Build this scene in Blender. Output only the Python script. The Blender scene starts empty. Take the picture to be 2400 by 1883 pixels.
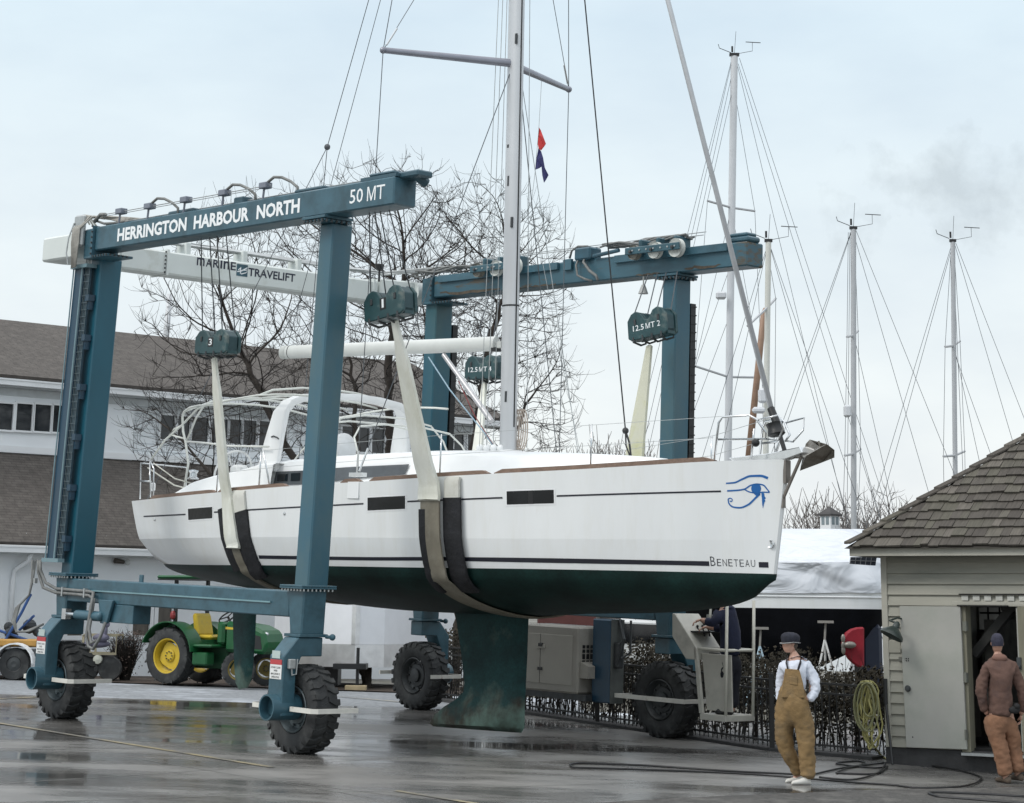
import bpy, bmesh, math, random
import numpy as np
from mathutils import Vector, Matrix, noise as mnoise
random.seed(7)
SC = bpy.context.scene
COL = SC.collection

# ------------------------------------------------------------------ camera

FPX, PPY, PIT, ROL, CZ = 4973.74195, 218.79651, .2388, .01147, 2.66212
def _cam_axes():
    fwd = np.array([0, math.cos(PIT), math.sin(PIT)]); up = np.array([0, -math.sin(PIT), math.cos(PIT)]); rt = np.array([1., 0, 0])
    c, s = math.cos(ROL), math.sin(ROL)
    return c*rt + s*up, -s*rt + c*up, fwd
RT, UP, FW = _cam_axes()
cam = bpy.data.cameras.new("camera"); camo = bpy.data.objects.new("camera", cam); COL.objects.link(camo)
cam.sensor_fit = 'HORIZONTAL'; cam.sensor_width = 36.0; cam.lens = FPX/2400*36
cam.shift_x = 0.0; cam.shift_y = -(941.5-PPY)/2400
cam.clip_start = 0.1; cam.clip_end = 3000
camo.matrix_world = Matrix(((RT[0], UP[0], -FW[0], 0), (RT[1], UP[1], -FW[1], 0), (RT[2], UP[2], -FW[2], CZ), (0, 0, 0, 1)))
SC.camera = camo
SC.view_settings.view_transform = 'Standard'; SC.view_settings.look = 'None'
SC.view_settings.exposure = 0.13; SC.view_settings.gamma = 1.0; SC.view_settings.use_curve_mapping = False

# ------------------------------------------------------------------ sky and sun (bright thin overcast, soft sun from the left)
SUN_AZ, SUN_EL = math.radians(-118), math.radians(44)      # azimuth from +Y towards +X
W = bpy.data.worlds.new("World"); SC.world = W; W.use_nodes = True
nt = W.node_tree; nt.nodes.clear()
def wn(t, **k):
    n = nt.nodes.new(t)
    for a, b in k.items(): setattr(n, a, b)
    return n
sky = wn('ShaderNodeTexSky', sky_type='NISHITA', sun_disc=False, sun_elevation=SUN_EL, sun_rotation=SUN_AZ, air_density=1.0, dust_density=2.5, ozone_density=1.0)
geo = wn('ShaderNodeTexCoord'); sep = wn('ShaderNodeSeparateXYZ'); nt.links.new(geo.outputs['Generated'], sep.inputs[0])
ramp = wn('ShaderNodeValToRGB'); nt.links.new(sep.outputs['Z'], ramp.inputs[0])
cr = ramp.color_ramp
cr.elements[0].position = 0.0; cr.elements[0].color = (0.90, 0.91, 0.905, 1)
cr.elements[1].position = 1.0; cr.elements[1].color = (1.0, 1.0, 1.0, 1)
for p, c in ((0.08, (0.855, 0.90, 0.91)), (0.17, (0.79, 0.87, 0.905)), (0.27, (0.70, 0.825, 0.905)), (0.45, (0.86, 0.93, 1.0))):
    e = cr.elements.new(p); e.color = (*c, 1)
mapn = wn('ShaderNodeMapping'); nt.links.new(geo.outputs['Generated'], mapn.inputs[0]); mapn.inputs['Scale'].default_value = (3.0, 3.0, 7.5)
mapn.inputs['Location'].default_value = (0.55, 0.2, 0.1)
cn = wn('ShaderNodeTexNoise'); cn.inputs['Scale'].default_value = 2.2; cn.inputs['Detail'].default_value = 7; cn.inputs['Roughness'].default_value = 0.52
nt.links.new(mapn.outputs[0], cn.inputs['Vector'])
cramp = wn('ShaderNodeValToRGB'); nt.links.new(cn.outputs['Fac'], cramp.inputs[0])
cramp.color_ramp.elements[0].position = 0.35; cramp.color_ramp.elements[0].color = (0.915, 0.925, 0.945, 1)
cramp.color_ramp.elements[1].position = 0.62; cramp.color_ramp.elements[1].color = (1.03, 1.025, 1.015, 1)
# one darker grey puff of cloud low on the right
vs = wn('ShaderNodeVectorMath', operation='SUBTRACT'); nt.links.new(geo.outputs['Generated'], vs.inputs[0]); vs.inputs[1].default_value = (0.206, 0.960, 0.189)
vsc = wn('ShaderNodeVectorMath', operation='MULTIPLY'); nt.links.new(vs.outputs[0], vsc.inputs[0]); vsc.inputs[1].default_value = (1.0, 0.5, 1.9)
vl = wn('ShaderNodeVectorMath', operation='LENGTH'); nt.links.new(vsc.outputs[0], vl.inputs[0])
pn = wn('ShaderNodeTexNoise'); pn.inputs['Scale'].default_value = 30; pn.inputs['Detail'].default_value = 6; pn.inputs['Roughness'].default_value = 0.6
nt.links.new(geo.outputs['Generated'], pn.inputs['Vector'])
pm = wn('ShaderNodeMath', operation='MULTIPLY_ADD'); nt.links.new(pn.outputs['Fac'], pm.inputs[0]); pm.inputs[1].default_value = -0.16; nt.links.new(vl.outputs['Value'], pm.inputs[2])
pr = wn('ShaderNodeMapRange'); nt.links.new(pm.outputs[0], pr.inputs[0]); pr.inputs[1].default_value = -0.070; pr.inputs[2].default_value = -0.030; pr.inputs[3].default_value = 0.80; pr.inputs[4].default_value = 1.0
m1 = wn('ShaderNodeMix', data_type='RGBA', blend_type='MULTIPLY'); m1.inputs[0].default_value = 1.0
nt.links.new(ramp.outputs[0], m1.inputs[6]); nt.links.new(cramp.outputs[0], m1.inputs[7])
hs = wn('ShaderNodeVectorMath', operation='SCALE'); nt.links.new(m1.outputs[2], hs.inputs[0]); nt.links.new(pr.outputs[0], hs.inputs['Scale'])
# overcast vault: brighter overhead than near the horizon
zr = wn('ShaderNodeMapRange'); nt.links.new(sep.outputs['Z'], zr.inputs[0]); zr.inputs[1].default_value = 0.3; zr.inputs[2].default_value = 1.0; zr.inputs[3].default_value = 10.2; zr.inputs[4].default_value = 18.0
hs2 = wn('ShaderNodeVectorMath', operation='SCALE'); nt.links.new(hs.outputs[0], hs2.inputs[0]); nt.links.new(zr.outputs[0], hs2.inputs['Scale'])
mx = wn('ShaderNodeMix', data_type='RGBA'); mx.inputs[0].default_value = 0.9
nt.links.new(sky.outputs[0], mx.inputs[6]); nt.links.new(hs2.outputs[0], mx.inputs[7])
bg = wn('ShaderNodeBackground'); bg.inputs['Strength'].default_value = 0.1; nt.links.new(mx.outputs[2], bg.inputs['Color'])
wo = wn('ShaderNodeOutputWorld'); nt.links.new(bg.outputs[0], wo.inputs[0])
sun = bpy.data.lights.new("sun", 'SUN'); sun.energy = 1.3; sun.angle = math.radians(18); sun.color = (1.0, 0.965, 0.91)
suno = bpy.data.objects.new("sun", sun); COL.objects.link(suno)
sd = Vector((math.sin(SUN_AZ)*math.cos(SUN_EL), math.cos(SUN_AZ)*math.cos(SUN_EL), math.sin(SUN_EL)))
suno.rotation_euler = sd.to_track_quat('Z', 'Y').to_euler(); suno.location = (0, 0, 60)

# ------------------------------------------------------------------ helpers: points
AX, AY, CX, CY, TH = -.02213, .02245, -7.09358, 34.57651, -.83367
def gz(x, y):
    """height of the yard: a pad falling gently to the right, flat beyond it"""
    return AX*max(-14., min(14., x)) + AY*max(-6., min(40., y))
_n = np.array([-AX, -AY, 1.]); _n /= np.linalg.norm(_n)
_d = np.array([math.cos(TH), math.sin(TH), 0.]); EU = _d - _n*(_d@_n); EU /= np.linalg.norm(EU); EN = _n; EV = np.cross(EN, EU)
OC = np.array([CX, CY, AX*CX + AY*CY]); CAMP = np.array([0, 0, CZ])
FRAME = Matrix(((EU[0], EV[0], EN[0], OC[0]), (EU[1], EV[1], EN[1], OC[1]), (EU[2], EV[2], EN[2], OC[2]), (0, 0, 0, 1)))
RMAT = np.array([RT, UP, FW])
def ray(px, py): return RMAT.T @ np.array([(px-1200)/FPX, -(py-PPY)/FPX, 1.])
def lv(px, py, v):                      # lift frame point on the plane v
    d = ray(px, py); t = ((OC + EV*v - CAMP) @ EV)/(d @ EV); P = CAMP + d*t - OC
    return Vector((P @ EU, P @ EV, P @ EN))
def lu(px, py, u):
    d = ray(px, py); t = ((OC + EU*u - CAMP) @ EU)/(d @ EU); P = CAMP + d*t - OC
    return Vector((P @ EU, P @ EV, P @ EN))
def at(px, py, Y): d = ray(px, py); return Vector(CAMP + d*(Y/d[1]))
def onplane(px, py, p0, nrm):
    d = Vector(ray(px, py)); c = Vector(CAMP); return c + d*((Vector(p0)-c).dot(nrm)/d.dot(nrm))
def ongz(px, py, dz=0.):                # ground point under a picture position
    d = ray(px, py); lo, hi = 2., 400.
    for _ in range(60):
        m = (lo+hi)/2; P = CAMP + d*m
        if P[2] > gz(P[0], P[1]) + dz: lo = m
        else: hi = m
    return Vector(P)
def lw(u, v, z): return FRAME @ Vector((u, v, z))

# ------------------------------------------------------------------ helpers: meshes
class MB:
    def __init__(s, off=(0, 0, 0)): s.v = []; s.f = []; s.off = Vector(off); s.marks = []
    def mark(s): s.marks.append((len(s.v), len(s.f))); return s
    def add(s, vs, fs, M=None):
        b = len(s.v)
        for p in vs:
            p = Vector(p)
            if M is not None: p = M @ p
            s.v.append(p)
        s.f += [tuple(i+b for i in f) for f in fs]
        return s
    def hexa(s, p):     # 4 bottom (ccw from above) + 4 top
        return s.add(p, [(3, 2, 1, 0), (4, 5, 6, 7), (0, 1, 5, 4), (1, 2, 6, 5), (2, 3, 7, 6), (3, 0, 4, 7)])
    def box(s, a, b, M=None):
        x0, y0, z0 = a; x1, y1, z1 = b
        return s.add([(x0, y0, z0), (x1, y0, z0), (x1, y1, z0), (x0, y1, z0), (x0, y0, z1), (x1, y0, z1), (x1, y1, z1), (x0, y1, z1)],
                     [(3, 2, 1, 0), (4, 5, 6, 7), (0, 1, 5, 4), (1, 2, 6, 5), (2, 3, 7, 6), (3, 0, 4, 7)], M)
    def cbox(s, c, d, M=None):
        c = Vector(c); h = Vector(d)/2; return s.box(c-h, c+h, M)
    def bbox(s, a, b, bev=.02, M=None):   # box with chamfered edges
        x0, y0, z0 = a; x1, y1, z1 = b; e = min(bev, (x1-x0)/2.01, (y1-y0)/2.01, (z1-z0)/2.01)
        vs = []; idx = {}
        for ix in (0, 1):
            for iy in (0, 1):
                for iz in (0, 1):
                    X = (x0, x1)[ix]; Y = (y0, y1)[iy]; Z = (z0, z1)[iz]
                    xi = X + (e if ix == 0 else -e); yi = Y + (e if iy == 0 else -e); zi = Z + (e if iz == 0 else -e)
                    for k, p in (('x', (X, yi, zi)), ('y', (xi, Y, zi)), ('z', (xi, yi, Z))):
                        idx[(ix, iy, iz, k)] = len(vs); vs.append(p)
        fs = []
        for ix in (0, 1):
            fs.append([idx[(ix, a_, b_, 'x')] for a_, b_ in ((0, 0), (1, 0), (1, 1), (0, 1))])
            fs.append([idx[(a_, ix, b_, 'y')] for a_, b_ in ((0, 0), (1, 0), (1, 1), (0, 1))])
            fs.append([idx[(a_, b_, ix, 'z')] for a_, b_ in ((0, 0), (1, 0), (1, 1), (0, 1))])
            for iy in (0, 1):
                fs.append([idx[(ix, iy, 0, 'x')], idx[(ix, iy, 1, 'x')], idx[(ix, iy, 1, 'y')], idx[(ix, iy, 0, 'y')]])
                fs.append([idx[(ix, 0, iy, 'x')], idx[(ix, 1, iy, 'x')], idx[(ix, 1, iy, 'z')], idx[(ix, 0, iy, 'z')]])
                fs.append([idx[(0, ix, iy, 'y')], idx[(1, ix, iy, 'y')], idx[(1, ix, iy, 'z')], idx[(0, ix, iy, 'z')]])
                for iz in (0, 1): fs.append([idx[(ix, iy, iz, k)] for k in 'xyz'])
        return s.add(vs, fs, M)
    def tube(s, a, b, r0, r1=None, n=8, cap=True):
        return s.path([a, b], [r0, r0 if r1 is None else r1], n, cap)
    def path(s, pts, r, n=6, cap=True, ell=None, up=None):
        """tube along a polyline; r number or list; ell = (a,b) radii factors with 'up' fixing the frame"""
        pts = [Vector(p) for p in pts]; m = len(pts)
        if not hasattr(r, '__len__'): r = [r]*m
        base = len(s.v); pu = None
        for i, p in enumerate(pts):
            t = (pts[min(i+1, m-1)] - pts[max(i-1, 0)])
            if t.length < 1e-9: t = Vector((0, 0, 1))
            t.normalize()
            if up is not None: ref = Vector(up)
            elif pu is not None: ref = pu
            else: ref = Vector((0, 0, 1)) if abs(t.z) < .9 else Vector((1, 0, 0))
            x = ref - t*ref.dot(t)
            if x.length < 1e-6: x = t.orthogonal()
            x.normalize(); y = t.cross(x); pu = x
            ea, eb = ell if ell else (1, 1)
            for k in range(n):
                a = 2*math.pi*k/n + (math.pi/4 if n == 4 else 0)
                s.v.append(p + x*(math.cos(a)*r[i]*ea) + y*(math.sin(a)*r[i]*eb))
        for i in range(m-1):
            for k in range(n):
                a = base+i*n+k; b = base+i*n+(k+1) % n
                s.f.append((a, b, b+n, a+n))
        if cap:
            s.f.append(tuple(base+k for k in reversed(range(n)))); s.f.append(tuple(base+(m-1)*n+k for k in range(n)))
        return s
    def lathe(s, prof, c, axis, n=24, cap=False):
        """prof: (radius, along axis)"""
        c = Vector(c); ax = Vector(axis).normalized(); x = ax.orthogonal().normalized(); y = ax.cross(x)
        base = len(s.v); m = len(prof)
        for r, h in prof:
            for k in range(n):
                a = 2*math.pi*k/n; s.v.append(c + ax*h + x*(r*math.cos(a)) + y*(r*math.sin(a)))
        for i in range(m-1):
            for k in range(n):
                a = base+i*n+k; b = base+i*n+(k+1) % n; s.f.append((a, b, b+n, a+n))
        if cap:
            s.f.append(tuple(base+k for k in reversed(range(n)))); s.f.append(tuple(base+(m-1)*n+k for k in range(n)))
        return s
    def prism(s, poly, vec):
        n = len(poly); p = [Vector(q) for q in poly]; vec = Vector(vec)
        return s.add(p + [q+vec for q in p], [tuple(reversed(range(n))), tuple(range(n, 2*n))] + [(i, (i+1) % n, n+(i+1) % n, n+i) for i in range(n)])
    def ball(s, c, r, n=12, m=8, sc=(1, 1, 1), M=None):
        c = Vector(c); vs = [c + Vector((0, 0, r*sc[2]))]
        for i in range(1, m):
            th = math.pi*i/m
            for k in range(n):
                ph = 2*math.pi*k/n; vs.append(c + Vector((math.sin(th)*math.cos(ph)*r*sc[0], math.sin(th)*math.sin(ph)*r*sc[1], math.cos(th)*r*sc[2])))
        vs.append(c - Vector((0, 0, r*sc[2]))); fs = []
        for k in range(n): fs.append((0, 1+k, 1+(k+1) % n))
        for i in range(m-2):
            for k in range(n):
                a = 1+i*n+k; b = 1+i*n+(k+1) % n; fs.append((a, a+n, b+n, b))
        L = len(vs)-1
        for k in range(n): fs.append((L, 1+(m-2)*n+(k+1) % n, 1+(m-2)*n+k))
        return s.add(vs, fs, M)
    def grid(s, rows, closed=False):
        """rows of points -> skin"""
        base = len(s.v); m = len(rows[0])
        for r in rows: s.v += [Vector(p) for p in r]
        for i in range(len(rows)-1):
            for k in range(m if closed else m-1):
                a = base+i*m+k; b = base+i*m+(k+1) % m; s.f.append((a, b, b+m, a+m))
        return s
    def mesh(s, name):
        me = bpy.data.meshes.new(name); me.from_pydata([p - s.off for p in s.v], [], s.f); me.validate()
        bm = bmesh.new(); bm.from_mesh(me); bmesh.ops.recalc_face_normals(bm, faces=bm.faces); bm.to_mesh(me); bm.free()
        return me

def finish(o, smooth=False, bevel=0, seg=1):
    me = o.data
    if smooth:
        for p in me.polygons: p.use_smooth = True
        if smooth is not True: me.set_sharp_from_angle(angle=math.radians(smooth))
    if bevel:
        m = o.modifiers.new('bevel', 'BEVEL'); m.width = bevel; m.segments = seg; m.limit_method = 'ANGLE'; m.angle_limit = math.radians(35)
    return o
SPLIT = set("plate_bolt latch vent_grille header_screw hydraulic_hose stretched_wire saddle_post toe_rail guard_bar lifelines shroud turnbuckle halyard backstay hose_arc hose_clamp tray_bracket rail_plate stretched_wire flange_plate yellow_line_marking slab_joint hoist_rope pin shackle rail stanchion docking_line mast_slot sheave gauge lever bimini_tube sprayhood_bow guard_rail opening_port stay mast_fitting picket fence_rail fence_post cross_beam_flange stem_fitting panel_frame fork_bracket end_sheave_housing trailer_tongue".split())
def islands(mb):
    """separate connected pieces of a mesh builder"""
    p = list(range(len(mb.v)))
    def root(i):
        while p[i] != i: p[i] = p[p[i]]; i = p[i]
        return i
    for f in mb.f:
        a = root(f[0])
        for k in f[1:]: p[root(k)] = a
    out = {}
    for f in mb.f: out.setdefault(root(f[0]), []).append(f)
    res = []
    for fs in out.values():
        q = MB(off=mb.off); ix = {}
        for f in fs:
            for k in f:
                if k not in ix: ix[k] = len(q.v); q.v.append(mb.v[k])
            q.f.append(tuple(ix[k] for k in f))
        res.append(q)
    return res
def part(name, mb, mat, parent=None, smooth=False, bevel=0, label=None, **tags):
    if isinstance(mb, MB) and mb.marks:
        cuts = mb.marks + [(len(mb.v), len(mb.f))]; o = None
        if cuts[0] != (0, 0): cuts = [(0, 0)] + cuts
        for (v0, f0), (v1, f1) in zip(cuts, cuts[1:]):
            if f1 == f0: continue
            q = MB(off=mb.off); q.v = mb.v[v0:v1]; q.f = [tuple(k-v0 for k in f) for f in mb.f[f0:f1]]; o = part(name, q, mat, parent, smooth, bevel, label, **tags)
        return o
    if isinstance(mb, MB) and name in SPLIT:
        L = islands(mb)
        if len(L) > 1:
            for q in L: o = part(name, q, mat, parent, smooth, bevel, label, **tags)
            return o
    me = mb.mesh(name) if isinstance(mb, MB) else mb
    o = bpy.data.objects.new(name, me); COL.objects.link(o); me.materials.clear(); me.materials.append(mat)
    if parent is not None: o.parent = parent
    if label: o['label'] = label
    for k, v in tags.items(): o[k] = v
    return finish(o, smooth, bevel)
def thing(name, label, cat, M=None, loc=None, group=None):
    o = bpy.data.objects.new(name, None); COL.objects.link(o); o.empty_display_size = .3
    if M is not None: o.matrix_world = M
    if loc is not None: o.location = loc
    o['label'] = label; o['category'] = cat
    if group: o['group'] = group
    return o
def solo(name, mb, mat, label, cat, group=None, smooth=False, bevel=0, M=None):
    o = part(name, mb, mat, None, smooth, bevel); o['label'] = label; o['category'] = cat
    if group: o['group'] = group
    if M is not None: o.matrix_world = M
    return o
def structure(name, mb, mat, smooth=False):
    o = part(name, mb, mat, None, smooth); o['kind'] = 'structure'; return o
def copy_tree(o, parent=None):
    c = o.copy(); COL.objects.link(c)
    if parent is not None: c.parent = parent
    for ch in list(o.children): copy_tree(ch, c)
    return c
def textmesh(txt, size=1.0, bold=0.0, space=1.0, sx=1.0, depth=0.0, align='LEFT', res=2):
    cu = bpy.data.curves.new('lettering', 'FONT'); cu.body = txt; cu.size = size; cu.offset = bold; cu.space_character = space; cu.extrude = depth; cu.align_x = align; cu.resolution_u = res
    ob = bpy.data.objects.new('lettering', cu); COL.objects.link(ob)
    dg = bpy.context.evaluated_depsgraph_get(); me = bpy.data.meshes.new_from_object(ob.evaluated_get(dg))
    bpy.data.objects.remove(ob); bpy.data.curves.remove(cu)
    vs = [(v.co.x*sx, v.co.y, v.co.z) for v in me.vertices]; fs = [tuple(p.vertices) for p in me.polygons]
    bpy.data.meshes.remove(me); return vs, fs
def fit_text(txt, w, h, bold=0.0, space=1.0):
    """text scaled so that it fills w x h exactly, lower left at the origin"""
    vs, fs = textmesh(txt, 1.0, bold, space)
    x0 = min(p[0] for p in vs); x1 = max(p[0] for p in vs); y0 = min(p[1] for p in vs); y1 = max(p[1] for p in vs)
    return [((p[0]-x0)/(x1-x0)*w, (p[1]-y0)/(y1-y0)*h) for p in vs], fs
# ------------------------------------------------------------------ materials
MATS = {}
def mat(name, col, rough=.5, metal=0., var=.12, vscale=3., col2=None, dirt=None, dscale=1.2, dlo=.55, dhi=.75, bump=0., bscale=40., spec=.5, stretch=(1, 1, 1), rvar=0., coat=0.):
    """painted / plain surface: base colour with noise variation, optional dirt patches with a shape of their own, optional bump"""
    if name in MATS: return MATS[name]
    m = bpy.data.materials.new(name); m.use_nodes = True; t = m.node_tree; N = t.nodes; L = t.links
    b = N['Principled BSDF']; b.inputs['Roughness'].default_value = rough; b.inputs['Metallic'].default_value = metal
    b.inputs['Specular IOR Level'].default_value = spec; b.inputs['Coat Weight'].default_value = coat
    tc = N.new('ShaderNodeTexCoord'); mp = N.new('ShaderNodeMapping'); mp.inputs['Scale'].default_value = stretch; L.new(tc.outputs['Object'], mp.inputs[0])
    n1 = N.new('ShaderNodeTexNoise'); n1.inputs['Scale'].default_value = vscale; n1.inputs['Detail'].default_value = 5; n1.inputs['Roughness'].default_value = .62
    L.new(mp.outputs[0], n1.inputs['Vector'])
    r = N.new('ShaderNodeMapRange'); r.inputs[1].default_value = .3; r.inputs[2].default_value = .7; L.new(n1.outputs['Fac'], r.inputs[0])
    mx = N.new('ShaderNodeMix'); mx.data_type = 'RGBA'; L.new(r.outputs[0], mx.inputs[0])
    c = Vector(col); lo = c*(1-var); hi = (Vector(col2) if col2 else c*(1+var))
    mx.inputs[6].default_value = (*lo, 1); mx.inputs[7].default_value = (*hi, 1)
    out = mx.outputs[2]
    if dirt:
        n2 = N.new('ShaderNodeTexNoise'); n2.inputs['Scale'].default_value = dscale; n2.inputs['Detail'].default_value = 8; n2.inputs['Roughness'].default_value = .68
        L.new(mp.outputs[0], n2.inputs['Vector'])
        r2 = N.new('ShaderNodeMapRange'); r2.inputs[1].default_value = dlo; r2.inputs[2].default_value = dhi; L.new(n2.outputs['Fac'], r2.inputs[0])
        m2 = N.new('ShaderNodeMix'); m2.data_type = 'RGBA'; L.new(r2.outputs[0], m2.inputs[0]); L.new(out, m2.inputs[6]); m2.inputs[7].default_value = (*dirt, 1); out = m2.outputs[2]
    L.new(out, b.inputs['Base Color'])
    if rvar:
        rr = N.new('ShaderNodeMapRange'); L.new(n1.outputs['Fac'], rr.inputs[0]); rr.inputs[1].default_value = .3; rr.inputs[2].default_value = .7
        rr.inputs[3].default_value = max(.03, rough-rvar); rr.inputs[4].default_value = min(1, rough+rvar); L.new(rr.outputs[0], b.inputs['Roughness'])
    if bump:
        n3 = N.new('ShaderNodeTexNoise'); n3.inputs['Scale'].default_value = bscale; n3.inputs['Detail'].default_value = 4; L.new(mp.outputs[0], n3.inputs['Vector'])
        bp = N.new('ShaderNodeBump'); bp.inputs['Strength'].default_value = bump; bp.inputs['Distance'].default_value = .02; L.new(n3.outputs['Fac'], bp.inputs['Height']); L.new(bp.outputs[0], b.inputs['Normal'])
    MATS[name] = m; return m
def node_mat(name):
    m = bpy.data.materials.new(name); m.use_nodes = True; return m, m.node_tree.nodes, m.node_tree.links, m.node_tree.nodes['Principled BSDF']

M_blue = mat('lift_blue_paint', (.040, .104, .138), .36, var=.16, vscale=1.6, dirt=(.022, .060, .078), dscale=2.0, dlo=.46, dhi=.66, rvar=.08, bump=.05, bscale=14)
M_bluep = mat('lift_dark_blue_panel', (.008, .040, .072), .36, var=.25, vscale=1.2, rvar=.08)
M_crane_white = mat('lift_white_paint', (.60, .64, .62), .4, var=.05, vscale=1.4, dirt=(.42, .43, .38), dscale=1.6, dlo=.56, dhi=.8)
M_letter = mat('white_lettering', (.80, .83, .84), .5, var=.03)
M_black = mat('black_plastic', (.012, .013, .014), .45, var=.3)
M_darksteel = mat('dark_steel', (.05, .055, .058), .5, metal=.3, var=.3, vscale=8)
M_steel = mat('stainless_steel', (.62, .64, .65), .22, metal=1., var=.08, vscale=9)
M_wire = mat('wire_rope', (.10, .11, .12), .5, metal=.4, var=.3)
M_galv = mat('galvanised_steel', (.42, .44, .44), .42, metal=.6, var=.15, vscale=12)
M_hose = mat('grey_hose', (.16, .165, .16), .6, var=.3, vscale=7)
M_gel = mat('white_gelcoat', (.78, .80, .80), .13, var=.03, vscale=.8, dirt=(.735, .745, .72), dscale=2.2, dlo=.48, dhi=.80, coat=.3, stretch=(2.6, 2.6, .35))
M_gelg = mat('deck_white', (.80, .815, .815), .35, var=.03, vscale=2)
M_rubber = mat('tyre_rubber', (.028, .030, .031), .78, var=.35, vscale=6, dirt=(.085, .088, .085), dscale=3.2, dlo=.5, dhi=.78, bump=.25, bscale=60)
M_teak = mat('weathered_teak', (.20, .135, .10), .65, var=.25, vscale=4, stretch=(1.2, 10, 10))
M_glass = mat('smoked_glass', (.012, .014, .016), .05, var=.3, vscale=2, spec=.6)
M_pane = mat('window_pane', (.018, .022, .026), .06, var=.5, vscale=.7, spec=.6)
M_web = mat('sling_webbing', (.72, .73, .67), .8, var=.08, vscale=1.2, dirt=(.54, .54, .44), dscale=1.1, dlo=.42, dhi=.72, stretch=(2.2, 2.2, .6), bump=.2, bscale=30)
M_weby = mat('yellowed_webbing', (.50, .50, .40), .8, var=.10, vscale=1.0, dirt=(.38, .38, .15), dscale=1.0, dlo=.48, dhi=.66, bump=.2, bscale=30)
M_webd = mat('wet_webbing', (.165, .15, .115), .7, var=.25, vscale=2.5, dirt=(.26, .245, .20), dscale=2, dlo=.5, dhi=.75)
M_pad = mat('black_padding', (.007, .0075, .010), .7, var=.5, vscale=5, bump=.9, bscale=9)
M_alu = mat('mast_aluminium', (.55, .565, .58), .34, metal=.35, var=.05, vscale=1)
M_boom = mat('boom_paint', (.58, .60, .58), .4, var=.05)
M_whitep = mat('white_paint', (.74, .76, .77), .5, var=.04, vscale=1.5)
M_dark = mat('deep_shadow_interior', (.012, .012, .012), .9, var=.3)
M_concrete2 = mat('dark_foundation', (.045, .045, .046), .8, var=.3, vscale=3, bump=.3)
M_navy = mat('navy_line', (.012, .013, .022), .35, var=.2)
M_emblem = mat('blue_emblem', (.010, .115, .36), .4, var=.05)
M_signw = mat('label_white', (.72, .73, .72), .5, var=.04)
M_red = mat('label_red', (.42, .05, .055), .5, var=.1)

# antifouling paint: dark green with worn brown and pale green patches towards the keel foot
def antifoul(name, base, worn):
    m, N, L, b = node_mat(name); b.inputs['Roughness'].default_value = .55; b.inputs['Specular IOR Level'].default_value = .22
    tc = N.new('ShaderNodeTexCoord'); n1 = N.new('ShaderNodeTexNoise'); n1.inputs['Scale'].default_value = 1.5; n1.inputs['Detail'].default_value = 8; n1.inputs['Roughness'].default_value = .65
    L.new(tc.outputs['Object'], n1.inputs['Vector'])
    c1 = N.new('ShaderNodeValToRGB'); L.new(n1.outputs['Fac'], c1.inputs[0]); e = c1.color_ramp.elements
    e[0].position = .35; e[0].color = (*[c*.55 for c in base], 1); e[1].position = .7; e[1].color = (*[c*1.5 for c in base], 1)
    n2 = N.new('ShaderNodeTexNoise'); n2.inputs['Scale'].default_value = 30; n2.inputs['Detail'].default_value = 3; L.new(tc.outputs['Object'], n2.inputs['Vector'])
    mm = N.new('ShaderNodeMix'); mm.data_type = 'RGBA'; mm.blend_type = 'OVERLAY'; mm.inputs[0].default_value = .5; L.new(c1.outputs[0], mm.inputs[6]); L.new(n2.outputs['Fac'], mm.inputs[7])
    out = mm.outputs[2]
    if worn:
        sp = N.new('ShaderNodeSeparateXYZ'); L.new(tc.outputs['Object'], sp.inputs[0])
        r = N.new('ShaderNodeMapRange'); L.new(sp.outputs['Z'], r.inputs[0]); r.inputs[1].default_value = .75; r.inputs[2].default_value = 0.0; r.inputs[3].default_value = 0.; r.inputs[4].default_value = .32
        n3 = N.new('ShaderNodeTexNoise'); n3.inputs['Scale'].default_value = 1.9; n3.inputs['Detail'].default_value = 7; L.new(tc.outputs['Object'], n3.inputs['Vector'])
        ad = N.new('ShaderNodeMath'); ad.operation = 'ADD'; L.new(n3.outputs['Fac'], ad.inputs[0]); L.new(r.outputs[0], ad.inputs[1])
        c3 = N.new('ShaderNodeValToRGB'); L.new(ad.outputs[0], c3.inputs[0]); e = c3.color_ramp.elements
        e[0].position = .60; e[0].color = (0, 0, 0, 1); e[1].position = .72; e[1].color = (1, 1, 1, 1)
        m3 = N.new('ShaderNodeMix'); m3.data_type = 'RGBA'; L.new(c3.outputs[0], m3.inputs[0]); L.new(out, m3.inputs[6])
        c4 = N.new('ShaderNodeValToRGB'); L.new(n1.outputs['Fac'], c4.inputs[0]); e = c4.color_ramp.elements
        e[0].position = .42; e[0].color = (.028, .026, .02, 1); e[1].position = .62; e[1].color = (.085, .14, .12, 1)
        L.new(c4.outputs[0], m3.inputs[7]); out = m3.outputs[2]
    L.new(out, b.inputs['Base Color'])
    bp = N.new('ShaderNodeBump'); bp.inputs['Strength'].default_value = .15; L.new(n2.outputs['Fac'], bp.inputs['Height']); L.new(bp.outputs[0], b.inputs['Normal'])
    return m
M_foul = antifoul('green_antifouling', (.005, .021, .0185), False)
M_keel = antifoul('worn_keel_antifouling', (.008, .040, .040), True)

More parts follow.
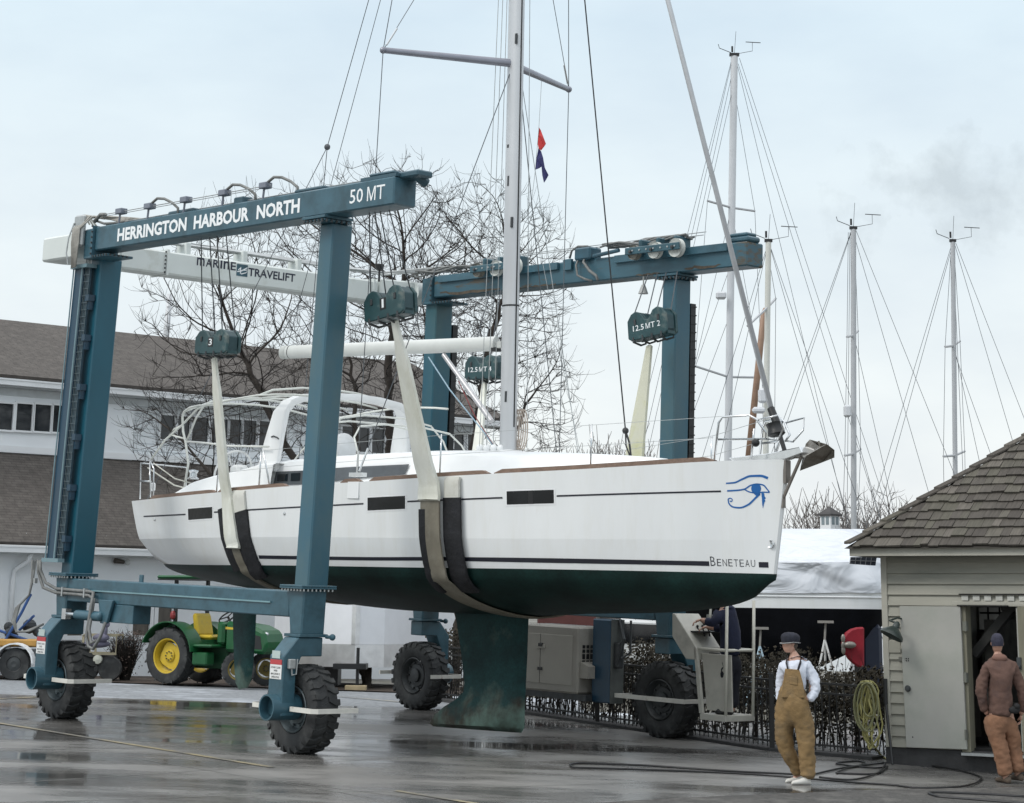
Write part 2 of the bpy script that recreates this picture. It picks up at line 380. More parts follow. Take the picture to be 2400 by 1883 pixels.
# wet concrete
def wet_concrete():
    m, N, L, b = node_mat('wet_concrete')
    tc = N.new('ShaderNodeTexCoord')
    def noise(sc, det=6, ro=.6, stretch=None):
        n = N.new('ShaderNodeTexNoise'); n.inputs['Scale'].default_value = sc; n.inputs['Detail'].default_value = det; n.inputs['Roughness'].default_value = ro
        if stretch:
            mp = N.new('ShaderNodeMapping'); mp.inputs['Scale'].default_value = stretch; L.new(tc.outputs['Object'], mp.inputs[0]); L.new(mp.outputs[0], n.inputs['Vector'])
        else: L.new(tc.outputs['Object'], n.inputs['Vector'])
        return n
    big = noise(.30, 6, .62, (.55, 1.5, 1)); mid = noise(1.1, 8, .68, (.6, 1.3, 1)); fine = noise(22, 3, .6)
    c = N.new('ShaderNodeValToRGB'); L.new(mid.outputs['Fac'], c.inputs[0]); e = c.color_ramp.elements
    e[0].position = .3; e[0].color = (.112, .108, .102, 1); e[1].position = .72; e[1].color = (.215, .209, .198, 1)
    wet = N.new('ShaderNodeValToRGB'); L.new(big.outputs['Fac'], wet.inputs[0]); e = wet.color_ramp.elements
    e[0].position = .38; e[0].color = (.48, .48, .48, 1); e[1].position = .60; e[1].color = (1.25, 1.25, 1.25, 1)
    mx = N.new('ShaderNodeMix'); mx.data_type = 'RGBA'; mx.blend_type = 'MULTIPLY'; mx.inputs[0].default_value = 1; L.new(c.outputs[0], mx.inputs[6]); L.new(wet.outputs[0], mx.inputs[7])
    # old yellow-brown stains
    st = noise(.55, 4, .5, (1, 1, 1)); r = N.new('ShaderNodeMapRange'); r.inputs[1].default_value = .60; r.inputs[2].default_value = .75; r.inputs[4].default_value = .35; L.new(st.outputs['Fac'], r.inputs[0])
    m2 = N.new('ShaderNodeMix'); m2.data_type = 'RGBA'; L.new(r.outputs[0], m2.inputs[0]); L.new(mx.outputs[2], m2.inputs[6]); m2.inputs[7].default_value = (.105, .10, .075, 1)
    L.new(m2.outputs[2], b.inputs['Base Color'])
    # roughness: standing water film in the low spots
    add = N.new('ShaderNodeMath'); add.operation = 'MULTIPLY_ADD'; L.new(mid.outputs['Fac'], add.inputs[0]); add.inputs[1].default_value = .35; L.new(big.outputs['Fac'], add.inputs[2])
    rr = N.new('ShaderNodeMapRange'); rr.inputs[1].default_value = .56; rr.inputs[2].default_value = .80; rr.inputs[3].default_value = .07; rr.inputs[4].default_value = .42; L.new(add.outputs[0], rr.inputs[0]); L.new(rr.outputs[0], b.inputs['Roughness'])
    b.inputs['Specular IOR Level'].default_value = .5
    bs = N.new('ShaderNodeMapRange'); bs.inputs[1].default_value = .56; bs.inputs[2].default_value = .85; bs.inputs[3].default_value = .02; bs.inputs[4].default_value = .22; L.new(add.outputs[0], bs.inputs[0])
    bp = N.new('ShaderNodeBump'); bp.inputs['Distance'].default_value = .01; L.new(bs.outputs[0], bp.inputs['Strength']); L.new(fine.outputs['Fac'], bp.inputs['Height']); L.new(bp.outputs[0], b.inputs['Normal'])
    return m
M_wet = wet_concrete()
M_gravel = mat('pale_gravel', (.22, .235, .25), .9, var=.35, vscale=9, dirt=(.40, .43, .47), dscale=.35, dlo=.50, dhi=.6, bump=.5, bscale=30)
M_earth = mat('winter_ground', (.10, .095, .075), .95, var=.4, vscale=.8, dirt=(.19, .185, .17), dscale=.12, dlo=.45, dhi=.6, bump=.5, bscale=6)
M_mulch = mat('mulch_bed', (.055, .040, .030), .95, var=.5, vscale=9, bump=.8, bscale=25)
M_snow = mat('old_snow', (.72, .76, .80), .7, var=.08, vscale=3)
M_joint = mat('slab_joint_filler', (.16, .16, .15), .6, var=.3, vscale=4)
M_yellow = mat('worn_yellow_paint', (.30, .255, .15), .5, var=.2, vscale=5, dirt=(.15, .145, .13), dscale=1.6, dlo=.40, dhi=.58)

def shingles(name, c1, c2, row, brick, mortar, axis='Object', rot=(0, 0, 0)):
    """asphalt shingle courses on a local XY face"""
    m, N, L, b = node_mat(name); b.inputs['Roughness'].default_value = .9
    tc = N.new('ShaderNodeTexCoord'); mp = N.new('ShaderNodeMapping'); mp.inputs['Rotation'].default_value = rot; L.new(tc.outputs[axis], mp.inputs[0])
    br = N.new('ShaderNodeTexBrick'); L.new(mp.outputs[0], br.inputs['Vector']); br.inputs['Scale'].default_value = 1; br.inputs['Brick Width'].default_value = brick; br.inputs['Row Height'].default_value = row
    br.inputs['Color1'].default_value = (*c1, 1); br.inputs['Color2'].default_value = (*c2, 1); br.inputs['Mortar'].default_value = (*mortar, 1); br.inputs['Mortar Size'].default_value = row*.09; br.inputs['Mortar Smooth'].default_value = .6; br.offset = .37
    n = N.new('ShaderNodeTexNoise'); n.inputs['Scale'].default_value = 7; n.inputs['Detail'].default_value = 6; L.new(mp.outputs[0], n.inputs['Vector'])
    mx = N.new('ShaderNodeMix'); mx.data_type = 'RGBA'; mx.blend_type = 'OVERLAY'; mx.inputs[0].default_value = .55; L.new(br.outputs['Color'], mx.inputs[6]); L.new(n.outputs['Fac'], mx.inputs[7])
    L.new(mx.outputs[2], b.inputs['Base Color'])
    bp = N.new('ShaderNodeBump'); bp.inputs['Strength'].default_value = .6; bp.inputs['Distance'].default_value = .02; L.new(br.outputs['Fac'], bp.inputs['Height']); bp.invert = True; L.new(bp.outputs[0], b.inputs['Normal'])
    return m
M_shingle = shingles('brown_asphalt_shingles', (.098, .088, .079), (.082, .073, .066), .095, .27, (.058, .051, .046))

def wrap_mat():
    m, N, L, b = node_mat('white_shrink_wrap'); b.inputs['Base Color'].default_value = (.60, .63, .67, 1); b.inputs['Roughness'].default_value = .36
    tc = N.new('ShaderNodeTexCoord'); mp = N.new('ShaderNodeMapping'); mp.inputs['Scale'].default_value = (.55, 1.0, 1.3); mp.inputs['Rotation'].default_value = (0, .5, .3); L.new(tc.outputs['Object'], mp.inputs[0])
    n = N.new('ShaderNodeTexNoise'); n.inputs['Scale'].default_value = 1.1; n.inputs['Detail'].default_value = 3; n.inputs['Distortion'].default_value = 1.4; L.new(mp.outputs[0], n.inputs['Vector'])
    w = N.new('ShaderNodeTexWave'); w.inputs['Scale'].default_value = .55; w.inputs['Distortion'].default_value = 9; w.inputs['Detail'].default_value = 2; L.new(mp.outputs[0], w.inputs['Vector'])
    ad = N.new('ShaderNodeMath'); ad.operation = 'MULTIPLY_ADD'; L.new(w.outputs['Fac'], ad.inputs[0]); ad.inputs[1].default_value = .35; L.new(n.outputs['Fac'], ad.inputs[2])
    bp = N.new('ShaderNodeBump'); bp.inputs['Strength'].default_value = 1.; bp.inputs['Distance'].default_value = .20; L.new(ad.outputs[0], bp.inputs['Height']); L.new(bp.outputs[0], b.inputs['Normal']); return m
M_wrap = wrap_mat()
M_asph = mat('rough_asphalt', (.060, .058, .054), .8, var=.5, vscale=14, dirt=(.13, .125, .115), dscale=3, dlo=.5, dhi=.7, bump=.9, bscale=45)
# ------------------------------------------------------------------ the setting: ground
def ground_sheet(name, poly, dz, m, xs=(), ys=()):
    """a sheet that follows gz: rectangle cut along the kinks of the yard"""
    x0, x1, y0, y1 = poly
    X = sorted(set([x0, x1] + [x for x in (-14., 14.) + tuple(xs) if x0 < x < x1])); Y = sorted(set([y0, y1] + [y for y in (-6., 40.) + tuple(ys) if y0 < y < y1]))
    mb = MB(); mb.grid([[(x, y, gz(x, y)+dz) for x in X] for y in Y]); return structure(name, mb, m)
ground_sheet('ground', (-900., 900., -40., 1500.), -.02, M_earth)
PADY = 39.6
pad = ground_sheet('concrete_pad', (-30., 26., -20., PADY), 0., M_wet)
ground_sheet('gravel_road', (-40., 1.5, PADY-.25, 46.2), -.008, M_gravel)
ground_sheet('mulch_bed', (-40., -.3, 46.3, 50.5), .012, M_mulch)
# slab joints and worn yellow lines lie on the pad
def strip(mb, a, b, w, dz):
    a = Vector(a); b = Vector(b); d = (b-a).normalized(); n = Vector((-d.y, d.x)); k = max(1, int((b-a).length/1.))
    rows = []
    for i in range(k+1):
        p = a + (b-a)*i/k; l = p + n*w/2; r = p - n*w/2
        rows.append([(l.x, l.y, gz(l.x, l.y)+dz), (r.x, r.y, gz(r.x, r.y)+dz)])
    mb.grid(rows)
def gpx(*p): g = ongz(*p); return (g.x, g.y)
mb = MB()
J = [((0, 1838), (1000, 1772)), ((0, 1883), (1660, 1830)), ((1000, 1772), (1700, 1741)), ((0, 1760), (640, 1745)),
     ((640, 1830), (1040, 1880)), ((330, 1780), (880, 1872)), ((560, 1660), (1000, 1700))]
for a, b in J: mb.mark(); strip(mb, gpx(*a), gpx(*b), .018, .004)
[o.__setitem__('kind', 'structure') for o in [structure('slab_joint', mb, M_joint)] + [q for q in bpy.data.objects if q.name.startswith('slab_joint')]]
mb = MB()
for a, b in (((-40, 1690), (640, 1800)), ((930, 1855), (1300, 1915)), ((790, 1633), (960, 1648)), ((-20, 1640), (110, 1634))): mb.mark(); strip(mb, gpx(*a), gpx(*b), .10, .008)
[o.__setitem__('kind', 'structure') for o in [structure('yellow_line_marking', mb, M_yellow)] + [q for q in bpy.data.objects if q.name.startswith('yellow_line')]]

ed = [ongz(x, y) for x, y in ((1290, 1895), (1480, 1878), (1700, 1868), (1900, 1859), (2100, 1852), (2300, 1848), (2440, 1846))]
mb = MB(); R0 = random.Random(2); mb.grid([[(p.x+R0.uniform(-.03, .03), p.y+R0.uniform(-.10, .10), gz(p.x, p.y)+.012) for p in ed], [(p.x-1., 14., gz(p.x-1., 14.)+.012) for p in ed]]); structure('asphalt_apron', mb, M_asph)
# ------------------------------------------------------------------ the boat lift
UL, UR, ULEG, LW_, UA = .222, 7.926, 6.356, .3175, .146
WD, BW, ZB, ZT = 7.248, .4055, 7.3525, 7.7448
ZL = 7.27; SPL = .0234; TD = 1.183
lift = thing('boat_lift', 'tall blue and white travelling boat hoist carrying the sailboat over the wet yard', 'boat lift', FRAME)
# top beams
mb = MB(); mb.bbox((UL, 0, ZB), (UR, BW, ZT), .02); beam1 = part('top_beam', mb, M_blue, lift)
mb = MB(); mb.bbox((UL, WD, ZB), (UR, WD+BW, ZT), .02)
beam2 = part('top_beam', mb, mat('lift_weathered_beam', (.036, .098, .13), .42, var=.18, vscale=1.3, dirt=(.075, .062, .042), dscale=1.9, dlo=.57, dhi=.64, stretch=(.5, 1, 2.6)), lift, label='weathered top beam with rusty streaks and white sheaves')
def bolts(mb, pts, d, r=.016, l=.02):
    for p in pts: p = Vector(p); mb.tube(p, p+Vector(d)*l, r, n=6)
# flanges and bolts at the beam ends, on leg heads
fl = MB(); bo = MB()
for v0, s in ((0, -1), (WD, -1)):
    fl.box((UL-.03, v0-.05, ZB-.12), (UL-.003, v0+BW+.05, ZT+.02))
    bolts(bo, [(UL-.015, v0-.05, ZB-.05+k*.09) for k in range(6)], (0, -1, 0))
    fl.box((UL-.25, v0-.04, ZB-.12), (UL+.46, v0+BW+.05, ZB-.082))
    bolts(bo, [(UL+.05+k*.08, v0-.04, ZB-.10) for k in range(6)], (0, -1, 0)); bolts(bo, [(UL+.46, v0+.02+k*.08, ZB-.10) for k in range(5)], (1, 0, 0))
    fl.box((ULEG-LW_-.12, v0-.05, ZB-.045), (ULEG+.10, v0+BW+.06, ZB-.003)); fl.box((ULEG-LW_-.10, v0-.03, ZL), (ULEG+.08, v0+BW+.06, ZL+.032))
    bolts(bo, [(ULEG-LW_-.06+k*.085, v0-.05, ZB-.06) for k in range(6)], (0, 0, -1), l=.045); bolts(bo, [(ULEG+.085, v0+k*.09, ZB-.06) for k in range(5)], (0, 0, -1), l=.045)
part('flange_plate', fl, M_blue, lift, bevel=.006); part('bolt', bo, M_darksteel, lift)
# legs (near pair leans in a little)
def leg(u0, u1, v0, v1, sp, z0=2.20, z1=ZL):
    mb = MB(); p = []
    for z in (z0, z1):
        d = sp*z; p += [(u0, v0+d, z), (u1, v0+d, z), (u1, v1+d, z), (u0, v1+d, z)]
    return mb.hexa(p)
M_leg = mat('lift_leg_paint', (.032, .108, .152), .34, var=.10, vscale=.9, dirt=(.058, .118, .138), dscale=.55, dlo=.50, dhi=.66, rvar=.06, stretch=(1, 1, .5))
for (ur, v0, v1, sp) in ((ULEG, .0185, .3755, SPL), (ULEG, WD+.0185, WD+.3755, 0.004)):
    part('leg', leg(ur-LW_, ur, v0, v1, sp), M_leg, lift, bevel=.02)
M_legd = mat('lift_back_leg_paint', (.011, .085, .125), .34, var=.12, vscale=1.0, dirt=(.034, .098, .112), dscale=.6, dlo=.52, dhi=.7, stretch=(1, 1, .5))
for (ur, v0, v1, sp) in ((UA, .0185, .4255, SPL), (UA+.12, WD+.0185, WD+.4255, 0.004)):
    part('leg', leg(ur-LW_, ur, v0, v1, sp), M_legd, lift, bevel=.02)
# heads above the back legs
for v0 in (0, WD):
    mb = MB(); mb.bbox((UL-.36, v0+.01, ZB-.11), (UL-.033, v0+BW-.01, ZT-.01), .02); part('leg_head', mb, M_blue, lift)
# white cross beam: mitred corners into stubs
def plan_prism(pl, z0, z1):
    mb = MB(); return mb.prism([(u, v, z0) for u, v in pl], (0, 0, z1-z0))
cb = MB()
cb.prism([(-1.05, BW+.6, 7.25), (-.60, BW+.6, 7.25), (-.60, 6.60, 7.25), (-1.05, 6.60, 7.25)], (0, 0, .40))
part('cross_beam', cb, M_crane_white, lift, bevel=.03)
for v0, s in ((0., 1), (WD+BW, -1)):
    mb = MB(); o = lambda u, v: (u, v0+s*v, 7.30)
    mb.prism([o(-1.46, 0), o(-.42, 0), o(-.42, BW), o(-.60, BW+.6), o(-1.05, BW+.6), o(-1.46, BW)], (0, 0, .405)); part('cross_beam_end', mb, M_crane_white, lift, bevel=.03)
    mb = MB(); mb.lathe([(0, 0), (.19, 0), (.20, .03), (.20, .36), (0, .37)], (-.50, v0+s*(-.0)-.03*s, 7.50), (0, s, 0), 24); part('round_end_cap', mb, M_crane_white, lift, smooth=40)
mb = MB(); mb.box((-1.08, 1.92, 7.23), (-.575, 1.97, 7.68)); mb.box((-1.08, 6.46, 7.23), (-.575, 6.51, 7.68)); part('cross_beam_flange', mb, M_crane_white, lift, bevel=.006)
bb = MB(); bolts(bb, [(-.575, 1.90, 7.28+k*.07) for k in range(6)], (0, -1, 0)); part('bolt', bb, M_darksteel, lift)
# plug of the white beam's lettering
def place(vs, fs, f): mb = MB(); mb.add([f(*p) for p in vs], fs); return mb
def on_near(u0, z0): return lambda x, y: (u0+x, -.004, z0+y)
def on_cross(v0, z0): return lambda x, y: (-.596, v0+x, z0+y)
zz1 = lambda a, b: (60+a*.2756, 380+b*.2756)
for word, p0, p1 in (('HERRINGTON', zz1(781, 650), zz1(1368, 560)), ('HARBOUR', zz1(1430, 550), zz1(1900, 470)), ('NORTH', zz1(1965, 460), (702, 500))):
    ua, ub = lv(*p0, 0).x, lv(*p1, 0).x
    vs, fs = fit_text(word, ub-ua, .215, .036, 1.0)
    part('lettering', place(vs, fs, on_near(ua, 7.44)), M_letter, beam1)
ua, ub = lv(820, 470, 0).x, lv(902, 458, 0).x
def m_shape(w, h, t): return [(0, 0), (t, 0), (t, h*.80), (w/2-t*.42, 0), (w/2+t*.42, 0), (w-t, h*.80), (w-t, 0), (w, 0), (w, h), (w-t*1.35, h), (w/2, h*.22), (t*1.35, h), (0, h)]
q = MB(); w = ub-ua; f_ = on_near(ua, 7.45)
vs, fs = fit_text('50', w*.38, .20, .006); q.add([f_(*p) for p in vs], fs); ms = m_shape(w*.24, .20, .026); q.add([f_(x+w*.50, y) for x, y in ms], [(0, 1, 2, 11, 12), (2, 3, 10, 11), (3, 4, 10), (4, 5, 9, 10), (5, 6, 7, 8, 9)])
q.add([f_(x+w*.76, y) for x, y in ((0, .174), (w*.24, .174), (w*.24, .20), (0, .20))], [(0, 1, 2, 3)]); q.add([f_(x+w*.76, y) for x, y in ((w*.105, 0), (w*.105+.028, 0), (w*.105+.028, .174), (w*.105, .174))], [(0, 1, 2, 3)])
part('lettering', q, M_letter, beam1)
lm = MB(); va, vb = lu(461, 618, -.6).y, lu(552, 640, -.6).y
wl = [.215, .165, .165, .05, .165, .15]; gap = (vb-va)*.035; k = (vb-va-5*gap)/sum(wl); cur = va
for ch, w in zip('mARInE', wl):
    if ch == 'I': lm.add([on_cross(cur, 7.475)(*p) for p in ((0, 0), (w*k, 0), (w*k, .145), (0, .145))], [(0, 1, 2, 3)])
    else: vs, fs = fit_text(ch, w*k, .145, .016); lm.add([on_cross(cur, 7.475)(*p) for p in vs], fs)
    cur += w*k+gap
lm.mark(); va, vb = lu(581, 650, -.6).y, lu(691, 664, -.6).y
vs, fs = fit_text('TRAVELIFT', vb-va, .145, .022); lm.add([on_cross(va, 7.415)(*p) for p in vs], fs)
part('lettering', lm, mat('dark_navy_lettering', (.012, .014, .035), .5), lift)
va, vb = lu(554, 640, -.6).y, lu(580, 640, -.6).y
lg = MB(); lg.box((-.599, va, 7.39), (-.595, vb, 7.60)); part('emblem', lg, M_blue, lift)
w_ = vb-va
def lgp(pts): return [(-.593, va+w_*a, 7.39+.21*b) for a, b in pts]
lg = MB()
for seg in ([(.05, .38), (.42, .50), (.95, .82), (.95, .74), (.45, .40), (.05, .30)], [(.30, .20), (.38, .20), (.38, .78), (.12, .52), (.12, .44), (.30, .60)], [(.40, .22), (.85, .38), (.95, .52), (.95, .44), (.85, .30), (.40, .14)], [(.55, .55), (.95, .62), (.95, .56), (.55, .47)]):
    lg.add(lgp(seg), [tuple(range(len(seg)))])
part('emblem_marks', lg, M_letter, lift)
# side sills with weld ledge
for v0, nm in ((0., 'side_sill'), (WD, 'side_sill')):
    mb = MB(); mb.bbox((-.16, v0+.02, 1.79), (6.02, v0+.38, 2.14), .015); part(nm, mb, M_blue, lift)
    mb = MB(); mb.box((.9, v0-.004, 1.965), (5.6, v0+.016, 1.985)); part('weld_ledge', mb, mat('lift_ledge', (.17, .30, .33), .4), lift)
# lower leg columns, flanges
def lower(ur, v0, out):
    c = MB(); c.prism([(ur-LW_-.04, v0+.0, 2.17), (ur+.02, v0+.0, 2.17), (ur, v0+.0, 1.56), (ur-LW_+.05, v0, 1.56)], (0, .40, 0)); part('lower_column', c, M_blue, lift, bevel=.02)
    f = MB(); f.box((ur-LW_-.10, v0-.10, 2.175), (ur+.10, v0+.50, 2.198)); f.box((ur-LW_-.10, v0-.10, 2.20), (ur+.10, v0+.50, 2.225))
    f.box((ur-LW_-.02, v0-.04, 1.535), (ur+.03, v0+.44, 1.575)); f.tube((ur+.03, v0+.40, 1.54), (ur+.13, v0+.44, 1.54), .025); f.ball((ur+.13, v0+.44, 1.54), .045)
    part('column_flange', f, M_blue, lift, bevel=.005)
    b = MB(); bolts(b, [(ur-LW_-.07+k*.07, v0-.07, 2.175) for k in range(7)], (0, 0, -1), .014, .03); bolts(b, [(ur+.08, v0-.05+k*.07, 2.175) for k in range(8)], (0, 0, -1), .014, .03); part('plate_bolt', b, M_galv, lift)
# wheels
def tyre_mesh(c, D, w, out, nl=23):
    """tyre with a chunky two-row tread; axis along v"""
    r = D/2; cu, cv, cz = c; mb = MB()
    prof = [(.52, -.36), (.56, -.44), (.66, -.50), (.80, -.515), (.90, -.49), (.945, -.44), (.955, -.25), (.957, 0), (.955, .25), (.945, .44), (.90, .49), (.80, .515), (.66, .50), (.56, .44), (.52, .36)]
    mb.lathe([(r*a, w*b) for a, b in prof], c, (0, 1, 0), 48)
    for k in range(nl):
        for row in (-1, 1):
            a0 = 2*math.pi*(k + (.5 if row > 0 else 0))/nl; da = 2*math.pi/nl
            def P(a, f, rr): return (cu + math.cos(a)*rr, cv + w*f, cz + math.sin(a)*rr)
            f0, f1, f2 = (-.50, -.30, -.03) if row < 0 else (.50, .30, .03)
            A = [P(a0, f0, r*.935), P(a0+da*.58, f0, r*.935), P(a0+da*.50, f1, r*.952), P(a0+da*.78, f2, r*.952), P(a0+da*.30, f2, r*.952), P(a0-da*.03, f1, r*.952)]
            B = [P(a0+da*.04, f0*.985, r*.985), P(a0+da*.54, f0*.985, r*.985), P(a0+da*.47, f1, r*1.0), P(a0+da*.74, f2*1.3, r*1.0), P(a0+da*.34, f2*1.3, r*1.0), P(a0+da*.0, f1, r*1.0)]
            mb.add(A+B, [tuple(range(6, 12))] + [(i, (i+1) % 6, 6+(i+1) % 6, 6+i) for i in range(6)])
            # side lug
            S = [P(a0+da*.06, f0, r*.935), P(a0+da*.52, f0, r*.935), P(a0+da*.46, f0*1.06, r*.84), P(a0+da*.12, f0*1.06, r*.84)]
            S2 = [P(a0+da*.06, f0*1.03, r*.975), P(a0+da*.52, f0*1.03, r*.975), P(a0+da*.46, f0*1.09, r*.85), P(a0+da*.12, f0*1.09, r*.85)]
            mb.add(S+S2, [(4, 5, 6, 7)] + [(i, (i+1) % 4, 4+(i+1) % 4, 4+i) for i in range(4)])
    return mb
M_rimb = mat('wheel_rim_grey', (.075, .10, .11), .5, metal=.2, var=.3, vscale=6, dirt=(.05, .05, .05), dscale=3)
M_rimk = mat('wheel_rim_dark', (.035, .04, .042), .5, var=.4, vscale=6)
def wheel(u, v0, side, dark=False):
    """v0 = outer leg face; side -1: fork on the -v side"""
    cv = v0+.215 if side < 0 else v0+.16
    c = (u, cv, TD/2-.01)
    t = part('wheel', tyre_mesh(c, TD, .40, side), M_rubber, lift, smooth=30)
    r = MB()
    for s in (-1, 1):
        r.lathe([(.305, s*.16), (.315, s*.175), (.30, s*.185), (.275, s*.15), (.25, s*.08), (.20, s*.07), (.19, s*.09), (.12, s*.10), (.115, s*.14), (.09, s*.15), (0, s*.15)], c, (0, 1, 0), 32)
        for k in range(10): a = 2*math.pi*k/10; r.tube((u+.225*math.cos(a), cv+s*.06, c[2]+.225*math.sin(a)), (u+.225*math.cos(a), cv+s*.105, c[2]+.225*math.sin(a)), .018, n=6)
    part('rim', r, M_rimk if dark else M_rimb, t, smooth=40)
def fork(u, v0, s):
    """s=-1: arm on the -v side of the wheel"""
    def V(d): return v0+.20 + s*d       # d measured outwards from the leg centre
    mb = MB(); h = .16
    # profile in the (d,z) plane: head box, sloping shoulder, arm
    pr = [(-.18, 1.53), (.24, 1.53), (.47, 1.28), (.47, .50), (.25, .50), (.25, 1.10), (.17, 1.28), (-.18, 1.28)]
    mb.prism([(u-h, V(d), z) for d, z in pr], (2*h, 0, 0)); part('wheel_fork', mb, M_blue, lift, bevel=.012)
    mb = MB(); mb.lathe([(.150, .02), (.150, .60-.10), (.168, .60-.10), (.168, .16), (.12, .15), (.12, .10)][::-1], (u, v0+.20, .61), (0, s, 0), 28)
    mb.lathe([(.145, .16), (.145, .20)], (u, v0+.20, .61), (0, s, 0), 28)
    mb = MB(); mb.lathe([(.0, .22), (.150, .22), (.150, .60), (.172, .60), (.172, .12)], (u, v0+.20, .61), (0, s, 0), 28); part('hub_tube', mb, M_blue, lift, smooth=40)
    g = MB()
    for e in (-1, 1):
        a = [Vector((u+e*.20, V(.34), .60)), Vector((u+e*.66, V(.34), .60)), Vector((u+e*.72, V(.28), .60)), Vector((u+e*.72, V(-.40), .60))]
        g.path(a, .040, 4, up=(0, 0, 1), ell=(1.1, .55))
    if s > 0 and u > 3: g.path([Vector((u-.78, V(-.42), .60)), Vector((u+.74, V(-.42), .60))], .042, 4, up=(0, 0, 1), ell=(1.1, .6))
    part('guard_bar', g, mat('guard_bar_white', (.62, .61, .56), .6, var=.1, vscale=5, dirt=(.36, .30, .26), dscale=2.5, dlo=.6, dhi=.7), lift)
    return V
def label_plate(u, v0):
    # white notice with red heading on the outer arm face
    m_ = MB(); m_.box((u-.13, v0-.277, .98), (u+.13, v0-.2715, 1.17)); p = part('warning_label', m_, M_signw, lift)
    m_ = MB(); m_.box((u-.13, v0-.280, 1.17), (u+.13, v0-.2715, 1.235)); part('heading', m_, M_red, p)
    m_ = MB()
    for k, line in enumerate(('STAND CLEAR', 'WHEN', 'MACHINE IS', 'OPERATING')):
        vs, fs = fit_text(line, .021*len(line)*.95, .026, .01); w = .021*len(line)*.95
        m_.add([(u-w/2+x, v0-.279, 1.118-k*.042+y) for x, y in vs], fs)
    part('lettering', m_, M_black, p)
    m_ = MB(); m_.box((u-.10, v0-.277, 1.25), (u+.08, v0-.2715, 1.42-.16+.09)); part('instruction_sticker', m_, mat('pale_sticker', (.42, .50, .48), .5), lift)
lower(ULEG, 0., -1); lower(UA+.02, 0., -1); lower(ULEG, WD, 1); lower(UA+.14, WD, 1)
UW = ULEG-LW_/2; UWA = UA-LW_/2
wheel(UW, 0., -1); wheel(UWA, 0., -1); wheel(UW, WD, 1, True); wheel(UWA+.12, WD, 1, True)
fork(UW, 0., -1); fork(UWA, 0., -1); fork(UW, WD, 1); fork(UWA+.12, WD, 1)
label_plate(UW, 0.); label_plate(UWA, 0.)
m_ = MB(); m_.bbox((ULEG+.002, -.21, 1.12), (ULEG+.06, -.10, 1.25), .01); m_.path([(ULEG+.03, -.15, 1.12), (ULEG+.03, -.14, 1.04), (ULEG+.03, -.07, 1.05), (ULEG+.03, -.06, 1.25)], .012); part('switch_box', m_, M_galv, lift)
# steering cylinder beside the left fork
a, b = lv(165, 1433, -.08), lv(265, 1436, -.08)
m_ = MB(); m_.tube((.62, -.05, 1.60), (1.32, -.05, 1.60), .075, n=16); m_.ball((1.32, -.05, 1.60), .075, sc=(.6, 1, 1)); part('steering_cylinder', m_, M_blue, lift, smooth=50)
m_ = MB(); m_.tube((.32, -.05, 1.60), (.62, -.05, 1.60), .034, n=12); m_.cbox((.30, -.05, 1.60), (.12, .10, .16)); part('cylinder_rod', m_, M_steel, lift, smooth=50)
m_ = MB(); m_.prism([(1.20, .0, 1.85), (1.62, .0, 1.85), (1.48, .0, 1.50), (1.30, .0, 1.50)], (0, -.05, 0)); m_.box((1.40, .02, 1.52), (2.10, .34, 1.79)); m_.cbox((2.05, .16, 2.19), (.10, .03, .12)); part('cylinder_bracket', m_, M_blue, lift, bevel=.008)
# cable tray and dark panel on the back left leg
def legv(z, dv): return .0185 + SPL*z + dv
def trail(u0, u1, dv0, dv1, z0, z1):
    p = []
    for z in (z0, z1): p += [(u0, legv(z, dv0), z), (u1, legv(z, dv0), z), (u1, legv(z, dv1), z), (u0, legv(z, dv1), z)]
    return MB().hexa(p)
m_ = trail(-.43, -.145, -.13, -.10, 2.42, 7.13); part('cover_panel', m_, M_bluep, lift, bevel=.004)
m_ = MB(); m_.path([(-.145, legv(2.42, -.16), 2.42), (-.145, legv(4.2, -.16), 4.2), (-.145, legv(7.13, -.16), 7.13)], .016, 6); m_.path([(-.435, legv(2.42, -.15), 2.42), (-.435, legv(7.13, -.15), 7.13)], .012, 6)
m_.box((-.46, legv(2.40, -.20), 2.38), (.04, legv(2.40, -.08), 2.44)); m_.box((-.46, legv(7.13, -.20), 7.10), (.04, legv(7.13, 0), 7.16)); part('panel_frame', m_, mat('tray_edge', (.16, .25, .28), .4), lift)
m_ = MB(); z = 2.5
for uu in (-.115, -.07, -.025, .015): m_.path([(uu, legv(2.42, -.12), 2.42), (uu, legv(7.6, -.12), 7.5)], .0065, 4)
while z < 7.1: m_.path([(-.135, legv(z, -.125), z), (.035, legv(z, -.125), z)], .006, 4); z += .115
part('cable_tray', m_, mat('tray_grey', (.10, .135, .15), .5, var=.2), lift)
part('tray_back', trail(-.15, .03, -.095, -.085, 2.42, 7.13), mat('tray_back_blue', (.008, .035, .055), .5, var=.2), lift)
m_ = MB()
for z in (2.75, 3.55, 4.35, 5.15, 5.95, 6.6): m_.mark(); m_.cbox((.04, legv(z, -.07), z), (.10, .13, .10)); m_.cbox((.03, legv(z, -.06), z-.12), (.07, .09, .14))
part('tray_bracket', m_, M_bluep, lift)
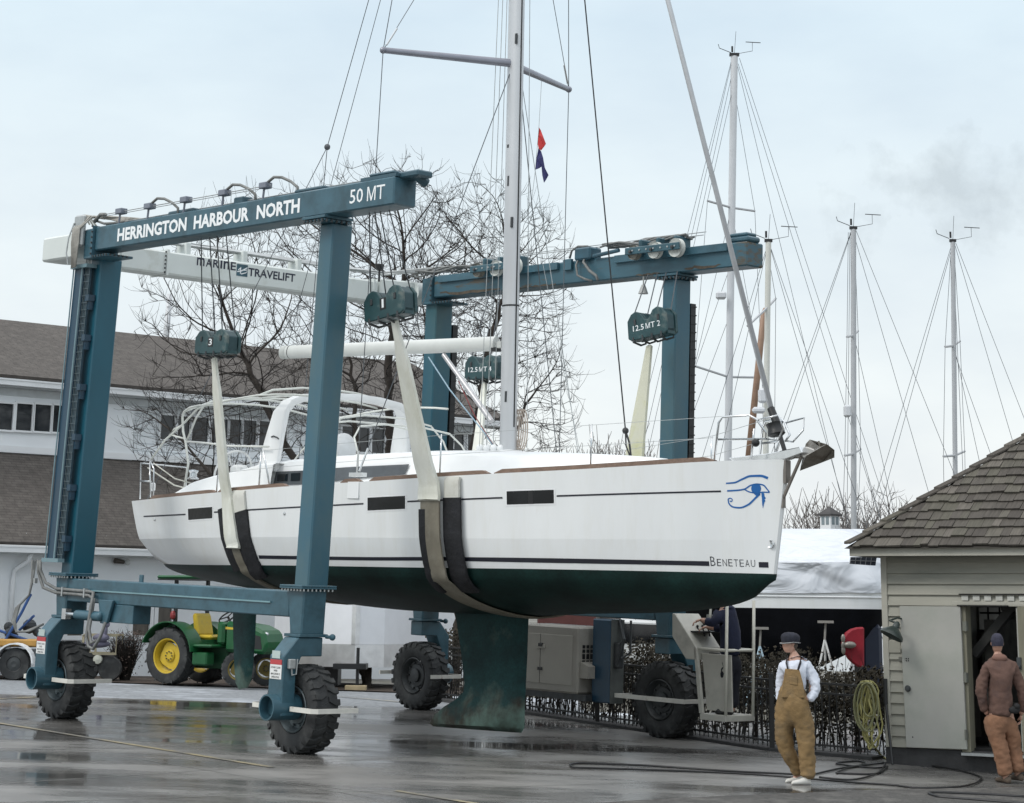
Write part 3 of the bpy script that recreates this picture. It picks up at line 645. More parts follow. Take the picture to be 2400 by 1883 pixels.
# hoses over the top corner and down to the fork
m_ = MB()
for k in range(7):
    uu = -.34+.035*k; m_.path([(uu, -.06-.01*k % 3, 7.10), (uu+.004, -.10, 7.5), (uu+.01, -.10, 7.74), (uu+.03+.02*k, .03, 7.93+.01*(k % 3)), (uu+.2, .2, 7.96), (.25+.06*k, .25, 7.90), (.7+.1*k, .22, 7.80)], .014, 6)
for k in range(5): m_.path([(-.9-.05*k, .4+.1*k, 7.98), (-.55, .15+.05*k, 8.0), (-.25, .05+.04*k, 7.99), (.1, .1+.03*k, 7.92)], .015, 6)
part('hydraulic_hose', m_, mat('pale_hose', (.33, .32, .29), .6, var=.25, vscale=9), lift, smooth=True)
m_ = MB(); m_.path([(-.37, -.12, 7.15), (-.40, -.15, 7.35), (-.38, -.14, 7.6), (-.34, -.08, 7.85)], .012, 6); m_.bbox((-.38, -.07, 7.45), (-.10, .02, 7.98), .03); part('hose_guide', m_, M_galv, lift)
m_ = MB()
for k in range(4): m_.path([(-.60, -.15-.02*k, 2.40), (-.60-.01*k, -.17, 2.1), (-.63, -.20, 1.85), (-.72-.04*k, -.30, 1.70-.02*k), (-.76-.03*k, -.34, 1.45), (-.66, -.36, 1.28), (-.46+.03*k, -.30, 1.30), (-.25, -.12, 1.42)], .017, 6)
m_.path([(-.50, -.12, 2.40), (-.48, -.12, 2.25), (-.36, -.08, 2.06), (-.1, -.03, 1.97), (.9, -.03, 1.96), (1.05, -.05, 1.95), (1.12, -.12, 1.7), (1.10, -.15, 1.3), (1.18, -.15, 1.15), (1.32, -.15, 1.12), (1.45, -.12, 1.3), (1.46, -.05, 1.52)], .026, 8)
m_.path([(-.56, -.12, 2.40), (-.54, -.12, 2.22), (-.42, -.08, 1.98), (-.1, -.03, 1.91), (.9, -.03, 1.90), (1.08, -.05, 1.85), (1.15, -.14, 1.4), (1.24, -.14, 1.2), (1.38, -.14, 1.25)], .026, 8)
part('hydraulic_hose', m_, M_hose, lift, smooth=True)
m_ = MB()
for u_ in (.12, .78): m_.cbox((u_, -.03, 1.935), (.035, .06, .14))
m_.cbox((-.60, -.15, 2.08), (.14, .05, .08)); part('hose_clamp', m_, M_galv, lift)
# posts with saddles and a stretched wire along the near beam, hose arcs on top
def along(v, zoff, us): return [(u, v, ZT+zoff) for u in us]
for v0 in (0.,):
    m_ = MB(); hs_ = MB()
    for k, (px, py) in enumerate(((278, 531), (345, 517), (430, 500), (520, 489), (616, 467))):
        uu = lv(px, py, .03).x
        m_.tube((uu, .03, ZT-.01), (uu+.02, .03, ZT+.17), .017, n=6); m_.bbox((uu-.05, -.03, ZT+.15), (uu+.13, .10, ZT+.24), .01)
        if k in (1, 3, 4): hs_.path([(uu+.06, .03, ZT+.22), (uu+.25, .03, ZT+.30), (uu+.42, .05, ZT+.28), (uu+.62, .07, ZT+.20), (uu+.78, .08, ZT+.10), (uu+.80, .08, ZT-.01)], .022, 8)
    hs_.path([(.0, .1, ZT+.12), (.2, .08, ZT+.22), (.42, .04, ZT+.19)], .03, 8); hs_.path([(-.1, .15, ZT+.16), (.3, .1, ZT+.06), (.9, .12, ZT+.03)], .02, 6)
    part('saddle_post', m_, mat('saddle_grey', (.17, .19, .23), .5, var=.1), lift); part('hose_arc', hs_, M_hose, lift, smooth=True)
    m_ = MB(); m_.path(along(.03, .19, (.35, 5.0)), .008, 5); m_.path(along(.05, .165, (.35, 5.0)), .006, 5); m_.path(along(.20, .06, (.2, 5.6, 7.4)), .012, 5); part('stretched_wire', m_, M_galv, lift)
m_ = MB(); m_.box((7.15, .02, ZT+.003), (7.93, .38, ZT+.05)); m_.bbox((7.30, .04, ZT+.05), (7.85, .34, ZT+.10), .02); m_.bbox((7.80, .10, ZT-.02), (8.30, .38, ZT+.07), .02); m_.tube((8.1, .22, ZT+.04), (8.1, .42, ZT-.06), .07, n=12)
m_.bbox((5.55, .05, ZT+.002), (6.25, .33, ZT+.06), .02); m_.bbox((3.95, .10, ZT+.002), (4.2, .30, ZT+.12), .02); m_.bbox((2.2, .08, ZT+.002), (2.9, .26, ZT+.07), .02); part('end_sheave_housing', m_, mat('housing_blue', (.03, .075, .10), .45, var=.2), lift)
# sheaves and trolley plates on the far beam
def trolley(u0):
    m_ = MB(); m_.bbox((u0-.12, WD-.30, ZT-.065), (u0+1.12, WD-.265, ZT+.055), .01); m_.bbox((u0-.08, WD-.26, ZT-.04), (u0-.02, WD+.1, ZT+.03), .01); m_.bbox((u0+.74, WD-.26, ZT-.04), (u0+.80, WD+.1, ZT+.03), .01)
    for k in range(3): m_.bbox((u0+.15+.4*k-.1, WD-.16, ZT-.05), (u0+.15+.4*k-.02, WD+.2, ZT+.20), .02)
    part('trolley_plate', m_, mat('trolley_blue', (.03, .085, .11), .4, var=.2), lift)
    m_ = MB(); bolts(m_, [(u0+.07+.16*k, WD-.30, ZT-.005) for k in range(7)], (0, -1, 0), .016, .015); part('plate_bolt', m_, M_galv, lift)
    for k, rr in enumerate((.125, .14, .155)):
        m_ = MB(); c = (u0+.02+.48*k, WD-.20, ZT-.02+.06*k*0); w = (.02+.01*k)
        m_.lathe([(0, -.04), (rr*.35, -.045), (rr*.8, -.03), (rr, -.045), (rr*1.0, -.03), (rr*.86, 0), (rr, .03), (rr, .045), (0, .045)], c, (0, 1, 0), 28); sh = part('sheave', m_, (mat('sheave_worn', (.16, .155, .13), .5, var=.2) if k == 0 else mat('sheave_white', (.50, .52, .49), .5, var=.15, dirt=(.2, .2, .18), dscale=4)), lift, smooth=40)
        m_ = MB(); m_.lathe([(0, -.135), (.028, -.13), (.03, -.045)], c, (0, 1, 0), 10); part('pin', m_, M_darksteel, sh)
trolley(lv(1140, 640, WD).x); trolley(lv(1505, 600, WD).x)
m_ = MB(); m_.box((.40, WD-.06, ZT-.13), (3.6, WD-.002, ZT-.003)); m_.box((5.0, WD-.06, ZT-.13), (7.55, WD-.002, ZT-.003))
m_.bbox((7.45, WD+.03, ZT+.002), (7.93, WD+.34, ZT+.10), .03); m_.bbox((7.50, WD+.05, ZT+.10), (7.88, WD+.30, ZT+.16), .02); m_.box((3.75, WD-.06, ZT-.16), (3.95, WD-.002, ZT+.03)); part('rail_plate', m_, M_blue, lift, bevel=.004)
hs_ = MB()
for k in range(7):
    pts = []; us = np.linspace(-.6, 2.2, 14)
    for j, uu in enumerate(us): pts.append((uu, WD+.04*k-.02, ZT+.11+.035*math.sin(j*1.1+k*1.7)+.02*(k % 3)))
    hs_.path(pts, .016, 6)
for k in range(5):
    us = np.linspace(4.6, 6.6, 10); hs_.path([(uu, WD+.05*k, ZT+.18+.05*math.sin(j*.9+k)+.012*k) for j, uu in enumerate(us)], .018, 6)
hs_.path([(4.15, WD-.03, ZT+.1), (4.1, WD-.08, ZT-.1), (4.16, WD-.1, ZT-.28), (4.35, WD-.1, ZT-.36), (4.5, WD-.08, ZT-.40)], .02, 6); hs_.path([(4.3, WD-.03, ZT+.06), (4.28, WD-.08, ZT-.06), (4.45, WD-.1, ZT-.22), (4.62, WD-.1, ZT-.32), (4.66, WD-.1, ZT-.40)], .026, 6)
hs_.path([(3.85, WD, ZT+.05), (3.9, WD, ZT+.18), (4.05, WD, ZT+.24), (4.3, WD, ZT+.22)], .02, 6)
part('hydraulic_hose', hs_, M_hose, lift, smooth=True)
m_ = MB(); m_.bbox((4.05, WD-.10, ZT-.02), (4.45, WD+.2, ZT+.20), .03); m_.tube((4.5, WD-.05, ZT+.03), (5.1, WD-.05, ZT+.08), .035, n=10); part('hoist_valve', m_, mat('valve_blue', (.02, .07, .10), .4, var=.3), lift)
m_ = MB(); m_.path([(1.1, WD+.1, ZT+.22), (6.9, WD+.1, ZT+.20)], .008, 5); m_.path([(1.1, WD+.16, ZT+.25), (6.9, WD+.16, ZT+.26)], .008, 5); m_.path([(-1., 1.6, 7.86), (-1., 6.2, 7.86)], .014, 5); m_.path([(-.9, 1.6, 7.89), (-.9, 6.2, 7.88)], .014, 5); m_.path([(-.84, 1.6, 7.82), (-.84, 6.9, 7.82), (-.3, 7.4, 7.9), (.6, 7.4, 7.9)], .02, 5)
for k in range(4): m_.path([(-.75-.03*k, 1.2, 7.80), (-.75-.03*k, 3.4, 7.83+.012*k), (-.76-.03*k, 5.4, 7.80+.02*k), (-.7, 6.8, 7.84), (-.2, 7.35, 7.88+.02*k), (.8, 7.4, 7.88)], .017, 5)
part('stretched_wire', m_, M_galv, lift)
m_ = MB()
for vv in (2.4, 3.6, 4.8, 5.9): m_.bbox((-.97, vv-.05, 7.645), (-.66, vv+.05, 7.86), .01)
part('saddle_post', m_, M_crane_white, lift)
m_ = MB(); m_.lathe([(0, 0), (.07, .02), (.09, .12), (.06, .13)], (-.6, 6.6, 7.84), (0, 0, 1), 14); m_.tube((-.6, 6.6, 7.64), (-.6, 6.6, 7.84), .02); part('work_light', m_, M_black, lift)
m_ = MB(); c = lv(1508, 668, WD); m_.lathe([(.03, .0), (.05, -.05), (.085, -.15), (.0, -.13)], c, (0, 0, 1), 14); m_.tube(c, c+Vector((0, 0, .14)), .012); part('hanging_lamp', m_, mat('lamp_grey', (.35, .36, .35), .5), lift, smooth=40)
# cable trays (black racks) behind the far legs
for u0, dv in ((UA+.13, .43), (ULEG, .38)):
    m_ = MB(); vv = WD+dv+.08
    m_.box((u0-.25, vv, 2.4), (u0-.05, vv+.12, 6.9))
    z = 2.5
    while z < 6.9: m_.box((u0-.26, vv-.012, z), (u0-.04, vv+.132, z+.02)); z += .14
    part('cable_rack', m_, M_black, lift)
# engine cabinet, tank and sill gear on the far side
p0 = lv(1240, 1462, 6.75); p1 = lv(1352, 1628, 6.75)
m_ = MB(); m_.bbox((p0.x-.25, 6.75, p1.z), (p1.x, 7.5, p0.z), .03); cab = part('engine_cabinet', m_, mat('cabinet_beige', (.33, .315, .28), .5, var=.06, dirt=(.22, .205, .18), dscale=1.4), lift)
m_ = MB(); dz = p0.z-p1.z; dx = p1.x-p0.x
m_.bbox((p0.x-.05, 6.74, p1.z+dz*.12), (p1.x-.12, 6.749, p0.z-dz*.14), .004); m_.bbox((p0.x+.22, 6.725, p0.z-dz*.36), (p0.x+.42, 6.74, p0.z-dz*.30), .005); part('cabinet_door', m_, mat('cabinet_door_beige', (.36, .345, .305), .5, var=.05), cab)
m_ = MB(); m_.box((p0.x+.30, 6.736, p1.z+dz*.12), (p0.x+.306, 6.742, p0.z-dz*.14))
q_ = MB()
for f in (.30, .66): q_.bbox((p0.x+.26, 6.72, p0.z-dz*(f+.03)), (p0.x+.37, 6.738, p0.z-dz*(f-.02)), .005)
part('latch', q_, M_black, cab)
for i in range(5):
    for j in range(3): m_.box((p1.x-.001, 6.85+.09*i, p0.z-dz*.32-.07*j), (p1.x+.006, 6.91+.09*i, p0.z-dz*.32-.07*j+.05))
    for j in range(4): m_.box((p1.x-.001, 6.85+.09*i, p0.z-dz*.48-.07*j), (p1.x+.006, 6.91+.09*i, p0.z-dz*.48-.07*j+.05))
part('vent_grille', m_, M_black, cab)
m_ = MB(); m_.prism([(p1.x+.003, 6.80, p0.z-dz*.52), (p1.x+.20, 6.80, p0.z-dz*.58), (p1.x+.20, 6.80, p0.z-dz*.76), (p1.x+.003, 6.80, p0.z-dz*.76)], (0, .5, 0)); part('vent_hood', m_, mat('cabinet_beige', ()), cab)
m_ = MB(); m_.box((p0.x-.3, 6.80, p1.z-.10), (p1.x+.15, 7.45, p1.z-.003)); part('cabinet_base', m_, M_darksteel, cab)
t0 = lv(1389, 1450, 6.95); t1 = lv(1428, 1650, 6.95)
m_ = MB(); m_.box((t1.x+.002, 6.955, t1.z), (t1.x+.02, 7.24, t0.z)); part('tank_side_plate', m_, mat('tank_grey', (.10, .11, .105), .6, var=.25), lift)
m_ = MB(); m_.bbox((t0.x, 6.95, t1.z), (t1.x, 7.25, t0.z), .02); part('hydraulic_tank', m_, mat('tank_blue', (.008, .045, .085), .4, var=.15), lift)
m_ = MB(); m_.bbox((t1.x+.004, 7.0, t1.z+.55), (t1.x+.14, 7.12, t0.z-.35), .02); m_.path([(t1.x+.05, 7.1, t0.z), (t1.x+.2, 7.05, t0.z-.3), (t1.x+.1, 7.0, t0.z-.7)], .03, 6); m_.path([(t1.x+.3, 7.1, t0.z), (t1.x+.3, 7.1, t0.z-.5), (t1.x+.2, 7.0, t0.z-.6)], .02, 6); part('tank_fittings', m_, M_darksteel, lift)
# operator's stand
M_stand = mat('stand_cream', (.46, .45, .40), .5, var=.08, vscale=4, dirt=(.32, .31, .28), dscale=3)
VS = 6.55
def sp(px, py, v=VS): return lv(px, py, v)
a = sp(1575, 1438); b_ = sp(1660, 1440); c_ = sp(1632, 1518); d_ = sp(1607, 1545); e_ = sp(1575, 1492)
m_ = MB(); m_.prism([a, Vector((a.x+.06, VS, a.z)), c_, Vector((c_.x, VS, d_.z)), d_, e_], (0, .55, 0)); part('control_console', m_, M_stand, lift, bevel=.01)
m_ = MB(); q0 = sp(1604, 1440); q1 = sp(1662, 1470); m_.box((q0.x, VS+.50, q1.z), (q1.x, VS+.55, q0.z)); part('gauge_panel', m_, mat('gauge_grey', (.30, .31, .30), .5), lift)
m_ = MB()
for px in (1632, 1652): g = sp(px, 1457, VS+.49); m_.lathe([(0, 0), (.055, 0), (.06, .012), (.06, .0)], g, (0, -1, 0), 16)
for px in (1640, 1652, 1664): g = sp(px, 1492, VS+.3); m_.tube(g, g+Vector((-.05, 0, .14)), .012); m_.ball(g+Vector((-.05, 0, .15)), .022, 8, 6)
g = sp(1618, 1478, VS+.2); m_.box((g.x-.1, VS+.1, g.z-.02), (g.x+.35, VS+.5, g.z)); part('gauges_and_levers', m_, M_black, lift)
f0 = sp(1640, 1672); f1 = sp(1700, 1678, VS-.02); f2 = sp(1770, 1675)
fz = f0.z
m_ = MB(); UX0, UX1 = f0.x, lv(1700, 1679, VS).x
m_.prism([c_+Vector((-.06, 0, 0)), c_, Vector((f0.x+.06, VS, fz)), Vector((f0.x-.02, VS, fz))], (0, .05, 0))
m_.prism([Vector((c_.x+.02, VS+.1, d_.z+.1)), Vector((c_.x+.62, VS+.1, d_.z+.1)), Vector((c_.x+.66, VS+.1, fz+.05)), Vector((f0.x+.05, VS+.1, fz+.05))], (0, .02, 0))
m_.prism([Vector((UX0, VS, fz)), Vector((UX1, VS, fz)), Vector((UX1, VS+.66, fz)), Vector((UX0, VS+.66, fz))], (0, 0, -.09)); part('stand_platform', m_, M_stand, lift, bevel=.006)
rz = sp(1630, 1520).z; tz = lv(1771, 1408, VS+.62).z
P1 = Vector((UX1-.01, VS+.02, fz)); P2 = Vector((UX1-.01, VS+.63, fz)); P3 = Vector((UX0-.1, VS+.64, fz)); P0 = Vector((UX0-.06, VS+.03, rz))
m_ = MB(); up = Vector((0, 0, 1))
for P in (P1, P2): m_.tube(P, P+up*(tz-fz), .024)
m_.path([P0, P1+up*(rz-fz), P2+up*(rz-fz), P3+up*(rz-fz)], .024, 8)
m_.path([sp(1660, 1500, VS+.5), sp(1667, 1440, VS+.5)+up*.25], .018); part('guard_rail', m_, mat('rail_cream', (.58, .57, .50), .45, var=.05), lift, smooth=True)
m_ = MB(); g = sp(1672, 1570, VS+.3); m_.bbox((g.x-.12, VS+.25, g.z-.2), (g.x+.16, VS+.4, g.z+.25), .04); part('seat_pad', m_, M_black, lift)

# rust and worn grease along the lower edge of the far beam
zz3 = lambda a, b: (1000+a*.3905, 500+b*.3905)
R = random.Random(8)
for pts, lo in (([(80, 478), (130, 470), (200, 476), (290, 462), (360, 458), (440, 452)], 16), ([(590, 440), (660, 432), (720, 428), (775, 424)], 15), ([(1255, 372), (1310, 364), (1400, 356)], 12), ([(1545, 338), (1600, 318), (1690, 312), (1765, 306)], 16)):
    m_ = MB(); rows = []
    for a in np.linspace(0, 1, 15):
        k = a*(len(pts)-1); i = min(int(k), len(pts)-2); f = k-i; px = pts[i][0]+(pts[i+1][0]-pts[i][0])*f; py = pts[i][1]+(pts[i+1][1]-pts[i][1])*f; t = R.uniform(-5, 5); b_ = lo*math.sin(math.pi*min(1, max(0, a*.9+.05)))+R.uniform(0, 5)
        p = lv(*zz3(px, py+t), WD-.003); q = lv(*zz3(px, py+t+b_), WD-.003); rows.append([Vector((p.x, WD-.003, max(ZB+.01, p.z))), Vector((q.x, WD-.003, max(ZB+.005, q.z)))])
    m_.grid(rows); part('rust_stain', m_, mat('rust_brown', (.070, .055, .038), .8, var=.5, vscale=9), beam2)
# ------------------------------------------------------------------ the sailboat in the slings (coordinates of the lift frame)
VC = 3.62; BO = Vector((6.0, VC, .24))
boat = thing('sailboat', 'white sloop with green bottom paint hanging in the slings of the boat lift', 'sailboat', FRAME @ Matrix.Translation(BO))
def BM_(): return MB(off=BO)
def pchip(xs, ys):
    xs = np.array(xs, float); ys = np.array(ys, float); h = np.diff(xs); d = np.diff(ys)/h; m = np.zeros(len(xs))
    for i in range(1, len(xs)-1):
        if d[i-1]*d[i] > 0: w1 = 2*h[i]+h[i-1]; w2 = h[i]+2*h[i-1]; m[i] = (w1+w2)/(w1/d[i-1]+w2/d[i])
    m[0] = d[0]; m[-1] = d[-1]
    def f(x):
        x = min(max(x, xs[0]), xs[-1]); i = min(max(int(np.searchsorted(xs, x)-1), 0), len(xs)-2); t = (x-xs[i])/h[i]
        return float((1+2*t)*(1-t)**2*ys[i] + t*(1-t)**2*h[i]*m[i] + t*t*(3-2*t)*ys[i+1] + t*t*(t-1)*h[i]*m[i+1])
    return f
hb = pchip([0, .1, .2, .35, .5, .6, .7, .8, .9, .96, 1], [1.80, 1.93, 2.02, 2.1, 2.06, 1.95, 1.73, 1.33, .75, .33, .04])
U0 = -1.0
def ust(z): return 11.69 + .20*max(0., min(1.05, (z-2.59)/1.46))
_us = lambda s: U0 + s*12.8
zs = pchip([U0, 1.8, 3.97, 5.53, 7.03, 9.09, 10.07, 10.96, 11.6, 11.93], [3.414, 3.545, 3.643, 3.70, 3.77, 3.876, 3.948, 4.02, 4.056, 4.067])
zwl = pchip([U0, .36, 3.85, 6.8, 8.9, 10.6, 11.7], [2.395, 2.405, 2.465, 2.511, 2.552, 2.579, 2.593])
zch = pchip([U0, 4, 7, 11.9], [2.79, 2.885, 2.92, 3.02])
zcc = pchip([U0, .5, 2, 4.3, 7, 8.4, 9.87, 10.95, 11.42, 11.66, 11.9], [2.15, 2.03, 1.95, 1.84, 1.87, 1.955, 2.03, 2.15, 2.275, 2.44, 2.56])
def hfrac(s, z):
    """half breadth / half breadth at deck"""
    u = _us(s); a, c, w, b = zs(u), zch(u), zwl(u), zcc(u)
    fw = .86 + (.055*math.sin(min(1, s/.6)*math.pi/2)) ; fch = .975
    if s < .25: fw = .60 + (fw-.60)*(s/.25)**.6; fch = .885 + .09*(s/.25)**.6
    if s > .8: fw -= .10*(s-.8)/.2; fch -= .05*(s-.8)/.2
    if z >= c: t = min(1., (z-c)/(a-c)); return fch + (1-fch)*(t**.8)
    if z >= w: t = (z-w)/(c-w); return fw + (fch-fw)*(t**.75)
    t = max(0., min(1., (w-z)/max(1e-4, w-b))); p = 2.0 if s > .2 else 1.6
    return fw*max(0., 1-t**p)**(1/1.55)
def hpt(s, z, side=-1, off=0.):
    return Vector((U0 + s*(ust(z)-U0), VC + side*(hb(s)*hfrac(s, z)+off), z))
def near(u, z, off=.004):
    s = (u-U0)/(ust(z)-U0); return Vector((u, VC - hb(max(0, min(1, s)))*hfrac(s, z) - off, z))
SS = np.concatenate([np.linspace(0, .1, 6)[:-1], np.linspace(.1, .8, 30)[:-1], np.linspace(.8, 1, 22)])
def zrow(s, lo, hi, n, pw=1.): return [lo + (hi-lo)*(k/n)**pw for k in range(n+1)]
def hull_skin(fz0, fz1, n, pw=1., both=True, inner=0.):
    mb = BM_(); rows = []
    for s in SS:
        u = _us(s); z0, z1 = fz0(u), fz1(u)
        row = [hpt(s, z, -1) for z in zrow(s, z1, z0, n, pw)]
        rows.append(row)
    mb.grid(rows); mb.grid([[Vector((p.x, 2*VC-p.y, p.z)) for p in r] for r in rows])
    # transom
    t = rows[0]
    mb.grid([t, [Vector((p.x, 2*VC-p.y, p.z)) for p in t]])
    # stem cap
    t = rows[-1]; mb.grid([t, [Vector((p.x+.012, VC, p.z)) for p in t], [Vector((p.x, 2*VC-p.y, p.z)) for p in t]])
    return mb
m_ = BM_()
hull = part('hull', hull_skin(zwl, zch, 5), M_gel, boat, smooth=25)
part('topsides', hull_skin(zch, zs, 8), M_gel, hull, smooth=25)
und = hull_skin(zcc, zwl, 16, .62); part('underbody', und, M_foul, hull, smooth=40)
# deck with camber
dk = BM_(); rows = []
for s in SS:
    u = _us(s); b_ = hb(s); uu = U0 + s*(ust(zs(u))-U0); z = zs(u)-.02
    rows.append([Vector((uu, VC+b_*f, z+.05*(1-f*f)*min(1, b_))) for f in (-.995, -.8, -.5, 0, .5, .8, .995)])
dk.grid(rows); part('deck', dk, M_gelg, boat, smooth=30)
# toe rail: teak capping with a break, both sides
for side in (-1, 1):
    tr = BM_()
    for u0, u1 in ((-.35, 1.75), (1.85, 3.75), (5.05, 5.5), (5.7, 7.95), (8.05, 11.05)):
        us = np.linspace(u0, u1, 24); rows = []
        for u in us:
            s = (u-U0)/(ust(zs(u))-U0); b_ = hb(s); z = zs(u); h = .055*min(1., (u-u0)/.12+.15, (u1-u)/.12+.15)
            o = [VC+side*(b_-.005), VC+side*(b_-.07)]
            rows.append([Vector((u, o[0], z-.012)), Vector((u, o[0], z+h)), Vector((u, o[1], z+h)), Vector((u, o[1], z-.03))])
        tr.grid(rows, True)
    part('toe_rail', tr, M_teak, boat)
# decals follow the hull
def ribbon(u0, u1, za, zb_, n=30, off=.004):
    mb = BM_(); mb.grid([[near(u, za(u), off), near(u, zb_(u), off)] for u in np.linspace(u0, u1, n)]); return mb
def zline(pts):
    q = []
    for px, py in pts:
        b_ = 1.5
        for _ in range(40):
            P = lv(px, py, VC-b_); s = (P.x-U0)/(ust(P.z)-U0); b_ = .5*b_ + .5*hb(max(0, min(1, s)))*hfrac(max(0, min(1, s)), P.z)
        q.append((P.x, P.z))
    return q
def npx(px, py):
    (u, z), = zline([(px, py)]); return u, z
L1 = zline([(337, 1211), (435, 1206), (502, 1201), (578, 1196), (700, 1189), (852, 1181), (955, 1176), (1075, 1171), (1178, 1167), (1305, 1163), (1500, 1157), (1690, 1152)])
fl_ = pchip([p[0] for p in L1], [p[1] for p in L1])
for a, b_ in ((0, 1), (2, 5), (6, 8), (9, 11)):
    part('pinstripe', ribbon(L1[a][0], L1[b_][0], lambda u: fl_(u)-.011, lambda u: fl_(u)+.011), M_navy, hull)
LT = zline([(606, 1302), (860, 1306), (1050, 1306), (1300, 1309), (1662, 1316), (1801, 1318)]); LB = zline([(606, 1310), (860, 1314), (1050, 1315), (1300, 1320), (1662, 1327), (1801, 1331)])
ft = pchip([p[0] for p in LT], [p[1] for p in LT]); fb = pchip([p[0] for p in LB], [p[1] for p in LB])
part('boot_stripe', ribbon(LT[0][0], LT[4][0], fb, ft, 50), M_navy, hull)
ue0 = npx(1779, 1325)[0]; part('boot_stripe', ribbon(ue0, LT[5][0], fb, ft, 4), M_navy, hull)
# builder's name between the stripe ends
ua = npx(1666, 1322)[0]; ub = npx(1774, 1325)[0]; m_ = BM_(); tot = ub-ua; cur = ua; ws = [1.15]+[1.]*7; k = tot/(sum(ws)*1.0)
for i, ch in enumerate('BENETEAU'):
    h = .118 if i == 0 else .090; w = ws[i]*k*.74; vs, fs = fit_text(ch, w, h, -.012); z0 = fb(min(cur, LB[-1][0]))+.004
    m_.add([near(cur+x, z0+y) for x, y in vs], fs); cur += ws[i]*k
part('lettering', m_, M_navy, hull)
# eye emblem at the bow (picked in the picture, laid on the hull)
zw = lambda a, b: (1300+a*.3215, 880+b*.3215)
def stroke(pts, w0, w1=None, n=40):
    """variable width stroke on the hull; pts in zoom pixels"""
    P = [Vector((a, b)) for a, b in pts]; xs = np.linspace(0, 1, len(P)); fx = pchip(xs, [p.x for p in P]); fy = pchip(xs, [p.y for p in P])
    T = np.linspace(0, 1, n); C = [Vector((fx(t), fy(t))) for t in T]; rows = []
    for i, c in enumerate(C):
        d = (C[min(i+1, n-1)]-C[max(i-1, 0)]).normalized(); nn = Vector((-d.y, d.x)); w = w0(T[i]) if callable(w0) else w0
        rows.append([c+nn*w/2, c-nn*w/2])
    mb = BM_(); mb.grid([[near(*npx(*zw(p.x, p.y))) for p in r] for r in rows]); return mb
def blob(pts):
    mb = BM_(); mb.add([near(*npx(*zw(a, b)), .004) for a, b in pts], [tuple(range(len(pts)))]); return mb
em = BM_()
for sk in (stroke([(1250, 788), (1310, 783), (1370, 757), (1430, 735), (1500, 733), (1556, 750)], lambda t: 10+9*t), stroke([(1258, 843), (1330, 839), (1385, 830), (1430, 803), (1475, 793), (1520, 800), (1548, 828), (1568, 854)], lambda t: 12-3*t),
           stroke([(1385, 832), (1420, 850), (1465, 858), (1520, 852), (1566, 854)], 9), stroke([(1495, 865), (1460, 900), (1410, 945), (1350, 966), (1300, 960), (1270, 930), (1266, 905), (1282, 896), (1296, 908), (1288, 922), (1278, 914)], lambda t: 16-9*min(1, t*1.4), 60)):
    em.add(sk.v, sk.f)
for bl in ([(1470+36*math.cos(a), 826+36*math.sin(a)*1.05) for a in np.linspace(0, 2*math.pi, 25)[:-1]], [(1440, 850), (1500, 850), (1500, 875), (1470, 880)], [(1508, 858), (1528, 858), (1532, 885), (1542, 895), (1532, 905), (1538, 918), (1530, 925), (1520, 972), (1514, 940), (1512, 900)]):
    q = blob(bl); em.add(q.v, q.f)
part('eye_emblem', em, M_emblem, hull)
# hull windows
def hwin(pa, pb, mull):
    (u0, z1), (u1, z0) = npx(*pa), npx(*pb); sl = (fl_(u1)-fl_(u0))/(u1-u0)
    h = (z1-z0) + sl*(u1-u0)
    zl = lambda u: z1 - h + sl*(u-u0); zt = lambda u: z1 + sl*(u-u0)
    f = part('hull_window', ribbon(u0-.02, u1+.02, lambda u: zl(u)-.02, lambda u: zt(u)+.02, 8, .003), M_gelg, hull)
    part('pane', ribbon(u0, u1, zl, zt, 8, .006), M_glass, f)
    if mull: um = (u0+u1)/2; part('window_divider', ribbon(um-.02, um+.05, zl, zt, 2, .0085), M_black, f)
hwin((441, 1193), (498, 1215), False); hwin((862, 1167), (950, 1193), False); hwin((1188, 1152), (1299, 1180), True)
for px, py in ((363, 1218), (667, 1204)): p = near(*npx(px, py)); m_ = BM_(); m_.lathe([(0, .01), (.022, .008), (.026, 0)], p, (0, -1, 0), 12); part('through_hull_fitting', m_, M_steel, hull)
for px, py in ((1807, 1276),): p = near(*npx(px, py)); m_ = BM_(); m_.lathe([(.0, .0), (.03, .004), (.05, .012), (.055, 0)], p, (0, -1, 0), 14); part('bow_thruster_outlet', m_, M_steel, hull)
# keel with a swept foot
kz = lambda px, py: lv(px, py, VC)
kl = [(1066, 1432), (1072, 1470), (1082, 1540), (1088, 1600), (1086, 1622), (1068, 1640), (1042, 1656), (1018, 1676), (1007, 1695), (1015, 1703)]
krr = [(1240, 1432), (1238, 1470), (1236, 1540), (1233, 1600), (1232, 1622), (1231, 1640), (1230, 1656), (1230, 1680), (1229, 1706), (1222, 1718)]
kp = BM_(); rows = []
for i, (a, b_) in enumerate(zip(kl, krr)):
    A = kz(*a); B = kz(*b_); z = (A.z+B.z)/2 if i < 8 else None
    th = [.10, .085, .07, .062, .07, .10, .14, .17, .16, .05][i]
    row = []
    prof = [(0, .0), (.06, .45), (.18, .85), (.38, 1.0), (.62, .8), (.82, .45), (.95, .16), (1, .02)]   # from the leading edge (bow side) aft
    for f, t in prof: row.append(B.lerp(A, f) + Vector((0, -th*t, 0)))
    for f, t in reversed(prof): row.append(B.lerp(A, f) + Vector((0, th*t, 0)))
    rows.append(row)
kp.grid(rows, True); kp.f.append(tuple(range(len(kp.v)-16, len(kp.v))))
part('keel', kp, M_keel, boat, smooth=45)
rd = BM_(); rows = []
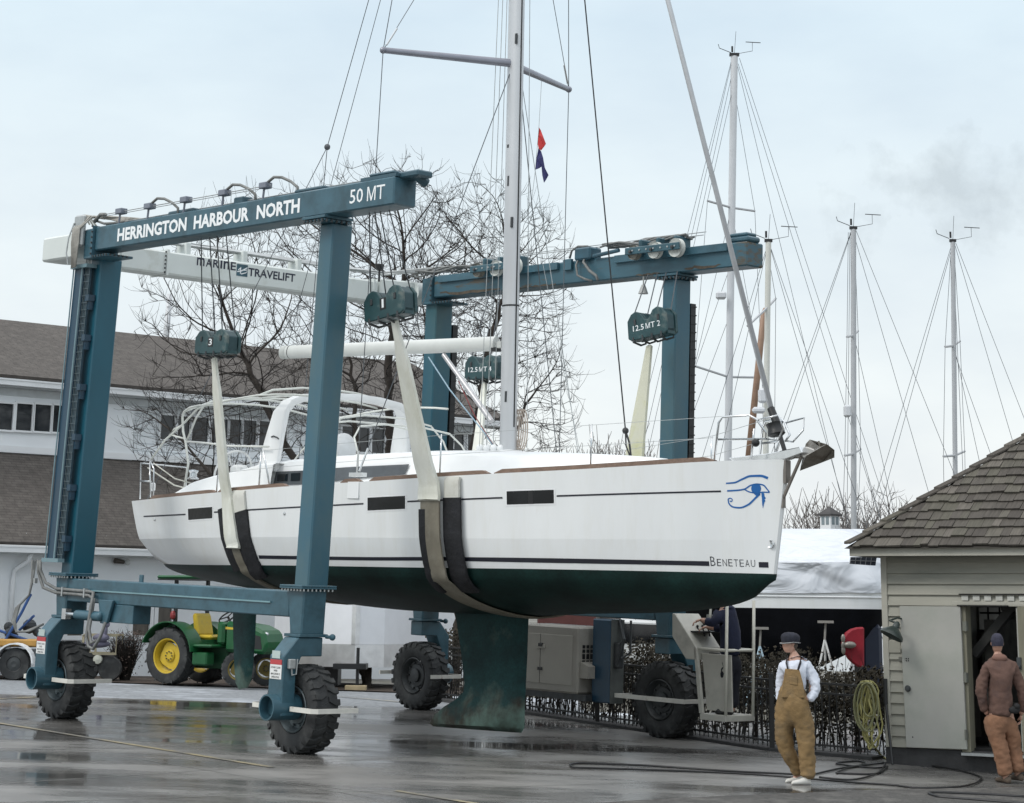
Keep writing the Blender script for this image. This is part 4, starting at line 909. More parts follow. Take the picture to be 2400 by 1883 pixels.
for (xl, xr, y), th in zip(((546, 601, 1400), (546, 601, 1440), (547, 598, 1500), (549, 594, 1560), (552, 589, 1600), (560, 580, 1616)), (.06, .06, .055, .045, .035, .015)):
    A = kz(xl, y); B = kz(xr, y-4); row = []
    prof = [(0, .0), (.1, .6), (.3, 1.0), (.6, .75), (.9, .25), (1, .04)]
    for f, t in prof: row.append(B.lerp(A, f) + Vector((0, -th*t, 0)))
    for f, t in reversed(prof): row.append(B.lerp(A, f) + Vector((0, th*t, 0)))
    rows.append(row)
rd.grid(rows, True); rd.f.append(tuple(range(len(rd.v)-12, len(rd.v)))); part('rudder', rd, M_keel, boat, smooth=45)
# cabin trunk
cab_u = [2.15, 2.4, 3.5, 4.6, 5.6, 6.6, 7.6, 8.6, 9.3, 9.7]
chalf = pchip(cab_u, [1.32, 1.32, 1.32, 1.30, 1.24, 1.12, .95, .74, .5, .3]); ctop = pchip(cab_u, [4.05, 4.08, 4.13, 4.16, 4.18, 4.17, 4.14, 4.10, 4.06, 4.03])
cb_ = BM_(); rows = []
for u in np.linspace(2.15, 9.7, 30):
    h, t, d = chalf(u), ctop(u), zs(u)-.02
    rows.append([Vector((u, VC-h-.10, d)), Vector((u, VC-h-.05, d+(t-d)*.55)), Vector((u, VC-h+.02, t-.05)), Vector((u, VC-h+.14, t)), Vector((u, VC-h*.5, t+.05)), Vector((u, VC, t+.07)),
                 Vector((u, VC+h*.5, t+.05)), Vector((u, VC+h-.14, t)), Vector((u, VC+h-.02, t-.05)), Vector((u, VC+h+.05, d+(t-d)*.55)), Vector((u, VC+h+.10, d))])
cb_.grid(rows); cb_.f.append(tuple(range(11))); cb_.f.append(tuple(range(len(cb_.v)-11, len(cb_.v))))
cabin = part('cabin', cb_, M_gelg, boat, smooth=40)
zb = lambda a, b: (280+a*.3044, 880+b*.3044); zm = lambda a, b: (820+a*.2927, 700+b*.2927)
def cabside(px, py):
    P = lv(px, py, VC-1.35)
    for _ in range(12):
        u = P.x; h, t, d = chalf(u), ctop(u), zs(u)-.02; f = (P.z-d)/(t-d); P = lv(px, py, VC-h-.10+.05*min(f, .55)/.55+.07*max(0, f-.55)/.45-.012)
    return P
ftop = pchip([zb(1210, 742)[0], zb(1400, 735)[0], zm(0, 1350)[0], zm(250, 1338)[0], zm(480, 1327)[0]], [zb(1210, 742)[1], zb(1400, 735)[1], zm(0, 1350)[1], zm(250, 1338)[1], zm(480, 1327)[1]])
fbot = pchip([zb(1187, 846)[0], zb(1400, 842)[0], zm(90, 1440)[0], zm(250, 1426)[0], zm(444, 1410)[0]], [zb(1187, 846)[1], zb(1400, 842)[1], zm(90, 1440)[1], zm(250, 1426)[1], zm(444, 1410)[1]])
m_ = BM_(); rows = []
for k in np.linspace(0, 1, 24):
    xt = zb(1210, 0)[0] + k*(zm(480, 0)[0]-zb(1210, 0)[0]); xb = zb(1187, 0)[0] + k*(zm(444, 0)[0]-zb(1187, 0)[0]); rows.append([cabside(xt+(xb-xt)*j, ftop(xt)+(fbot(xb)-ftop(xt))*j) + Vector((0, -.012, 0)) for j in np.linspace(0, 1, 7)])
m_.grid(rows); part('cabin_window', m_, mat('tinted_cabin_window', (.075, .082, .088), .12, var=.2), cabin)
for q in (((1225, 765), (1305, 760), (1300, 815), (1222, 815)), ((1330, 755), (1400, 752), (1395, 812), (1325, 815))):
    m_ = BM_(); m_.add([cabside(*zb(*p))+Vector((0, -.022, 0)) for p in q], [(0, 1, 2, 3)]); part('opening_port', m_, M_glass, cabin)
# cockpit coamings
for side in (-1, 1):
    m_ = BM_(); rows = []
    for u, z, w in ((-.75, 3.44, .20), (-.22, 3.56, .30), (.3, 3.74, .36), (.9, 3.84, .40), (1.6, 3.92, .42), (2.2, 4.02, .42), (2.6, 4.03, .35)):
        o = VC+side*1.52; i_ = VC+side*(1.52-w); d = zs(u)-.03
        rows.append([Vector((u, o+side*.06, d)), Vector((u, o, z-.03)), Vector((u, o-side*.06, z)), Vector((u, i_+side*.05, z)), Vector((u, i_, z-.04)), Vector((u, i_, d))])
    m_.grid(rows, True); part('cockpit_coaming', m_, M_gelg, boat, smooth=50)
    w = lv(450, 1124, VC-1.42); w = Vector((w.x, VC+side*1.40, w.z))
    m_ = BM_(); m_.lathe([(.09, 0), (.10, .02), (.065, .04), (.06, .10), (.085, .13), (.08, .15), (.03, .16), (0, .16)], w, (0, 0, 1), 18); part('winch', m_, M_steel, boat, smooth=40)
# wheels of the helm, table, seats
for side in (-1, 1):
    m_ = BM_(); c = Vector((.55, VC+side*.85, 3.92)); m_.path([c + Vector((.12*math.sin(a), .36*math.cos(a), .36*math.sin(a))) for a in np.linspace(0, 2*math.pi, 33)], .018, 6, cap=False)
    for a in (0, 2.1, 4.2): m_.tube(c, c + Vector((.12*math.sin(a), .36*math.cos(a), .36*math.sin(a))), .012)
    m_.bbox((.60, VC+side*.85-.13, 3.4), (.86, VC+side*.85+.13, 4.05), .05); part('helm', m_, mat('helm_white', (.7, .71, .7), .4), boat, smooth=40)
# arch over the cockpit
ar = BM_(); rows = []
path_ = [(2.22, 2.27, 3.90, .26, .05), (2.30, 2.32, 4.45, .21, .05), (2.38, 2.36, 4.85, .17, .05), (2.46, 2.44, 5.00, .13, .055), (2.55, 2.62, 5.09, .10, .06), (2.60, 3.1, 5.15, .10, .055), (2.62, VC, 5.17, .10, .05)]
path_ = path_ + [(u, 2*VC-v, z, a, t) for u, v, z, a, t in reversed(path_[:-1])]
cent = [Vector(p[:3]) for p in path_]
for i, (u, v, z, a, t) in enumerate(path_):
    d = (cent[min(i+1, len(cent)-1)]-cent[max(i-1, 0)]).normalized(); nrm = Vector((1, 0, 0)).cross(d).normalized(); c = cent[i]
    rows.append([c + Vector((a*sx, 0, 0)) + nrm*(t*sy) for sx, sy in ((-1, -.5), (-.9, -1), (.9, -1), (1, -.5), (1, .5), (.9, 1), (-.9, 1), (-1, .5))])
ar.grid(rows, True); part('cockpit_arch', ar, M_gelg, boat, smooth=50)
m_ = BM_(); h = [lv(*zb(1170, 475), 2.26), lv(*zb(1185, 468), 2.26), lv(*zb(1215, 480), 2.26), lv(*zb(1225, 490), 2.26)]; m_.path(h, .012, 6); part('arch_handle', m_, M_darksteel, boat)
# bimini frame, sprayhood frame
fr = BM_()
for v in (VC-1.45, VC+1.45):
    s = -1 if v < VC else 1; g = lambda px, py: Vector((lv(*zb(px, py), VC-1.45).x, v, lv(*zb(px, py), VC-1.45).z))
    fr.path([g(495, 900), g(530, 680), g(510, 520), g(490, 430), g(485, 320), g(500, 280), g(540, 250), g(620, 232)], .02, 8)
    fr.path([g(240, 655), g(350, 500), g(480, 385), g(600, 260), g(680, 225)], .017, 8); fr.path([g(510, 490), g(430, 470), g(385, 455), g(420, 415), g(480, 385)], .015, 8); fr.path([g(520, 500), g(590, 330), g(650, 235)], .017, 8)
    fr.path([g(520, 510), g(650, 520), g(850, 545), g(1150, 550)], .015, 8)
    fr.path([g(600, 240), g(740, 215), g(880, 185), g(1060, 155), g(1200, 148), g(1350, 150), g(1450, 158)], .017, 8)
for (px, py) in ((500, 280), (600, 245), (1060, 160)):
    a = lv(*zb(px, py), VC-1.45); fr.path([a, a+Vector((0, .3, .12)), a+Vector((0, .9, .2)), Vector((a.x, VC, a.z+.22)), a+Vector((0, 2.0, .2)), a+Vector((0, 2.6, .12)), a+Vector((0, 2.9, 0))], .017, 8)
for (px, py) in ((880, 190), (1100, 175), (1280, 190)):
    a = lv(*zb(px, py), VC-1.2); fr.path([a, a+Vector((0, .4, .06)), Vector((a.x, VC, a.z+.1)), a+Vector((0, 2.0, .06)), a+Vector((0, 2.4, 0))], .015, 8)
part('bimini_tube', fr, mat('frame_white', (.66, .68, .64), .4, var=.06), boat, smooth=True)
fr = BM_()
for k, (u, h, b_) in enumerate(((3.1, .65, 1.15), (3.5, .72, 1.18), (4.0, .55, 1.15))):
    z0 = ctop(u)-.02; fr.path([(u+.3, VC-b_, z0), (u+.1, VC-b_*.96, z0+h*.55), (u, VC-b_*.8, z0+h*.88), (u-.05, VC-.4, z0+h), (u-.05, VC+.4, z0+h), (u, VC+b_*.8, z0+h*.88), (u+.1, VC+b_*.96, z0+h*.55), (u+.3, VC+b_, z0)], .015, 8)
part('sprayhood_bow', fr, mat('frame_white', ()), boat, smooth=True)
m_ = BM_(); c = lv(805, 1045, VC-.3); m_.ball((c.x, c.y, c.z-.06), .24, 14, 9, (.7, 1, 1.1)); part('cockpit_cushion', m_, mat('cushion_white', (.62, .64, .65), .7, var=.1), boat, smooth=True)
# pushpit, stanchions, lifelines, pulpit
rr = BM_(); rw = BM_()
def rail_v(u): s = (u-U0)/(ust(zs(u))-U0); return hb(max(0, min(1, s)))-.07
for side in (-1, 1):
    Q = lambda u, dv, z: Vector((u, VC+side*(rail_v(u)+dv), z))
    rr.path([Q(-.92, -.05, 3.45), Q(-.99, -.05, 4.05), Q(-.6, -.02, 4.09), Q(-.45, 0, 3.48)], .014, 6); rr.path([Q(-.96, -.05, 3.75), Q(-.5, -.02, 3.74)], .012, 6)
    rr.path([Q(-.99, -.05, 4.05), Vector((-1.0, VC+side*.75, 4.03)), Vector((-.98, VC+side*.72, 3.46))], .014, 6); rr.path([Q(-.35, 0, 3.48), Q(-.4, 0, 3.95), Q(-.55, 0, 4.08)], .012, 6)
    rr.path([Q(1.72, 0, 3.54), Q(1.74, 0, 4.12), Q(1.80, 0, 4.2), Q(1.9, 0, 4.2)], .013, 6); rr.path([Q(2.95, 0, 3.60), Q(2.95, 0, 4.2)], .013, 6); rr.path([Q(3.25, 0, 3.62), Q(3.0, 0, 4.2), Q(2.95, 0, 4.2)], .013, 6)
    for u in (4.6, 7.04, 9.44): rr.tube(Q(u, 0, zs(u)), Q(u, .0, zs(u)+.60), .013, .011)
    top = [Q(-.5, 0, 4.07)] + [Q(u, 0, zs(u)+.585) for u in (1.8, 3.0, 4.6, 7.04, 9.44, 11.1)]; rw.path(top, .004, 4); rw.path([Q(u, 0, zs(u)+.31) for u in (1.8, 3.0, 4.6, 7.04, 9.44, 11.0)], .004, 4)
    a = Q(11.0, -.02, 4.02); b_ = Q(11.08, .02, 4.60); c = Vector((11.55, VC+side*.30, 4.63)); d = Vector((11.72, VC+side*.24, 4.40)); e = Vector((11.68, VC+side*.20, 4.32))
    rr.path([a, b_.lerp(a, .12), b_ + (c-b_)*.1, c.lerp(b_, .12), c.lerp(d, .25), d, e, Q(11.06, .0, 4.31)], .0155, 8); rr.path([Vector((11.45, VC+side*.22, 4.07)), Vector((11.55, VC+side*.28, 4.45))], .014, 6)
    rr.path([c.lerp(d, .3), Vector((11.95, VC+side*.26, 4.62)), Vector((11.98, VC+side*.2, 4.45)), Vector((11.85, VC+side*.15, 4.30)), e], .012, 6)
part('rail', rr, M_steel, boat, smooth=True); part('lifelines', rw, M_galv, boat)
m_ = BM_(); g = lv(*zb(262, 860), VC-1.7); m_.bbox((g.x-.05, g.y-.05, g.z-.07), (g.x+.05, g.y+.02, g.z+.07), .02); part('stern_light_box', m_, M_gelg, boat)
m_ = BM_(); m_.path([Vector((U0+.1, VC-1.6, 3.98)), Vector((-.5, VC-1.3, 3.7)), Vector((.1, VC-1.35, 3.62)), Vector((.3, VC-1.5, 3.65))], .012, 6); m_.path([Vector((-.6, VC-1.68, 4.05)), Vector((-.2, VC-1.5, 3.8)), Vector((.25, VC-1.45, 3.72))], .010, 6); part('docking_line', m_, mat('rope_white', (.55, .55, .50), .8), boat, smooth=True)
# bow gear
m_ = BM_(); m_.prism([(10.9, VC-.07, 4.09), (11.6, VC-.07, 4.14), (12.15, VC-.07, 4.22), (12.2, VC-.07, 4.14), (11.9, VC-.07, 4.06), (11.0, VC-.07, 4.05)], (0, .14, 0)); part('bow_roller', m_, M_steel, boat, bevel=.01)
m_ = BM_(); a = lv(*zw(1800, 590), VC); b_ = lv(*zw(1665, 900), VC); m_.path([a, b_], [.022, .022], 8); m_.path([b_, lv(*zw(1655, 945), VC)], .012, 6); m_.box((11.855, VC-.05, 3.76), (11.90, VC+.05, 4.05)); m_.box((11.80, VC-.03, 3.44), (11.835, VC+.03, 3.62)); part('stem_fitting', m_, mat('dull_steel', (.22, .20, .18), .4, metal=.5, var=.3), boat)
m_ = BM_(); f0 = lv(*zw(1680, 560), VC); f1 = lv(*zw(1640, 430), VC); m_.path([f0, f1], .03, 8); f2 = lv(*zw(1620, 410), VC); f3 = lv(*zw(1618, 350), VC)
m_.lathe([(0, 0), (.10, .0), (.12, .015), (.11, .05), (.10, .10), (.11, .14), (.12, .16), (0, .16)], f2-Vector((0, 0, .05)), (-.3, 0, 1), 18); m_.path([f3, lv(*zw(1575, 240), VC)], [.055, .05], 10); part('furling_drum', m_, M_black, boat, smooth=40)
m_ = BM_(); m_.ball(lv(*zw(1465, 492), VC-.25), .055, 10, 8); part('navigation_light', m_, M_black, boat)
# mast, boom, spreaders, standing rigging
MZ = 20.5
def mu(z): return 6.43 - .0205*(z-4.19)
m_ = BM_(); m_.path([(mu(z), VC, z) for z in (3.95, 8, 12, 16, MZ)], [1.]*5, 20, ell=(.150, .105), up=(1, 0, 0)); mast = part('mast', m_, M_alu, boat, smooth=50)
m_ = BM_(); m_.path([(mu(z)+.147, VC-.02, z) for z in (4.6, 8, 12, 16, 20)], .012, 6); m_.path([(mu(z)-.147, VC, z) for z in (4.6, 8, 12, 16, 20)], .010, 6); part('sail_track', m_, M_black, mast)
m_ = BM_(); m_.lathe([(.14, -.012), (.156, -.012), (.156, .012), (.14, .012)], (mu(6.43), VC, 6.43), (0, 0, 1), 20)
for v in list(range(len(m_.v))): m_.v[v] = Vector((m_.v[v].x, VC+(m_.v[v].y-VC)*.71, m_.v[v].z))
part('mast_band', m_, M_black, mast)
m_ = BM_()
for z, du in ((5.05, .06), (7.7, .11), (8.35, .02), (10.6, .13)): m_.cbox((mu(z)+du-.02, VC-.095, z), (.035, .025, .16))
m_.cbox((mu(8.9)-.02, VC-.104, 8.9), (.04, .008, .05)); part('mast_slot', m_, M_darksteel, mast)
m_ = BM_(); m_.bbox((mu(4.2)-.22, VC-.16, 4.14), (mu(4.2)+.2, VC+.16, 4.26), .03)
for k in range(4): m_.ball((mu(4.3)-.35+.1*k, VC-.25+.05*k, 4.28), .06, 10, 6)
part('mast_foot', m_, M_gelg, mast, smooth=40)
bl = lv(673, 826, VC); br_ = lv(1163, 806, VC)
m_ = BM_(); m_.path([bl, br_], [1, 1], 18, ell=(.112, .075), up=(0, 0, 1)); boom = part('boom', m_, M_boom, boat, smooth=50)
m_ = BM_(); m_.path([bl-Vector((.14, 0, -.004)), bl], [1., 1.04], 18, ell=(.112, .078), up=(0, 0, 1)); m_.cbox(br_+Vector((.06, 0, -.02)), (.16, .05, .10)); part('boom_end_fitting', m_, mat('boom_cap', (.50, .52, .50), .4), boom, smooth=50)
m_ = BM_(); m_.path([bl+Vector((.08, 0, 0)), bl+Vector((.095, 0, 0))], [1.03, 1.03], 18, ell=(.112, .076), up=(0, 0, 1)); m_.cbox(br_-Vector((.0, 0, .09)), (.10, .12, .06)); part('boom_band', m_, M_black, boom)
vt, vb = lv(*zm(750, 450), VC), lv(*zm(1165, 1025), VC); m_ = BM_(); m_.path([vt, vt.lerp(vb, .92)], .037, 10); m_.path([vt.lerp(vb, .35), vt.lerp(vb, .93)], .043, 10); part('boom_vang', m_, mat('vang_grey', (.50, .50, .51), .35, metal=.3), boat, smooth=50)
m_ = BM_(); m_.path([lv(*zm(630, 470), VC), lv(*zm(800, 730), VC-.1), lv(*zm(1080, 1080), VC-.2), lv(*zm(1160, 1200), VC)], .011, 6); part('mainsheet', m_, mat('blue_fleck_rope', (.30, .42, .50), .8, var=.4, vscale=60), boat)
m_ = BM_(); m_.path([lv(*zm(870, 660), VC), lv(*zm(1000, 940), VC-.1), lv(*zm(1160, 1190), VC)], .008, 6); part('control_line', m_, mat('red_line', (.22, .05, .05), .8), boat)
# spreaders
tips = {}
for side, tip, root in ((-1, lv(898, 118, VC-1.95), lv(1190, 150, VC-.08)), (1, lv(1333, 210, VC+1.95), lv(1222, 157, VC+.08))):
    root = Vector((mu(root.z)-.02, VC+side*.08, root.z)); tips[side] = tip
    m_ = BM_(); m_.path([root, tip], [.058, .042], 10, ell=(1.15, .7), up=(0, 0, 1)); m_.ball(tip, .055, 10, 8); sp_ = part('spreader', m_, mat('spreader_grey', (.24, .25, .29), .35, metal=.4, var=.1), boat, smooth=50)
    up_ = Vector((mu(14.2)-.5, VC+side*1.55, 14.2)); m_ = BM_(); m_.path([(mu(14.25), VC+side*.08, 14.25), up_], [.055, .04], 10); part('spreader', m_, mat('spreader_grey', ()), boat, smooth=50)
    cp = Vector((5.52, VC+side*1.93, 3.72)); low = Vector((mu(10.0)-.02, VC+side*.1, 10.05))
    if side < 0: cp = lv(*zm(58, 1395), VC-1.93)
    sh = BM_(); sh.path([cp, tip], .007, 5); sh.path([tip, up_], .007, 5); sh.path([up_, (mu(19), VC+side*.06, 19.)], .006, 5); sh.path([tip, (mu(14), VC+side*.1, 14.0)], .006, 5); sh.path([cp+Vector((.05, 0, .02)), low], .0075, 5)
    part('shroud', sh, M_wire, boat)
    m_ = BM_(); m_.tube(cp, cp.lerp(tip, .05), .016); m_.tube(cp+Vector((.05, 0, .02)), (cp+Vector((.05, 0, .02))).lerp(low, .055), .016); m_.cbox(cp+Vector((.02, 0, -.03)), (.30, .10, .06)); m_.tube(tip+(Vector((mu(14), VC, 14.))-tip).normalized()*.1, tip+(Vector((mu(14), VC, 14.))-tip).normalized()*.42, .016); part('turnbuckle', m_, M_steel, boat)
m_ = BM_(); p = near(5.33, 3.45, .012); m_.box((p.x-.1, p.y-.004, 3.46), (p.x+.16, p.y+.03, 3.70)); part('chainplate_cover', m_, M_gelg, hull)
# forestay with furled foil, backstay bridle, topping lift, halyards
fa = lv(*zw(1580, 250), VC); fb_ = lv(1565, 0, VC); dd = (fb_-fa); tt = (19.9-fa.z)/dd.z
m_ = BM_(); m_.path([fa, fa+dd*tt], .036, 10); part('furled_forestay', m_, mat('foil_grey', (.52, .54, .56), .4, metal=.2), boat, smooth=True)
bj = lv(767, 345, VC); bt = Vector((mu(MZ)-.25, VC, MZ))
m_ = BM_(); m_.path([bt, bj], .007, 5); m_.path([bj, (-.92, VC-1.55, 3.45)], .007, 5); m_.path([bj, (-.92, VC+1.55, 3.45)], .007, 5); m_.ball(bj, .055, 10, 8); m_.path([Vector((mu(MZ)-.15, VC, MZ-.1)), bl+Vector((0, 0, .1))], .006, 5); part('backstay', m_, M_wire, boat)
m_ = BM_(); a = lv(1480, 1080, VC+.9); b_ = lv(1466, 1010, VC+.9); m_.path([Vector((mu(MZ)+.12, VC+.1, MZ-.3)), b_], .011, 6); m_.path([b_, b_.lerp(a, .4)+Vector((.03, 0, 0)), a], .016, 6); m_.path([b_, b_.lerp(a, .5)-Vector((.05, 0, 0)), a], .012, 6); m_.ball(b_, .05, 8, 6); part('halyard', m_, M_black, boat)
m_ = BM_()
for k in range(3):
    b0 = Vector((mu(4.2)-.25+.02*k, VC-.35+.12*k, 4.3)); m_.path([b0, (mu(18)-.12+.05*k, VC-.1, 18.)], .0055, 4)
b0 = Vector((mu(4.2)+.2, VC+.2, 4.3)); m_.path([b0, (mu(18)+.14, VC+.05, 18.)], .0055, 4); m_.path([b0+Vector((.5, .6, -.1)), (mu(10)+.05, VC+.08, 10.)], .006, 4); part('halyard', m_, M_galv, boat)
m_ = BM_(); c = lv(*zm(1330, 1050), VC+.05)
for k in range(5): m_.path([c + Vector((.02*k-.03, .015*k, .30)) + Vector((.07*math.sin(a)+.01*k, .03*math.sin(a), -.30+.30*math.cos(a))) for a in np.linspace(0, 2*math.pi, 17)], .010, 5, cap=False)
part('rope_coil', m_, mat('rope_buff', (.42, .36, .31), .9), boat)
# anchor on the bow roller
anc = thing('anchor', 'dull steel plough anchor hanging over the bow roller of the white sloop', 'anchor', FRAME @ Matrix.Translation((12.1, VC, 4.1)))
AO = (12.1, VC, 4.1)
A = lambda a, b, dv=0.: lv(*zw(a, b), VC+dv)
M_anch = mat('anchor_steel', (.20, .185, .16), .38, metal=.7, var=.3, vscale=6, dirt=(.10, .07, .05), dscale=4)
m_ = MB(off=AO); m_.prism([A(1600, 570), A(1700, 545), A(1790, 530), A(1830, 520), A(1890, 540), A(1900, 580), A(1830, 605), A(1700, 605), A(1590, 600)], (0, .07, 0)); part('shank', m_, mat('shank_steel', (.45, .44, .42), .28, metal=.9, var=.15), anc, bevel=.012)
m_ = MB(off=AO)
tip = A(1787, 697); r1 = A(2040, 545, -.0); r2 = A(2040, 600); t1 = A(1860, 468, .28); t2 = A(1930, 520, .05); mid = A(1940, 640); cen = A(1900, 560, .1); nl_ = A(1830, 590, -.20); back = A(1985, 502, -.16)
m_.add([tip, mid, r2, r1, back, t2, nl_, cen + Vector((0, .16, 0)), t1, A(1830, 500, .25)], [(0, 1, 6), (1, 2, 3, 4), (1, 4, 5, 6), (0, 6, 5), (0, 1, 7), (1, 2, 3, 7), (0, 7, 8, 9), (7, 3, 4, 8), (0, 9, 8, 5)]); o_ = part('fluke', m_, M_anch, anc)
md = o_.modifiers.new('solid', 'SOLIDIFY'); md.thickness = .025
m_ = MB(off=AO); m_.path([A(1925, 480), A(1935, 520), A(2035, 560)], .014, 6); part('roll_bar', m_, M_anch, anc)
# courtesy flags on their halyard under the far spreader
tf = tips[1].lerp(Vector((mu(10.2), VC, tips[1].z)), .52); ft_ = lv(1263, 300, tf.y); fb2 = lv(1254, 405, tf.y); hb_ = lv(1245, 480, tf.y)
m_ = BM_(); m_.path([tf, ft_, fb2, hb_, Vector((mu(4.2)+.1, VC+1.5, 4.0))], .004, 4); part('flag_halyard', m_, M_galv, boat)
def flag(name, pts, m, label):
    P = [lv(a, b, tf.y+.03*math.sin(i*1.9)) for i, (a, b) in enumerate(pts)]; O = P[0]; mb = MB(off=O); mb.add(P, [tuple(range(len(P)))])
    o = solo(name, mb, m, label, 'flag', M=FRAME @ Matrix.Translation(O)); s = o.modifiers.new('solid', 'SOLIDIFY'); s.thickness = .006; return o
zf = lambda a, b: (700+a*.3215, b*.3215)
flag('flag', [zf(1752, 930), zf(1765, 950), zf(1785, 1005), zf(1803, 1050), zf(1790, 1070), zf(1768, 1098), zf(1752, 1085), zf(1744, 1050), zf(1748, 985)], mat('red_bunting', (.48, .035, .035), .8, var=.15), 'limp red flag above the navy one on the far halyard')
flag('flag', [zf(1750, 1082), zf(1768, 1105), zf(1782, 1150), zf(1795, 1225), zf(1822, 1278), zf(1805, 1310), zf(1790, 1333), zf(1778, 1280), zf(1772, 1215), zf(1755, 1228), zf(1728, 1238), zf(1735, 1160)], mat('navy_bunting', (.018, .02, .10), .8, var=.3), 'limp navy flag hanging just below the red one')
# ------------------------------------------------------------------ hook blocks and slings
def hook_block(px0, px1, py_top, py_bot, vv, num, lab, wires, beam_v, tilt):
    a = lv(px0, (py_top+py_bot)/2, vv); b = lv(px1, (py_top+py_bot)/2 + tilt, vv); w = .86; c = (a+b)/2; zt_ = lv((px0+px1)/2, py_top+tilt/2, vv).z; zb_ = lv((px0+px1)/2, py_bot+tilt/2, vv).z; h = zt_-zb_; c.z = (zt_+zb_)/2
    w = b.x-a.x; al = math.atan2(b.z-a.z, b.x-a.x)
    Mx = FRAME @ Matrix.Translation(c) @ Matrix.Rotation(-al, 4, 'Y')
    t = thing('hook_block', lab, 'hook block', Mx, group='hook blocks of the boat lift')
    pr = [(-.5, -.42), (-.42, -.5), (.42, -.5), (.5, -.42), (.5, .20), (.40, .42), (.28, .5), (.16, .42), (.04, .14), (-.04, .14), (-.16, .42), (-.28, .5), (-.40, .42), (-.5, .20)]
    for s, k in ((-1, 0), (1, 1)):
        m_ = MB(); m_.prism([(x*w, s*.09, z*h) for x, z in pr], (0, s*.05, 0)); part('side_plate', m_, M_blk, t, bevel=.012)
    m_ = MB(); m_.box((-w*.47, -.088, -h*.49), (w*.47, .088, -h*.30))
    part('block_base', m_, M_blk, t); m_ = MB(); m_.prism([(x*w*.94, -.086, z*h*.96) for x, z in pr], (0, .172, 0)); part('block_body', m_, mat('block_body_blue', (.016, .050, .058), .45, var=.25, dirt=(.30, .32, .29), dscale=2.6, dlo=.60, dhi=.70), t, bevel=.01)
    m_ = MB()
    for x in (-.36, -.12, .12, .36): m_.path([(x*w, -.14, -h*.40), (x*w, -.145, -h*.56), (x*w*.9, 0, -h*.66), (x*w, .145, -h*.56), (x*w, .14, -h*.40)], .018, 6)
    for x in (-.3, .3): m_.bbox((x*w-.015, -.155, h*.02), (x*w+.03, -.14, h*.22), .005)
    part('shackle', m_, M_darksteel, t)
    m_ = MB(); text, w2, h2 = num; vs, fs = fit_text(text, w2*w, h2*h, .012 if len(text) == 1 else .004)
    if len(text) == 1:
        q = MB(); q.box((-.075*w, -.1445, -.22*h), (.075*w, -.1405, .16*h)); part('number_plate', q, M_black, t)
        m_.add([(-w2*w/2+x, -.1465, -.16*h+y) for x, y in vs], fs)
    else:
        W3 = w2*w; H3 = h2*h; P3 = lambda x, y: (-W3/2+x, -.1435, -.20*h+y); m_ = MB(); vs, fs = fit_text(text[:4], W3*.40, H3, .004); m_.add([P3(x, y) for x, y in vs], fs)
        t3 = H3*.13; ms = [(0, 0), (t3, 0), (t3, H3*.80), (W3*.08-t3*.42, 0), (W3*.08+t3*.42, 0), (W3*.16-t3, H3*.80), (W3*.16-t3, 0), (W3*.16, 0), (W3*.16, H3), (W3*.16-t3*1.35, H3), (W3*.08, H3*.22), (t3*1.35, H3), (0, H3)]
        m_.add([P3(x+W3*.47, y) for x, y in ms], [(0, 1, 2, 11, 12), (2, 3, 10, 11), (3, 4, 10), (4, 5, 9, 10), (5, 6, 7, 8, 9)]); vs, fs = fit_text(text[6:], W3*.34, H3, .004); m_.add([P3(x+W3*.66, y) for x, y in vs], fs)
    part('lettering', m_, M_letter, t)
    m_ = MB(off=(0, 0, 0)); inv = (FRAME.inverted() @ Mx).inverted()
    for k, (wu, wv) in enumerate(wires):
        x = (-.46, -.10, .10, .46)[k]; top = inv @ Vector((wu, wv, ZB-.02)); m_.path([(x*w, -.03+.02*k, h*.35), top], .010, 5)
    part('hoist_rope', m_, M_wire, t); return t, c
M_blk = mat('block_blue', (.017, .056, .062), .42, var=.3, vscale=3, dirt=(.12, .15, .14), dscale=3.2, dlo=.56, dhi=.68)
def wtop(pxs, py, v): return [(lv(p, py, v).x, v) for p in pxs]
b1 = hook_block(870, 962, 690, 762, .80, ('1', .05, .28), 'dark green hook block numbered 1 holding the near sling by the mast', wtop((865, 878, 890, 911), 512, .2), .2, -27)
b3 = hook_block(474, 549, 776, 833, .95, ('3', .10, .27), 'hook block with number 3 above the stern sling', wtop((470, 490, 507, 528), 580, .2), .2, -4)
b2 = hook_block(1484, 1575, 737, 804, 6.6, ('12.5 MT 2', .70, .20), 'hook block lettered 12.5 MT 2 in front of the far front leg', wtop((1520, 1541, 1562, 1588), 606, WD-.2), WD, -22)
b4 = hook_block(1103, 1176, 836, 892, 6.6, ('12.5 MT 4', .74, .20), 'hook block lettered 12.5 MT 4 partly hidden behind the mast', wtop((1150, 1163, 1175, 1185), 660, WD-.2), WD, -4)
part('block_cheek_wear', MB().box((-.3, -.1412, .02), (-.22, -.1405, .10)), mat('worn_dark', (.02, .05, .055), .5), b1[0])
def hull_c(u, k):   # point on the outside of the hull, k from 0 (near rail) over the keel line to 1 (far rail)
    s = (u-U0)/(11.8-U0); uu = _us(s); a, b = zs(uu), zcc(uu); side = -1 if k < .5 else 1; q = abs(k-.5)*2; z = b + (a-b)*(.35*q + .65*q*q)
    return Vector((u, VC + side*(hb(s)*hfrac(s, z)), z))
